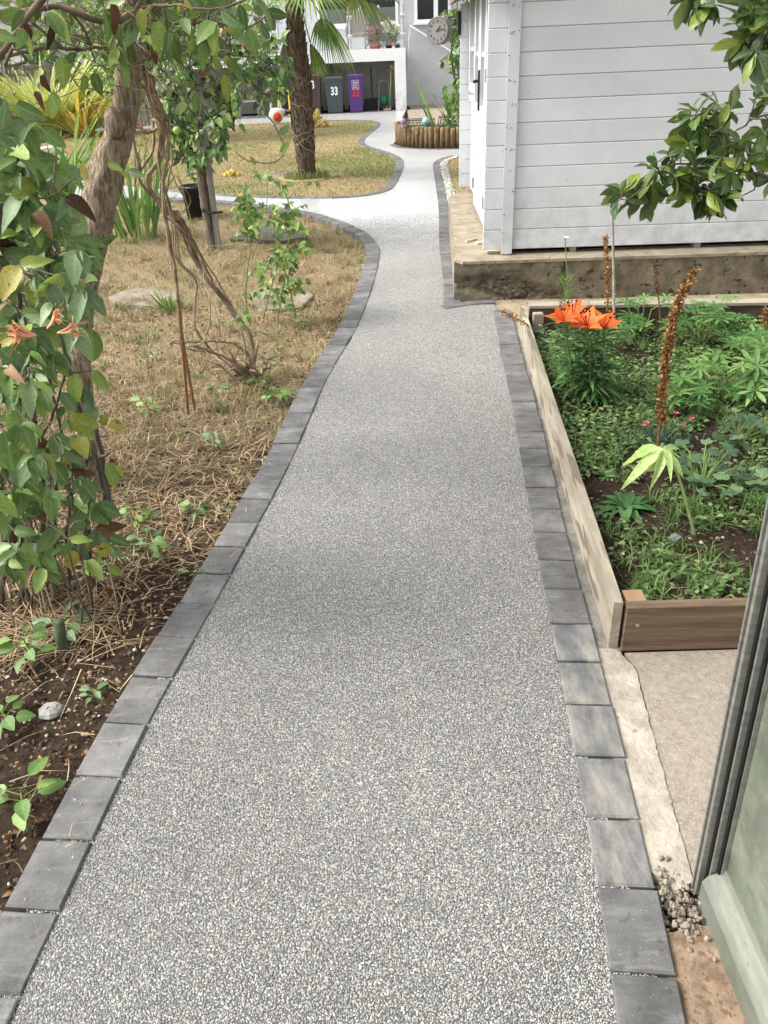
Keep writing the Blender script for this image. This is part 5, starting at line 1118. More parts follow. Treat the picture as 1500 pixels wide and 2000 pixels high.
for pts, a, b in vl:
    P = [p + rv(.002) for p in pxline(pts, VY)]; q.tube(P, [r_ * .62 for r_ in taper(P, a * .9, b)], 8, .08); mains.append((P, 0))
    for k_ in range(2 if len(pts) > 7 else 1 if len(pts) > 5 else 0):
        ph = random.uniform(0, 6.28); o_ = rv(.012); m_ = int(len(P) * random.uniform(.55, 1)); P2 = [p + o_ * math.sin(math.pi * i / m_) * 2 + Vector((math.cos(ph + i * .28), math.sin(ph + i * .28), 0)) * a * .95 for i, p in enumerate(P[:m_])]; q.tube(P2, [r_ * .38 for r_ in taper(P2, a, b)], 6, .08)
for i in range(26):                                         # twiggy stump
    a = random.uniform(0, 6.28); b0 = vb + Vector((math.cos(a) * .03, math.sin(a) * .03, 0)); e = vb + Vector((random.gauss(-.04, .13), random.gauss(0, .1), random.uniform(.05, .24))); P = wob(b0, e, 4, .08, .1); q.tube(P, taper(P, random.uniform(.008, .02), .004), 6, .1)
q.build('stem', MAT['vine'], vn, True)
q2 = MB(vb); T = region(16, [(420, 560), (500, 590), (540, 700), (500, 740), (440, 660)], VY - .2, VY + .2); pl_ = grow(q2, mains, T, .035, .07, .0014, .5, False, .3, .5, .5); q2.build('twig', MAT['twig'], vn)
ls_sm = leafset('leaf', MAT['lf_light'], 3, .6, wd=.5) + leafset('leaf', MAT['lf_honey'], 3, .5, wd=.5) + leafset('leaf', MAT['lf_brown'], 3, .3, wd=.5, curl=.6) + leafset('leaf', MAT['lf_yellow'], 2, .2, wd=.5)
put_leaves(vn, ls_sm, pl_, 60)
for i, (pts, lab) in enumerate((([(323, 427), (340, 517), (347, 583), (353, 643), (366, 796)], 'thin reddish cane in the soil left of its twin'), ([(335, 500), (350, 600), (357, 667), (383, 815)], 'thin reddish cane nearest the path'))):
    P = pxline(pts, G(375, 810, -.05).y); P.append(P[-1] + Vector((.003, 0, -.1))); q = MB(P[-1]); q.tube(P, .0085, 7, .04)
    for k in range(2, len(P) - 2, 5): q.tube([P[k] - Vector((0, 0, .004)), P[k] + Vector((0, 0, .004))], .0105, 7)
    tag(q.build('garden_cane', MAT['redcane'], None, True), lab, 'cane', 'reddish canes under the vine')

# ================================================================== APPLE TREE WITH STAKE
ab = G(412, 490, -.05); AYD = ab.y; ap = thing('apple_tree', ab, 'young apple tree with green fruit tied to a grey stake', 'apple tree')
P = pxline([(416, 492), (408, 440), (398, 380), (392, 320), (395, 270), (391, 220), (388, 190)], AYD); q = MB(ab); q.tube(P, taper(P, .045, .05), 10, .08); q.build('trunk', MAT['bark_dark'], ap, True); mains = [(P, 0)]
q = MB(ab)
for pts, a, b in (([(388, 195), (375, 182), (345, 175), (318, 185)], .035, .02), ([(390, 192), (410, 182), (435, 168), (470, 150), (520, 130)], .035, .015), ([(389, 190), (395, 150), (420, 110), (450, 70), (470, 20)], .03, .01), ([(388, 190), (370, 150), (340, 110), (330, 60)], .03, .01), ([(470, 150), (500, 170), (530, 190)], .015, .006), ([(420, 178), (440, 200), (450, 240)], .012, .005), ([(345, 176), (330, 210), (335, 260)], .012, .005)):
    P = pxline(pts, AYD); P = [p + Vector((0, (i / len(P)) * random.uniform(-.4, .4), 0)) for i, p in enumerate(P)]; q.tube(P, taper(P, a, b), 7, .08); mains.append((P, 0))
T = region(120, [(318, 60), (440, 25), (560, 60), (565, 130), (560, 200), (520, 215), (450, 200), (330, 190)], AYD - .7, AYD + .8) + region(75, [(318, 190), (440, 200), (470, 240), (440, 290), (420, 330), (380, 350), (330, 330)], AYD - .4, AYD + .5)
pl_ = grow(q, mains, T, .095, .06, .004, .25, True, .6, .4, .45); q.build('branch', MAT['bark_dark'], ap, True)
ls_a = leafset('leaf', MAT['lf_apple'], 5, .8, wd=.5, curl=.3) + leafset('leaf', MAT['lf_light'], 3, .22, wd=.5, curl=.3); put_leaves(ap, ls_a, pl_, 300)
am = MB(); am.lathe((0, 0, 0), [(.004, -.03), (.018, -.033), (.032, -.015), (.035, .005), (.028, .026), (.012, .033), (.003, .026)], 12); am1 = am.mesh('apple', MAT['apple'], True); am2 = am.mesh('apple', MAT['apple_red'], True)
for i, (px, py) in enumerate(((437, 62), (382, 102), (478, 85), (455, 135), (457, 188), (461, 222), (345, 255))):
    o = link('apple', am2 if i < 3 else am1, ap); p = AY(px, py, AYD - .3 if i > 2 else AYD - .4); o.location = p - wpos(ap); o.scale = [random.uniform(.75, .95)] * 3; o.rotation_euler = (random.uniform(-.4, .4), random.uniform(-.4, .4), 0)
sk = G(428, 490, -.05); stk = thing('tree_stake', sk, 'square grey timber stake leaning beside the apple tree', 'stake')
q = MB(sk); q.bar(AY(429, 500, sk.y), AY(388, 168, sk.y - .05), .05, .05); q.build('post', pm('grey_timber', '6a6660', '86827b', 3, .85, .3, 14, (9, 9, 1)), stk)
for a, b in (((388, 243), (443, 250)), ((395, 412), (435, 414))):
    q = MB(sk); p0, p1 = AY(*a, sk.y - .1), AY(*b, sk.y - .1); q.tube([p0 + Vector((0, .08, 0)), p0, (p0 + p1) / 2 + Vector((0, -.02, -.01)), p1], .012, 6); q.build('tie', MAT['black'], stk)

# bucket-like plant pot, stepping stones, plastic mat, stump, stone
p = G(390, 427, -.05); q = MB(p); q.lathe(p, [(.13, 0), (.14, .0), (.165, .34), (.18, .345), (.18, .38), (.165, .38), (.13, .06), (0, .06)], 22); tag(q.build('black_pot', MAT['black'], None, True), 'empty black plastic pot by the side path behind the apple trunk', 'pot')
def stone(pxs, label, h=.004):
    P = [G(x, y, -.03) for x, y in pxs]; c = sum(P, Vector()) / len(P); q = MB(c); q.prism([(v.x, v.y) for v in P], -.1, -.02 + h); tag(q.build('stepping_stone', MAT['stone'], None), label, 'stone', 'flat stepping stones in the dry grass')
stone([(212, 583), (250, 568), (298, 565), (345, 572), (352, 590), (312, 602), (225, 598)], 'flat stepping stone left of the vine stems')
stone([(478, 590), (505, 572), (548, 566), (600, 568), (612, 580), (585, 604), (520, 608)], 'flat stepping stone under the rose stems')
stone([(495, 348), (530, 340), (580, 342), (570, 352), (510, 356)], 'flat stepping stone on the lawn near the palm', .02)
c = G(530, 462, -.03); mt = thing('drain_mat', c, 'dark slatted plastic mat lying in the dry grass', 'mat')
xs = [G(450, 470, -.03), G(520, 443, -.03), G(600, 466, -.03), G(560, 474, -.03)]
q = MB(c); q.prism([(v.x, v.y) for v in (xs[0], xs[3], xs[2], xs[1])], -.06, -.015)
q.build('base', NT('mat_plastic').fin('4b4a47', .7), mt)
e1 = (xs[3] - xs[0]); e2 = (xs[1] - xs[0])
for i in range(10):
    q = MB(c); t0 = i / 9; a = xs[0] + e2 * t0; b = xs[3] + (xs[2] - xs[3]) * t0; q.bar(a + Vector((0, 0, .02)), b + Vector((0, 0, .02)), .03, .012); q.build('slat', NT('mat_slat').fin('5e5c58', .7) if i == 0 else bpy.data.materials['mat_slat'], mt)
p0 = G(128, 1278, -.05); q = MB(p0); q.tube([p0 + Vector((.005, 0, -.05)), AY(120, 1250, p0.y), AY(114, 1213, p0.y)], [.017, .017, .018], 10, .05); tag(q.build('green_stub_post', pm('algae_post', '38432f', '56614a', 20, .85, .3, 40, (3, 3, 1)), None, True), 'short green sawn-off stub post standing in the soil', 'post')
p0 = G(100, 1392, -.045); q = MB(p0); q.ball(p0 + Vector((0, 0, .005)), .04, 9, 6, .16, (1.0, .75, .5)); tag(q.build('white_stone', pm('pale_stone', '83827d', 'a09e98', 14, .9, .5), None), 'pale grey lump of stone on the dark soil', 'stone')

# ================================================================== ROSE, SWORD PLANTS, BACKGROUND
rb = G(530, 640, -.05); ro = thing('rose_bush', rb, 'straggly rose bush with sparse green leaves beside the path', 'rose bush'); RY = rb.y
q = MB(rb); mains = []
for pts, a, b in (([(482, 610), (480, 560), (490, 470), (482, 430), (485, 380)], .007, .004), ([(580, 640), (570, 580), (558, 520), (565, 450), (562, 390), (540, 360)], .008, .004), ([(540, 640), (550, 580), (560, 530), (580, 490), (600, 460)], .008, .003), ([(515, 620), (530, 560), (545, 500), (540, 440), (530, 410)], .006, .003), ([(520, 410), (525, 340), (530, 300)], .003, .002), ([(562, 455), (545, 430), (525, 415)], .004, .002), ([(562, 390), (575, 375), (590, 365)], .003, .002), ([(558, 520), (500, 530), (470, 560)], .004, .002), ([(490, 470), (440, 480), (400, 480)], .004, .002)):
    P = pxline(pts, RY); P = [p + rv(.002) for p in P]; q.tube(P, taper(P, a, b), 6, .06); mains.append((P, 0))
T = region(28, [(458, 385), (500, 375), (505, 470), (462, 450)], RY - .25, RY + .2) + region(28, [(520, 400), (600, 400), (600, 460), (540, 480)], RY - .2, RY + .2) + region(36, [(490, 490), (600, 480), (610, 540), (560, 600), (500, 560)], RY - .25, RY + .2) + region(8, [(480, 560), (600, 560), (600, 650), (480, 640)], RY - .3, RY) + region(7, [(490, 340), (620, 350), (600, 390), (500, 380)], RY - .1, RY + .2)
pl_ = grow(q, mains, T, .052, .055, .0016, .4, True, .35, .5, .5); q.build('stem', MAT['greenstem'], ro, True)
ls_r = leafset('leaf', MAT['lf_honey'], 4, .6, wd=.6, curl=.2) + leafset('leaf', MAT['lf_light'], 4, .4, wd=.6, curl=.2) + leafset('leaf', MAT['lf_yellow'], 2, .05, wd=.5); put_leaves(ro, ls_r, pl_, 290)
p = AY(528, 505, RY - .15); q = MB(p)
for k in range(7): a = k * .9; d = Vector((math.cos(a), -.3, math.sin(a))); u = Vector((-math.sin(a), 0, math.cos(a))); q.add([p, p + d * .012 + u * .008, p + d * .022, p + d * .012 - u * .008], [[0, 1, 2, 3]])
q.build('flower', MAT['crimson'], ro)

sword('crocosmia', G(265, 470, -.05), 46, 1.0, 'clump of green sword leaves behind the leaning trunk', 'plant', ls_sp, .32, 'crocosmia clumps', .28)
sword('crocosmia', G(120, 405, -.05), 50, 1.15, 'clump of arching green sword leaves left of the leaning trunk', 'plant', ls_sp, .75, 'crocosmia clumps', .2)
for (px, py, n) in ((275, 252, 12), (278, 278, 12), (340, 310, 8), (165, 252, 10)):
    c = AY(px, py, 8.6); r = thing('crocosmia_flower', c, {275: 'upper red crocosmia flower right of the leaning trunk', 278: 'lower red crocosmia flower right of the leaning trunk', 340: 'rusty red crocosmia flower left of the apple trunk', 165: 'red crocosmia flower left of the leaning trunk'}[px], 'flower', 'crocosmia flowers'); q = MB(c)
    q.tube([c, c + Vector((.03, .05, -.3)), Vector((c.x + .08, c.y + .1, -.05))], .004, 4); q.build('stalk', MAT['greenstem'], r); q = MB(c)
    for k in range(n): e = c + rv(.035); d = rv(1).normalized(); u = d.orthogonal().normalized(); q.add([e, e + d * .02 + u * .008, e + d * .034, e + d * .02 - u * .008], [[0, 1, 2, 3]], random.random())
    q.build('petal', MAT['redfl'], r)
sword('golden_flax', G(165, 268, -.02), 70, 1.5, 'golden yellow drooping flax leaves beyond the leaning trunk', 'plant', ls_gold + leafset('leaf', MAT['lf_lime'], 2, .5, wd=.06, shape='blade', curl=.6), .9, 'yellow flax clumps', .25)
sword('variegated_flax', G(105, 268, -.02), 150, 2.1, 'tall pale yellow variegated flax on the far left', 'plant', ls_lime, .6, 'yellow flax clumps', .5)
sword('green_tuft', G(335, 612, -.05), 40, .22, 'bright green grass tuft beside the stepping stone', 'grass tuft', ls_sp, .8, None, .08)

# boundary fence, sheds and trees behind
fb = AY(150, 200, 23); fn = thing('slat_fence', (-9.5, 24.5, 0), 'brown vertical slat fence behind the flax on the left boundary', 'fence')
fm_ = MB(); fm_.box((0, 0, .85), (.085, .02, 1.7), None, .003); fme = fm_.mesh('slat', MAT['fence'])
for i in range(95):
    x = -16.2 + i * .105; o = link('slat', fme, fn); o.location = Vector((x, 26.2 + (x + 11) * .02, random.uniform(-.02, .02))) - wpos(fn); o.rotation_euler.z = random.uniform(-.04, .04)
for z in (.35, 1.45): q = MB((-11, 26.3, z)); q.box((-11.2, 26.25, z), (10.2, .05, .08), Matrix.Rotation(.02, 3, 'Z')); q.build('rail', MAT['fence'], fn)
q = MB((-14, 30, 0)); nb = thing('neighbour_house', (-14, 31, 0), 'white neighbouring house glimpsed through the leaves at far left', 'house')
q = MB(nb.location); q.box((-15, 33, 1.6), (7, 4, 3.2)); q.build('wall', MAT['white'], nb)
q = MB(nb.location); q.add([Vector(v) for v in ((-18.8, 30.7, 3.2), (-11.2, 30.7, 3.2), (-11.2, 33, 4.6), (-18.8, 33, 4.6), (-18.8, 35.3, 3.2), (-11.2, 35.3, 3.2))], [[0, 1, 2, 3], [3, 2, 5, 4], [0, 3, 4], [1, 5, 2]]); q.build('roof', pm('slate', '6b6964', '83807a', 5, .8, .3), nb)
q = MB(nb.location); q.box((-14, 30.98, 2.0), (1.2, .06, 1.0)); q.build('window', MAT['winglass'], nb)
def bush(name, x, y, rx, rz, zc, n, size, ls, label, cat, group, trunk=True, limit=0):
    t = thing(name, (x, y, 0), label, cat, group); q = MB(t.location); mains = []
    top = zc
    for k in range(6):
        e = Vector((x + random.gauss(0, rx * .5), y + random.gauss(0, rx * .4), zc + random.uniform(-.3, .7) * rz)); P = wob((x, y, -.1), e, 5, .05); q.tube(P, taper(P, .05, .012), 6, .1); mains.append((P, 0))
    q.build('trunk', MAT['bark_dark'], t, True); c0 = []
    for k in range(14):
        d = rv(1).normalized(); c0.append((Vector((x + d.x * rx * .75, y + d.y * rx * .75, zc + d.z * rz * .75)), random.uniform(.3, .5) * rx))
    pl_ = []
    for i in range(n):
        c, r = random.choice(c0); d = rv(1).normalized(); p = c + d * r * random.random() ** .35; pl_.append((p, d + rv(.7) + Vector((0, 0, -.4)), d + Vector((0, 0, .7)) + rv(.4), size * random.uniform(.7, 1.3)))
    put_leaves(t, ls, pl_, limit, rest='crown')
ls_l2 = leafset('leaf', MAT['lf_light'], 3, wd=.5); ls_a2 = leafset('leaf', MAT['lf_apple'], 3, wd=.5)
bush('garden_tree', -4.6, 21.5, 1.9, 1.9, 2.4, 4200, .14, ls_l2, 'light green tree between the apple tree and the terrace', 'tree', 'trees along the far boundary')
bush('garden_tree', -8.6, 27.6, 1.7, 1.6, 1.6, 3200, .14, ls_a2, 'dark green bushy tree left of the light green tree', 'tree', 'trees along the far boundary')
bush('garden_shrub', -12.4, 24.6, 1.5, 1.2, 1.1, 2400, .13, ls_a2, 'dark green shrub in front of the slat fence', 'shrub', 'shrubs along the far boundary')
bush('garden_shrub', -10.6, 19.4, .9, .6, .5, 1600, .10, ls_a2, 'dense green shrub at the foot of the yellow flax', 'shrub', 'shrubs along the far boundary')
bush('garden_shrub', -5.6, 13.0, .6, .35, .3, 700, .09, ls_a2, 'low dark green shrub beside the side path', 'shrub', 'shrubs along the far boundary')
bush('garden_tree', -12.5, 24, 2.2, 2.4, 2.6, 4200, .16, ls_a2, 'tall dark tree in the far left corner', 'tree', 'trees along the far boundary')
q = MB((-5.9, 17.2, 0)); p0, p1 = G(62, 296, .1), G(112, 288, .1); q.bar(p0, p1, .25, .08); tag(q.build('white_plank', MAT['white'], None), 'white painted plank edge below the yellow flax', 'plank')

# ================================================================== OVERHANGING TREE (right)
OY = 3.7
ot = thing('overhanging_tree', Vector((3.5, 4.3, 0)), 'glossy leaved tree reaching in branches before the shed wall', 'tree')
q = MB(ot.location); P = catmull([(3.5, 4.3, 0), (3.45, 4.3, .6), (3.4, 4.2, 1.2), (3.42, 4.1, 1.8), (3.5, 4.0, 2.6)], .1); q.tube(P, taper(P, .09, .05), 12, .08); q.build('trunk', MAT['bark_dark'], ot, True)
br = [([Vector((3.4, 4.2, 1.0)), Vector((2.7, 3.9, .98))] + [AY(x, y, OY) for x, y in ((1520, 345), (1440, 325), (1370, 320), (1310, 325), (1270, 352), (1235, 385), (1205, 395))], .016, .003), ([Vector((3.4, 4.2, 1.15)), Vector((2.7, 3.9, 1.15))] + [AY(x, y, OY) for x, y in ((1520, 225), (1450, 250), (1400, 265), (1345, 262))], .012, .003),
      ([AY(x, y, OY) for x, y in ((1445, 325), (1430, 270), (1400, 220))], .006, .002), ([AY(x, y, OY) for x, y in ((1400, 322), (1370, 350), (1340, 378), (1310, 385))], .005, .002), ([AY(x, y, OY) for x, y in ((1450, 330), (1440, 370), (1415, 395))], .006, .002), ([AY(x, y, OY) for x, y in ((1480, 335), (1470, 370), (1450, 380))], .006, .002),
      ([Vector((3.42, 4.1, 1.75)), Vector((2.6, 3.7, 1.8))] + [AY(x, y, 3.4) for x, y in ((1530, 40), (1470, 0), (1400, -15), (1330, -5), (1310, 5))], .014, .003), ([Vector((2.6, 3.7, 1.7)), AY(1520, 90, 3.4), AY(1480, 75, 3.4), AY(1450, 70, 3.4), AY(1440, 40, 3.4)], .008, .003), ([AY(1530, 40, 3.4), AY(1500, 90, 3.4), AY(1470, 110, 3.4)], .006, .002),
      ([Vector((3.4, 4.2, 1.6)), Vector((3.1, 4.6, 2.2)), Vector((2.6, 4.8, 2.7))], .03, .01), ([Vector((3.45, 4.0, 2.2)), Vector((3.0, 3.4, 2.6)), Vector((2.5, 3.0, 2.9))], .03, .01)]
q = MB(ot.location); mains = []
for pts, a, b in br:
    P = [p + rv(.004) for p in catmull(pts, .1)]; q.tube(P, taper(P, a, b), 7, .06); mains.append((P[int(len(P) * .25):], 0))
def rosettes(q, mains, T, size, k, ls_places):
    for t in T:
        S = nearest(mains, t); P = wob(S, t, 3, .06, .03); q.tube(P, [.004, .0035, .003, .0022], 5); d = (P[-1] - P[-2]).normalized()
        for i in range(random.randint(*k)):
            a = rv(1); a = (a - d * a.dot(d)).normalized(); ld = d * random.uniform(.1, 1.1) + a * 1.0 + Vector((0, 0, random.uniform(-.5, .35))); ls_places.append((t - d * random.uniform(0, .04), ld, Vector((0, 0, .6)) + d * .3 + rv(.35), size * random.uniform(.6, 1.15)))
pl_ = []
rosettes(q, mains, region(5, [(1165, 372), (1235, 350), (1245, 395), (1175, 400)], OY - .1, OY + .1) + region(9, [(1235, 335), (1290, 310), (1310, 370), (1250, 395)], OY - .12, OY + .12) + region(17, [(1300, 230), (1400, 190), (1420, 300), (1310, 320)], OY - .2, OY + .2) + region(12, [(1310, 335), (1400, 330), (1420, 385), (1320, 390)], OY - .2, OY + .2) + region(22, [(1400, 180), (1520, 160), (1520, 360), (1410, 350)], OY - .3, OY + .2) + region(6, [(1380, 370), (1450, 370), (1440, 405), (1390, 405)], OY - .1, OY + .1), .098, (5, 8), pl_)
rosettes(q, mains, region(6, [(1310, -10), (1400, -15), (1400, 25), (1320, 15)], 3.3, 3.5) + region(22, [(1440, -10), (1520, -10), (1520, 110), (1450, 100)], 3.2, 3.6) + region(5, [(1450, 60), (1500, 60), (1500, 120), (1450, 115)], 3.3, 3.5), .1, (5, 8), pl_)
rosettes(q, mains, [Vector((random.uniform(2.3, 4.6), random.uniform(2.9, 5.4), random.uniform(1.95, 3.2))) for _ in range(120)], .095, (6, 9), pl_)
q.build('branch', MAT['bark_dark'], ot, True)
ls_m = leafset('leaf', MAT['lf_magn'], 6, wd=.42, curl=.3, shape='obov', seg=6, fold=.25); put_leaves(ot, ls_m, pl_, 300)

# ================================================================== PLANTS IN THE RAISED BED
def on_bed(px, py): p = G(px, py, .06); p.z = bzz(p.x, p.y); return p
# orange lilies
lb = on_bed(1140, 778); li = thing('orange_lily', lb, 'clump of orange lilies in full bloom at the bed corner', 'lily'); LY = lb.y
ls_li = leafset('leaf', MAT['lf_lily'], 4, wd=.17, shape='lance', curl=.35, fold=.3); pl_ = []; q = MB(lb)
petal = leafset('petal', MAT['orange'], 4, wd=.5, shape='lance', curl=.5, fold=.12, seg=6)
for sx, fx_, fy_, Yo in ((1118, 1100, 632, -.05), (1135, 1120, 622, .10), (1150, 1148, 640, -.05), (1165, 1180, 642, .02)):
    b0 = on_bed(sx, 780); tpn = AY(fx_, fy_, LY + Yo); P = catmull([b0, b0.lerp(tpn, .5) + Vector((.01, 0, 0)), tpn], .03); q.tube(P, taper(P, .007, .004), 6)
    for i in range(60):
        f = .12 + .86 * i / 60; j = min(int(f * (len(P) - 1)), len(P) - 2); a = i * 2.4; d = Vector((math.cos(a), math.sin(a), .35 + .3 * f)); pl_.append((P[j], d, Vector((0, 0, 1)), .15 * (1 - .35 * f) * random.uniform(.8, 1.15)))
    f = bpy.data.objects.new('flower', None); col.objects.link(f); f.parent = li; f.location = tpn - wpos(li); f.empty_display_size = .03
    ax = Vector((random.uniform(-.35, .35), random.uniform(-.55, -.1), 1)).normalized(); u = ax.orthogonal().normalized(); v = ax.cross(u)
    for k in range(6):
        a = k * math.pi / 3 + .2; e = u * math.cos(a) + v * math.sin(a); l = pick(petal); o = link('petal', l[0], f); m = orient(ax * 1.15 + e * .7, ax * .6 - e * .9).to_4x4() @ Matrix.Diagonal((1.0 if k % 2 else 1.25, 1, 1, 1)) @ Matrix.Scale(.095 * random.uniform(.92, 1.05), 4); o.matrix_local = m
    for k in range(6):
        a = k * math.pi / 3 + .6; e = (ax + (u * math.cos(a) + v * math.sin(a)) * .28).normalized(); s = MB((0, 0, 0)); s.tube([Vector(), e * .05, e * .085], [.0016, .0013, .001], 4); s.ball(e * .088, .005, 6, 4, 0, (1, 1, 1.4)); o = link('stamen', s.mesh('stamen', MAT['anther'] if k % 2 else MAT['orange']), f)
q.build('stem', MAT['greenstem'], li, True); put_leaves(li, ls_li, pl_, 260)
for (px, py, dx) in ((1128, 610, 0),):
    pass
# cane beside the lily
cb = on_bed(1200, 680); q = MB(cb); P = pxline([(1199, 690), (1199, 560), (1197, 470), (1195, 400)], cb.y); q.tube([P[0] - Vector((0, 0, .1))] + P, .0075, 8)
for k in range(2, len(P) - 1, 4): q.tube([P[k] - Vector((0, 0, .003)), P[k] + Vector((0, 0, .003))], .009, 8)
tag(q.build('bamboo_cane', pm('pale_cane', '8d887a', 'b0aa9b', 20, .6, .1), None, True), 'upright pale bamboo cane behind the orange lilies', 'cane')
# dried flower spikes
def spike(pts, Y, r0, f0, label, m='seed', dens=1.0, size=.012):
    P = pxline(pts, Y); b0 = P[0].copy(); t = thing('dried_flower_spike', b0, label, 'seed head', 'dried flower spikes in the bed'); q = MB(b0); q.tube(P, taper(P, .006, .003), 6); q.build('stalk', MAT['redcane'], t, True); q = MB(b0); n = len(P)
    cum = sum((a - b).length for a, b in zip(P, P[1:])) * (1 - f0)
    for i in range(int(cum * 900 * dens)):
        f = f0 + (1 - f0) * random.random(); j = min(int(f * (n - 1)), n - 2); p = P[j].lerp(P[j + 1], f * (n - 1) - j); d = rv(1).normalized(); r = r0 * (1.1 - .45 * (f - f0) / (1 - f0)) * random.uniform(.5, 1.1); c = p + Vector((d.x, d.y, d.z * .3)) * r; s = size * random.uniform(.6, 1.2)
        a = rv(1).normalized(); b = a.cross(d); b = b.normalized() if b.length > .1 else a.orthogonal(); q.add([c, c + a * s * .6 + d * s * .3, c + d * s + b * s * .4, c + d * s * 1.2 - a * s * .2, c - b * s * .5 + d * s * .5], [[0, 1, 2], [0, 2, 3], [0, 3, 4], [0, 4, 1]], random.random())
    q.build('seed_pod', MAT[m], t, kind='stuff')
k0 = on_bed(1285, 880)
spike([(1283, 885), (1290, 820), (1297, 740), (1307, 660), (1325, 590), (1345, 550), (1362, 528)], k0.y, .0125, .18, 'large leaning brown dried foxglove spike in the bed', size=.015, dens=1.5)
k1 = on_bed(1190, 665); spike([(1186, 680), (1187, 600), (1186, 520), (1182, 462)], k1.y + .02, .012, .25, 'thin brown dried spike behind the orange lilies', size=.012, dens=.9)
k2 = on_bed(1290, 660); spike([(1292, 670), (1288, 600), (1282, 550), (1280, 515)], k2.y, .012, .62, 'small grey dried lupin head before the plinth', 'lf_brown', .8)
k3 = on_bed(1495, 680); spike([(1494, 690), (1492, 640), (1496, 600)], k3.y, .014, .3, 'short brown dried spike at the right end of the sleeper')
P = [G(1050, 655, .06), AY(1030, 635, 4.6), AY(1000, 617, 4.5), AY(972, 605, 4.45)]
t = thing('dried_flower_spike', P[0], 'brown dried spike drooping over the white board corner', 'seed head', 'dried flower spikes in the bed'); q = MB(P[0]); PP = catmull(P, .03); q.tube(PP, taper(PP, .004, .002), 5); q.build('stalk', MAT['redcane'], t); q = MB(P[0])
for i in range(70):
    f = .45 + .55 * random.random(); j = min(int(f * (len(PP) - 1)), len(PP) - 2); c = PP[j] + rv(.006); d = rv(1).normalized(); a = d.orthogonal().normalized(); s = .013; q.add([c, c + d * s + a * s * .5, c + d * s * 1.3, c + d * s - a * s * .5], [[0, 1, 2, 3]], random.random())
q.build('seed_pod', MAT['seed'], t, kind='stuff')
# daisy and feathery cosmos
db = on_bed(1105, 690); DYY = db.y + .1; t = thing('white_daisy', db, 'single white daisy on a tall stalk in front of the shed', 'daisy'); q = MB(db); P = pxline([(1112, 690), (1110, 560), (1106, 510), (1104, 468)], DYY); q.tube(P, .0028, 5); q.build('stem', MAT['greenstem'], t)
pet = leafset('petal', MAT['whitefl'], 2, wd=.35, shape='obov', curl=-.1)
for k in range(12):
    a = k * .5236; put_leaves(t, pet, [(P[-1], Vector((math.cos(a), math.sin(a), .75)), Vector((-math.cos(a), -math.sin(a), .8)), .024)], 20, 'petal')
q = MB(P[-1]); q.ball(P[-1] + Vector((0, 0, .004)), .007, 8, 6, 0, (1, 1, .8)); q.build('centre', NT('daisy_yellow').fin('c9942b', .8), t)
t = thing('feathery_plant', db + Vector((0, .05, 0)), 'feathery bright green foliage below the daisy', 'plant'); q = MB(t.location); P = pxline([(1105, 680), (1103, 600), (1102, 545)], DYY); q.tube(P, .003, 5)
for i in range(120):
    f = .25 + .75 * random.random(); j = min(int(f * (len(P) - 1)), len(P) - 2); a = random.uniform(0, 6.28); d = Vector((math.cos(a), math.sin(a), .9)).normalized(); l = .08 * random.uniform(.4, 1); e = P[j] + d * l; q.tube([P[j], P[j] + d * l * .5 + Vector((0, 0, .003)), e], [.0012, .001, .0006], 3, tint=random.random(), close=False)
    for s in range(3): w_ = P[j] + d * l * random.uniform(.4, .9); q.tube([w_, w_ + (d + rv(.6)).normalized() * .02], .0007, 3, close=False)
q.build('foliage', MAT['lf_light'], t)

# palmate lupin leaves
def palmate(n, mat, wd=.24, up=.25, seg=4):
    Vs, F3s, F4s, rb = [], [], [], []; b = 0
    for k in range(n):
        a = 2 * math.pi * k / n + random.uniform(-.1, .1); V, F3, F4, r = leaf_geo(wd, .3, random.uniform(.1, .4), 'obov', seg, .02, random.random()); V = V * random.uniform(.8, 1.05); Mx = np.array(Matrix.Rotation(a, 3, 'Z') @ Matrix.Rotation(up, 3, 'X')); Vs.append(V @ Mx.T); F3s.append(F3 + b); F4s.append(F4 + b); rb.append(r); b += len(V)
    V = np.vstack(Vs); F3 = np.vstack(F3s); F4 = np.vstack(F4s); rb = np.concatenate(rb); return (np_mesh('leaf', V, [F3, F4], mat, rib=rb), (V, F3, F4, rb), 1.0, mat)
ls_pal = [palmate(8, MAT['lf_lupin']) for _ in range(4)]
def lupin(px, py, n, size, spread, label, ls=None, group='lupins in the raised bed', h=.2, name='lupin'):
    b = on_bed(px, py); t = thing(name, b, label, 'plant', group); q = MB(b); pl_ = []
    for i in range(n):
        a = random.uniform(0, 6.28); r = spread * math.sqrt(random.random()); e = b + Vector((math.cos(a) * r, math.sin(a) * r, h * random.uniform(.45, 1.1))); P = wob(b, e, 4, .03, .1); q.tube(P, [.0035, .003, .0028, .0025, .002], 5); pl_.append((e, rv(1) * Vector((1, 1, .2)) if False else Vector((math.cos(a + random.uniform(-1, 1)), math.sin(a), .1)), Vector((math.cos(a) * .3, math.sin(a) * .3 - .25, 1)) + rv(.2), size * random.uniform(.7, 1.15)))
    q.build('stem', MAT['greenstem'], t, True); put_leaves(t, ls or ls_pal, pl_, 120); return t
lupin(1370, 680, 20, .095, .2, 'bushy lupin with green palmate leaves before the dark sleeper', h=.24)
lupin(1250, 660, 10, .085, .18, 'small lupin with pale palmate leaves behind the cane', h=.2)
lupin(1410, 780, 15, .1, .18, 'lupin with broad palmate leaves right of the dried foxglove', h=.2)
lupin(1490, 740, 14, .1, .18, 'grey green lupin cut by the right edge of the bed', h=.18)
lupin(1330, 800, 9, .085, .13, 'low lupin leaves at the foot of the dried foxglove', h=.13)
lupin(1440, 700, 12, .09, .16, 'dark leafy lupin between its taller neighbours and the sleeper', h=.2)
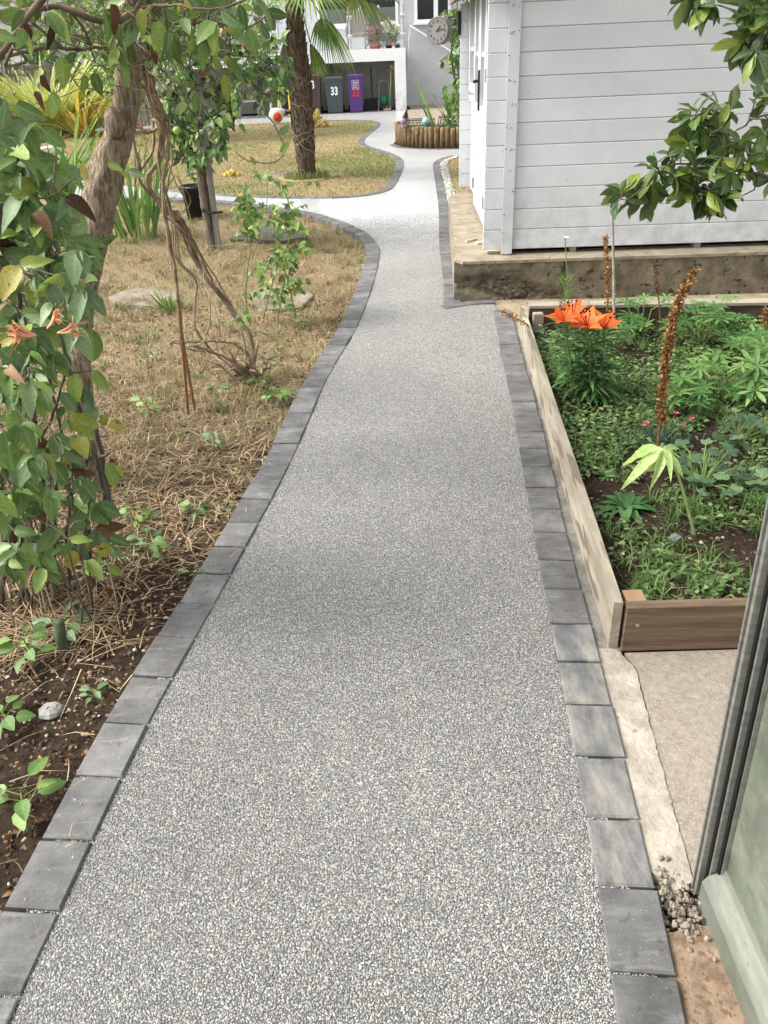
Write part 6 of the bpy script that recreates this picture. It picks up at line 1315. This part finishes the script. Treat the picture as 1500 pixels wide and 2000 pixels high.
lupin(1200, 690, 9, .07, .13, 'small lupin right of the orange lilies', h=.14)
# columbine cushion
def lobed(mat, n=5):
    V = [(0, 0, 0)]; rb = [1.0]; m = 20
    for k in range(m):
        a = 2 * math.pi * k / m; r = .5 * (1 + .13 * math.cos(n * a) + .05 * math.cos(3 * n * a)); V.append((r * math.cos(a), .45 + r * math.sin(a), .07 * math.cos(n * a) - .08 + random.uniform(-.02, .02))); rb.append(.2)
    V[0] = (0, .35, 0); F3 = np.array([(0, 1 + k, 1 + (k + 1) % m) for k in range(m)]); V = np.array(V, np.float32); rb = np.array(rb, np.float32); F4 = np.zeros((0, 4), int)
    return (np_mesh('leaf', V, [F3], mat, rib=rb), (V, F3, F4, rb), 1.0, mat)
ls_col = [lobed(MAT['lf_colum'], k) for k in (3, 3, 5, 5)] + [(*lobed(MAT['lf_light'], 3)[:2], .25, MAT['lf_light'])]
lupin(1370, 950, 34, .055, .17, 'blue green columbine cushion with lobed leaves', ls_col, 'lobed leaf plants in the bed', .13, 'columbine')
lupin(1440, 860, 22, .05, .14, 'columbine leaves at the right side of the bed', ls_col, 'lobed leaf plants in the bed', .12, 'columbine')
lupin(1455, 950, 14, .05, .1, 'columbine leaves beside the greenhouse post', ls_col, 'lobed leaf plants in the bed', .08, 'columbine')
# dark rosette
b = on_bed(1222, 985); t = thing('foxglove_rosette', b, 'dark green foxglove rosette flat on the soil', 'plant'); ls_ro = leafset('leaf', MAT['lf_lily'], 3, wd=.38, curl=.35, fold=.2, seg=6)
put_leaves(t, ls_ro, [(b, Vector((math.cos(a), math.sin(a), random.uniform(.2, .7))), Vector((0, 0, 1)), random.uniform(.09, .14)) for a in [i * .55 for i in range(13)]])
b = on_bed(1180, 925); t = thing('foxglove_rosette', b, 'small light green leaf rosette near the white board', 'plant', 'leaf rosettes in the bed'); ls_ro2 = leafset('leaf', MAT['lf_cover'], 3, wd=.42, curl=.35)
put_leaves(t, ls_ro2, [(b, Vector((math.cos(a), math.sin(a), random.uniform(.3, .8))), Vector((0, 0, 1)), random.uniform(.04, .07)) for a in [i * .6 for i in range(14)]])
# dianthus with pink flowers
b = on_bed(1290, 865); t = thing('dianthus', b, 'dianthus tuft with small pink flowers', 'dianthus'); ls_d = leafset('leaf', MAT['lf_dian'], 3, wd=.06, shape='blade', curl=.3)
put_leaves(t, ls_d, [(b + Vector((random.gauss(0, .07), random.gauss(0, .05), 0)), Vector((random.gauss(0, .5), random.gauss(0, .5), 1)), rv(1), random.uniform(.05, .1)) for _ in range(230)], 220)
pk = leafset('petal', MAT['pink'], 2, wd=.8, shape='obov', curl=.1); crm = leafset('petal', MAT['crimson'], 2, wd=.8, shape='obov', curl=.1)
for px, py, cc in ((1256, 832, 0), (1264, 827, 0), (1298, 818, 0), (1320, 808, 0), (1350, 818, 0), (1334, 833, 0), (1366, 886, 1)):
    p = AY(px, py, b.y + .02); f = bpy.data.objects.new('flower', None); col.objects.link(f); f.parent = t; f.location = p - wpos(t); f.empty_display_size = .01
    for k in range(6 if not cc else 9):
        a = k * 1.05; l = pick(crm if cc else pk); o = link('petal', l[0], f); o.matrix_local = orient(Vector((math.cos(a), math.sin(a) * .7 - .2, .5)), Vector((0, -.4, 1))).to_4x4() @ Matrix.Scale(random.uniform(.011, .016) * (1.2 if cc else 1), 4)
    q = MB(p); q.tube([p, p.lerp(b, .4) + Vector((0, 0, .02)), b], .0012, 4); q.build('stalk', MAT['greenstem'], t)
# wilting pale palmate leaf on an arching stem
b = on_bed(1356, 1045); t = thing('wilting_plant', b, 'wilting pale green leaf drooping on a long arching stem', 'plant'); P = pxline([(1357, 1048), (1345, 1000), (1325, 930), (1305, 890), (1297, 878)], b.y); q = MB(b); q.tube(P, taper(P, .006, .004), 7); q.build('stem', pm('pale_stem', '8ea05a', 'a9b877', 20, .5, .1), t, True)
ls_wi = leafset('leaf', MAT['lf_wilt'], 4, wd=.23, curl=.55, fold=.5, shape='lance', seg=6); e = P[-1]
put_leaves(t, ls_wi, [(e, AY(x, y, b.y + dy) - e, Vector((0, -.5, 1)) + rv(.2), (AY(x, y, b.y + dy) - e).length * 1.05) for x, y, dy in ((1215, 935, -.05), (1240, 950, .05), (1345, 925, -.08), (1318, 905, -.12), (1285, 930, -.1), (1335, 865, .05), (1222, 895, .1), (1260, 920, -.02), (1195, 890, .15))])
# slate chip and orange fallen leaves in the bed
sc_p = on_bed(1318, 1045); q = MB(sc_p); q.box(sc_p + Vector((0, 0, .008)), (.05, .03, .005), Matrix.Rotation(.7, 3, 'Z') @ Matrix.Rotation(.2, 3, 'X')); tag(q.build('slate_chip', NT('slate').fin('7d7f82', .7), None), 'flat grey slate chip on the bed soil', 'slate')

# ================================================================== GROUND COVER, GRASS, LITTER
N = 32000; xy = np.stack([rng.uniform(.75, 2.6, N), rng.uniform(1.93, 4.8, N)], 1)
dn = hnoise(xy[:, 0] * 1.6, xy[:, 1] * 1.6, 1.3) + .35 * hnoise(xy[:, 0] * 4, xy[:, 1] * 4, 2) + np.clip((xy[:, 1] - 2.35) * .35, -.05, .4)
xy = xy[(dn > .15) & (xy[:, 0] > .73 + (xy[:, 1] - 1.895) * .082) & ~((np.abs(xy[:, 0] - 1.18) < .2) & (np.abs(xy[:, 1] - 2.3) < .12))]
pl_ = []
for x, y in xy:
    z = bzz(x, y); a = random.uniform(0, 6.28); pl_.append((Vector((x, y, z + abs(random.gauss(0, .026)))), orient(Vector((math.cos(a), math.sin(a), random.uniform(-.1, .5))), Vector((0, 0, 1)) + rv(.3)), random.uniform(.013, .03)))
gc = merge('ground_cover', ls_cov[0][1], pl_, MAT['lf_cover'], None); tag(gc, 'small leaved green weeds spreading over the bed soil', 'weeds')
c_ = np.stack([rng.uniform(.78, 2.3, 700), rng.uniform(1.97, 4.5, 700)], 1); c_ = c_[(hnoise(c_[:, 0] * 2.1 + 4, c_[:, 1] * 2.1, 1.2) > 0) & (c_[:, 0] > .76 + (c_[:, 1] - 1.895) * .082)]
P = np.repeat(c_, 22, 0) + rng.normal(0, .016, (len(c_) * 22, 2)); P = np.c_[P, bz(P[:, 0], P[:, 1])]; blades('feathery_weeds', P, .055, .005, 1.0, leafmat('feathery_weed', [(0, '4b6836'), (.5, '66844a'), (1, '8da468')], .6, .35, 0, .2), None, False, 'fine feathery green weeds among the bed plants', 'weeds')
# pebbles and chips
def chips(name, xyz, smin, smax, mat, label, cat):
    q = MB()
    V, F = [], []
    base = MB(); base.ball((0, 0, 0), 1, 6, 4, .0); bv = np.array(base.v); bf = base.f
    n = len(xyz); A = bv[None] * (1 + .25 * rng.standard_normal((n, len(bv), 1))) * (rng.uniform(smin, smax, (n, 1, 1)) * np.stack([np.ones(n), rng.uniform(.6, 1, n), rng.uniform(.35, .7, n)], 1)[:, None, :])
    an = rng.random(n) * 6.28; c, s = np.cos(an)[:, None], np.sin(an)[:, None]; X = A[..., 0] * c - A[..., 1] * s; Y = A[..., 0] * s + A[..., 1] * c; A = np.stack([X, Y, A[..., 2]], -1) + np.asarray(xyz)[:, None, :]
    f = np.array(bf); FF = (f[None] + (np.arange(n) * len(bv))[:, None, None]).reshape(-1, 4)
    o = link(name, np_mesh(name, A.reshape(-1, 3), FF, mat, False, tint=np.repeat(rng.random(n), len(bv))), None, kind='stuff'); return tag(o, label, cat)
MAT['chip'] = leafmat('pebble', [(0, '77695a'), (.4, 'a08c70'), (.7, 'c0ae90'), (1, 'd8d2c4')], .8, 0, 0, .2)
MAT['chip_w'] = leafmat('white_pebble', [(0, '9c9a96'), (.5, 'bdbbb5'), (1, 'd8d6d0')], .8, 0, 0, .2)
x = np.concatenate([rng.uniform(-1.9, -.5, 900), rng.normal(-.95, .16, 500)]); y = np.concatenate([rng.uniform(.5, 3.2, 900), rng.normal(2.2, .28, 500)])
edge_x = np.interp(y, [p[1] for p in PL[:15]], [p[0] for p in PL[:15]]) - .15; ok = x < edge_x; x, y = x[ok], y[ok]
chips('gravel_chips', np.stack([x, y, soilz(x, y) + .001], 1), .002, .0075, MAT['chip'], 'small tan gravel chips scattered on the near soil', 'gravel')
x = rng.uniform(.8, 2.4, 700); y = rng.uniform(1.93, 4.7, 700); ok = x > .73 + (y - 1.895) * .082; x, y = x[ok], y[ok]; chips('bed_pebbles', np.stack([x, y, bz(x, y) + .002], 1), .003, .010, MAT['chip'], 'pale pebbles scattered over the raised bed soil', 'gravel')
MAT['crumb'] = leafmat('soil_crumb', [(0, '2a211a'), (.5, '44382d'), (.85, '5f5142'), (1, '857560')], .95, 0, 0, .05)
x = rng.uniform(.72, 2.2, 6500); y = 1.9 + 2.4 * rng.random(6500) ** 1.3; ok = x > .73 + (y - 1.895) * .082; x, y = x[ok], y[ok]; chips('bed_soil_crumbs', np.stack([x, y, bz(x, y)], 1), .0015, .007, MAT['crumb'], 'dark crumbs of soil on the raised bed', 'soil')
x = rng.uniform(-2.0, -.5, 9000); y = .6 + 3.0 * rng.random(9000) ** 1.1; ok = x < np.interp(y, [p[1] for p in PL[:15]], [p[0] for p in PL[:15]]) - .15; x, y = x[ok], y[ok]; chips('soil_crumbs', np.stack([x, y, soilz(x, y)], 1), .0015, .008, MAT['crumb'], 'dark crumbs of soil beside the near edging', 'soil')
xs, ys = [], []
for p, nrm in [(p, (b - a).normalized()) for a, p, b in zip(pr2c, pr2c[1:], pr2c[2:]) if 8.9 < p.y < 15.2 and p.x < 1.6]:
    for k in range(16): xs.append(p.x + nrm.y * (dd := random.uniform(.13, .22))); ys.append(p.y - nrm.x * dd)
chips('white_gravel', np.stack([xs, ys, np.full(len(xs), .0)], 1), .012, .03, MAT['chip_w'], 'white gravel between the path edging and the small lawn', 'gravel')
xs, ys = [], []
for a, p, b in zip(plc, plc[1:], plc[2:]):
    if 4.4 < p.y < 10.5:
        nrm = (b - a).normalized()
        for k in range(5): d = .13 + abs(random.gauss(0, .03)); xs.append(p.x - nrm.y * d); ys.append(p.y + nrm.x * d)
xs, ys = np.array(xs), np.array(ys); chips('edge_rubble', np.stack([xs, ys, soilz(xs, ys) + .004], 1), .003, .010, MAT['chip'], 'pale mortar crumbs along the outer edge of the blocks', 'gravel')

pl_ = []
for i in range(420):
    x = random.uniform(.8, 2.3); y = random.uniform(1.95, 4.6)
    if x > .75 + (y - 1.895) * .082: pl_.append((Vector((x, y, bzz(x, y) + .006)), orient(Vector((random.gauss(0, 1), random.gauss(0, 1), random.gauss(0, .25))), Vector((0, 0, 1)) + rv(.4)), random.uniform(.01, .032)))
tag(merge('bed_dead_leaves', ls_br[0][1], pl_, MAT['lf_brown'], None), 'brown dead leaf scraps on the raised bed soil', 'leaves')
# left bed: straw, dry grass, green grass, fallen leaves
def left_pts(n, y0, y1, x0=-5.5, keep=.14):
    x = rng.uniform(x0, .1, n); y = y0 + (y1 - y0) * rng.random(n) ** 1.25; e = np.interp(y, [p[1] for p in PL[:15]], [p[0] for p in PL[:15]]) - keep
    vis = x > -.62 * (y + 1.6) - .3; ok = (x < e) & vis & ((y < 10.2) | (x < -1.0)); x, y = x[ok], y[ok]; return np.stack([x, y, soilz(x, y)], 1)
P = left_pts(95000, 2.0, 11.2); k = rng.random(len(P)) < np.clip((P[:, 1] - 1.7) / 1.2, .08, 1) * np.clip(.55 + .6 * hnoise(P[:, 0], P[:, 1], 1.1), .08, 1); P = P[k]
blades('straw_litter', P, .10, .0035, .6, MAT['straw'], None, True, 'dry cut straw covering the left bed', 'straw')
P = left_pts(80000, 3.1, 11.4); k = rng.random(len(P)) < np.clip(.25 + .9 * hnoise(P[:, 0] * .8 + 2, P[:, 1] * .8, 1.0), 0, .9); P = P[k]
blades('dry_grass', P, .055, .0035, .9, MAT['grass_dry'], None, False, 'parched grass on the left side of the path', 'grass')
P = left_pts(34000, 3.6, 11.2); k = rng.random(len(P)) < np.clip(.9 * hnoise(P[:, 0] * .7 - 1, P[:, 1] * .7 + 3, 1.3) - .0, 0, .9); P = P[k]
blades('green_grass', P, .06, .004, .8, MAT['grass_green'], None, False, 'patches of green grass in the parched turf', 'grass')
c_ = left_pts(420, 2.3, 8.5, -3.6); c_ = c_[hnoise(c_[:, 0] * 1.7 + 3, c_[:, 1] * 1.7, 1.5) > .1]; pl_ = []
for x, y, z in c_:
    for k_ in range(random.randint(6, 16)):
        a = random.uniform(0, 6.28); r = abs(random.gauss(0, .035)); pl_.append((Vector((x + math.cos(a) * r, y + math.sin(a) * r, z + random.uniform(.005, .045))), orient(Vector((math.cos(a), math.sin(a), random.uniform(-.2, .5))), Vector((0, -.2, 1)) + rv(.35)), random.uniform(.014, .038)))
tag(merge('low_weeds', ls_cov[1][1], pl_, leafmat('weed_leaf', [(0, '4f6440'), (.5, '6c8150'), (1, '95a06a')], .55, .3, .2), None), 'low green weeds sprouting through the straw', 'weeds')
P = left_pts(900, .7, 2.9); blades('near_straw', P, .13, .003, .6, MAT['straw'], None, True, 'loose straw on the dark soil near the camera', 'straw')
c = np.array(G(110, 1235, -.045)); P = c + np.stack([rng.normal(0, .13, 380), rng.normal(.03, .10, 380), np.zeros(380)], 1); P[:, 2] = soilz(P[:, 0], P[:, 1]); blades('straw_tangle', P, .17, .0028, .7, MAT['straw'], None, True, 'tangle of straw round the green stub post', 'straw')
c = np.array(G(80, 1150, -.045)); P = c + np.stack([rng.normal(0, .2, 420), rng.normal(.05, .15, 420), np.zeros(420)], 1)[:120]; P[:, 2] = soilz(P[:, 0], P[:, 1]); blades('dry_stalks', P, .3, .004, .45, MAT['straw'], None, False, 'dry upright stalks at the foot of the honeysuckle', 'grass')
P = left_pts(9000, .9, 6.2, -3.4); pl_ = []
for p in P:
    p = Vector(p); pl_.append((p + Vector((0, 0, random.uniform(.003, .02))), orient(Vector((random.gauss(0, 1), random.gauss(0, 1), random.gauss(0, .25))), Vector((0, 0, 1)) + rv(.35)), random.uniform(.008, .032)))
fl_ = merge('fallen_leaves', ls_br[1][1], pl_, MAT['lf_brown'], None); tag(fl_, 'brown curled fallen leaves on the left bed', 'leaves')
c_ = left_pts(1500, 4.0, 10.8); c_ = c_[rng.random(len(c_)) < np.clip(.5 + .8 * hnoise(c_[:, 0] * 1.3, c_[:, 1] * 1.3, 1.7), .05, 1)]
for nm, sl, mt_, lb_ in (('dry_tufts', slice(0, None, 3), 'grass_dry', 'rooted tufts of parched grass left of the path'), ('brown_tufts', slice(1, None, 3), 'straw', 'matted brown tufts of thatch left of the path'), ('green_tufts', slice(2, None, 3), 'grass_green', 'small green tufts left of the path')):
    t_ = c_[sl]; P = np.repeat(t_, 26, 0) + np.c_[rng.normal(0, .022, (len(t_) * 26, 2)), np.zeros(len(t_) * 26)]; blades(nm, P, .075, .0035, 1.0, MAT[mt_], None, False, lb_, 'grass')
xs_, ys_ = [], []
for p in plc:
    if .8 < p.y < 7:
        for k in range(2): xs_.append(p.x + random.gauss(-.09, .05)); ys_.append(p.y + random.gauss(0, .05))
for k in range(60): y_ = random.uniform(1, 7); xs_.append(random.uniform(-.5, .6) * (1 - y_ * .05)); ys_.append(y_)
P = np.c_[xs_, ys_, np.full(len(xs_), .012)]; blades('path_bits', P[::2], .045, .0022, .6, MAT['straw'], None, True, 'stray bits of straw on the edging and path', 'straw')
chips('path_crumbs', P[1::2] - np.array([0, 0, .002]), .0015, .004, MAT['chip'], 'soil crumbs spilled on the edging and path', 'soil')
# lawns
q_ = fill(lawn_poly, 120000); m_ = q_[:, 1] < 22; dens = rng.random(len(q_)) < np.where(q_[:, 1] < 17, 1, .55); q_ = q_[dens & (q_[:, 0] > -.38 * q_[:, 1] - 1)]
gm = hnoise(q_[:, 0] * .35, q_[:, 1] * .3, 1.0) + np.clip((q_[:, 0] + .5) * .5, -.3, .5) * .6 > .12
P = np.c_[q_, np.full(len(q_), -.008)]
blades('lawn_grass_dry', P[~gm], .032, .006, .9, MAT['grass_dry'], None, False, 'short parched grass on the lawn round the palm', 'grass')
blades('lawn_grass_green', P[gm], .036, .006, .8, MAT['grass_green'], None, False, 'greener short grass along the lawn edge', 'grass')
q_ = fill(strip_poly, 9000); blades('strip_grass', np.c_[q_, np.full(len(q_), -.01)], .04, .006, .9, MAT['grass_dry'], None, False, 'dry grass strip beside the shed', 'grass')
P = np.array([[pb.x + math.cos(a) * r, pb.y + math.sin(a) * r, .01] for a, r in zip(rng.random(700) * 6.28, rng.uniform(.14, .36, 700))]); blades('palm_foot_grass', P, .11, .006, .8, MAT['grass_green'], None, False, 'long grass round the foot of the palm', 'grass')

# small plants along the left bed
ls_sd = leafset('leaf', MAT['lf_honey'], 3, wd=.62, curl=.25, seg=6) + leafset('leaf', MAT['lf_light'], 3, wd=.62, curl=.25, seg=6); ls_sb = leafset('leaf', MAT['lf_under'], 3, wd=.55, curl=.2)
def seedling(px, py, h, n, size, label, ls, spread=.5, name='seedling', flat=False):
    b = G(px, py, -.045); b.z = zs(b.x, b.y); t = thing(name, b, label, 'seedling', 'small plants in the left bed'); q = MB(b); P = wob(b - Vector((0, 0, .01)), b + Vector((random.uniform(-.02, .02), 0, h)), 4, .03); q.tube(P, taper(P, .004, .002), 5); pl_ = []
    for i in range(n):
        f = .35 + .65 * (i + 1) / n; j = min(int(f * 4), 3); p = P[j].lerp(P[j + 1], f * 4 - j); a = i * 2.2 + random.random(); d = Vector((math.cos(a), math.sin(a), .25 if not flat else .05)); s = p + d.normalized() * size * spread; q.tube([p, s], .0015, 4); pl_.append((s, d + Vector((0, 0, -.2)), Vector((0, -.35, 1)) + rv(.25), size * random.uniform(.7, 1.15)))
    q.build('stem', MAT['greenstem'], t); put_leaves(t, ls, pl_, 60)
seedling(298, 835, .17, 9, .06, 'leafy seedling on a dark stalk below the canes', ls_sd); seedling(428, 880, .11, 12, .045, 'bluish green seedling midway along the bed edge', ls_sb, .3); seedling(545, 790, .07, 14, .06, 'broad leaved seedling touching the edging blocks', ls_sd, .5); seedling(505, 760, .06, 12, .055, 'spreading seedling at the vine stump', ls_sb, .6)
seedling(45, 1585, .09, 8, .065, 'bramble seedling at the bottom left corner', ls_sd, .6); seedling(180, 1360, .035, 9, .035, 'tiny seedling beside the pale stone', ls_sb, .5); seedling(60, 1300, .12, 12, .06, 'leafy seedling left of the green stub post', ls_sd, .6); seedling(300, 1095, .10, 11, .055, 'seedling by the edging below the honeysuckle', ls_sd, .6); seedling(380, 1010, .06, 8, .045, 'wilting seedling close to the edging blocks', ls_sd, .6); seedling(130, 1235, .06, 10, .06, 'flat leafed seedling behind the green stub post', ls_sb, .8); seedling(15, 1420, .06, 8, .05, 'seedling at the left edge above the bramble', ls_sd, .6)
seedling(430, 770, .05, 12, .05, 'drooping pale leaves beside the canes', ls_sb, .6); seedling(270, 1030, .08, 8, .05, 'small leafy weed right of the honeysuckle stems', ls_sd, .6)

pebble_bed()
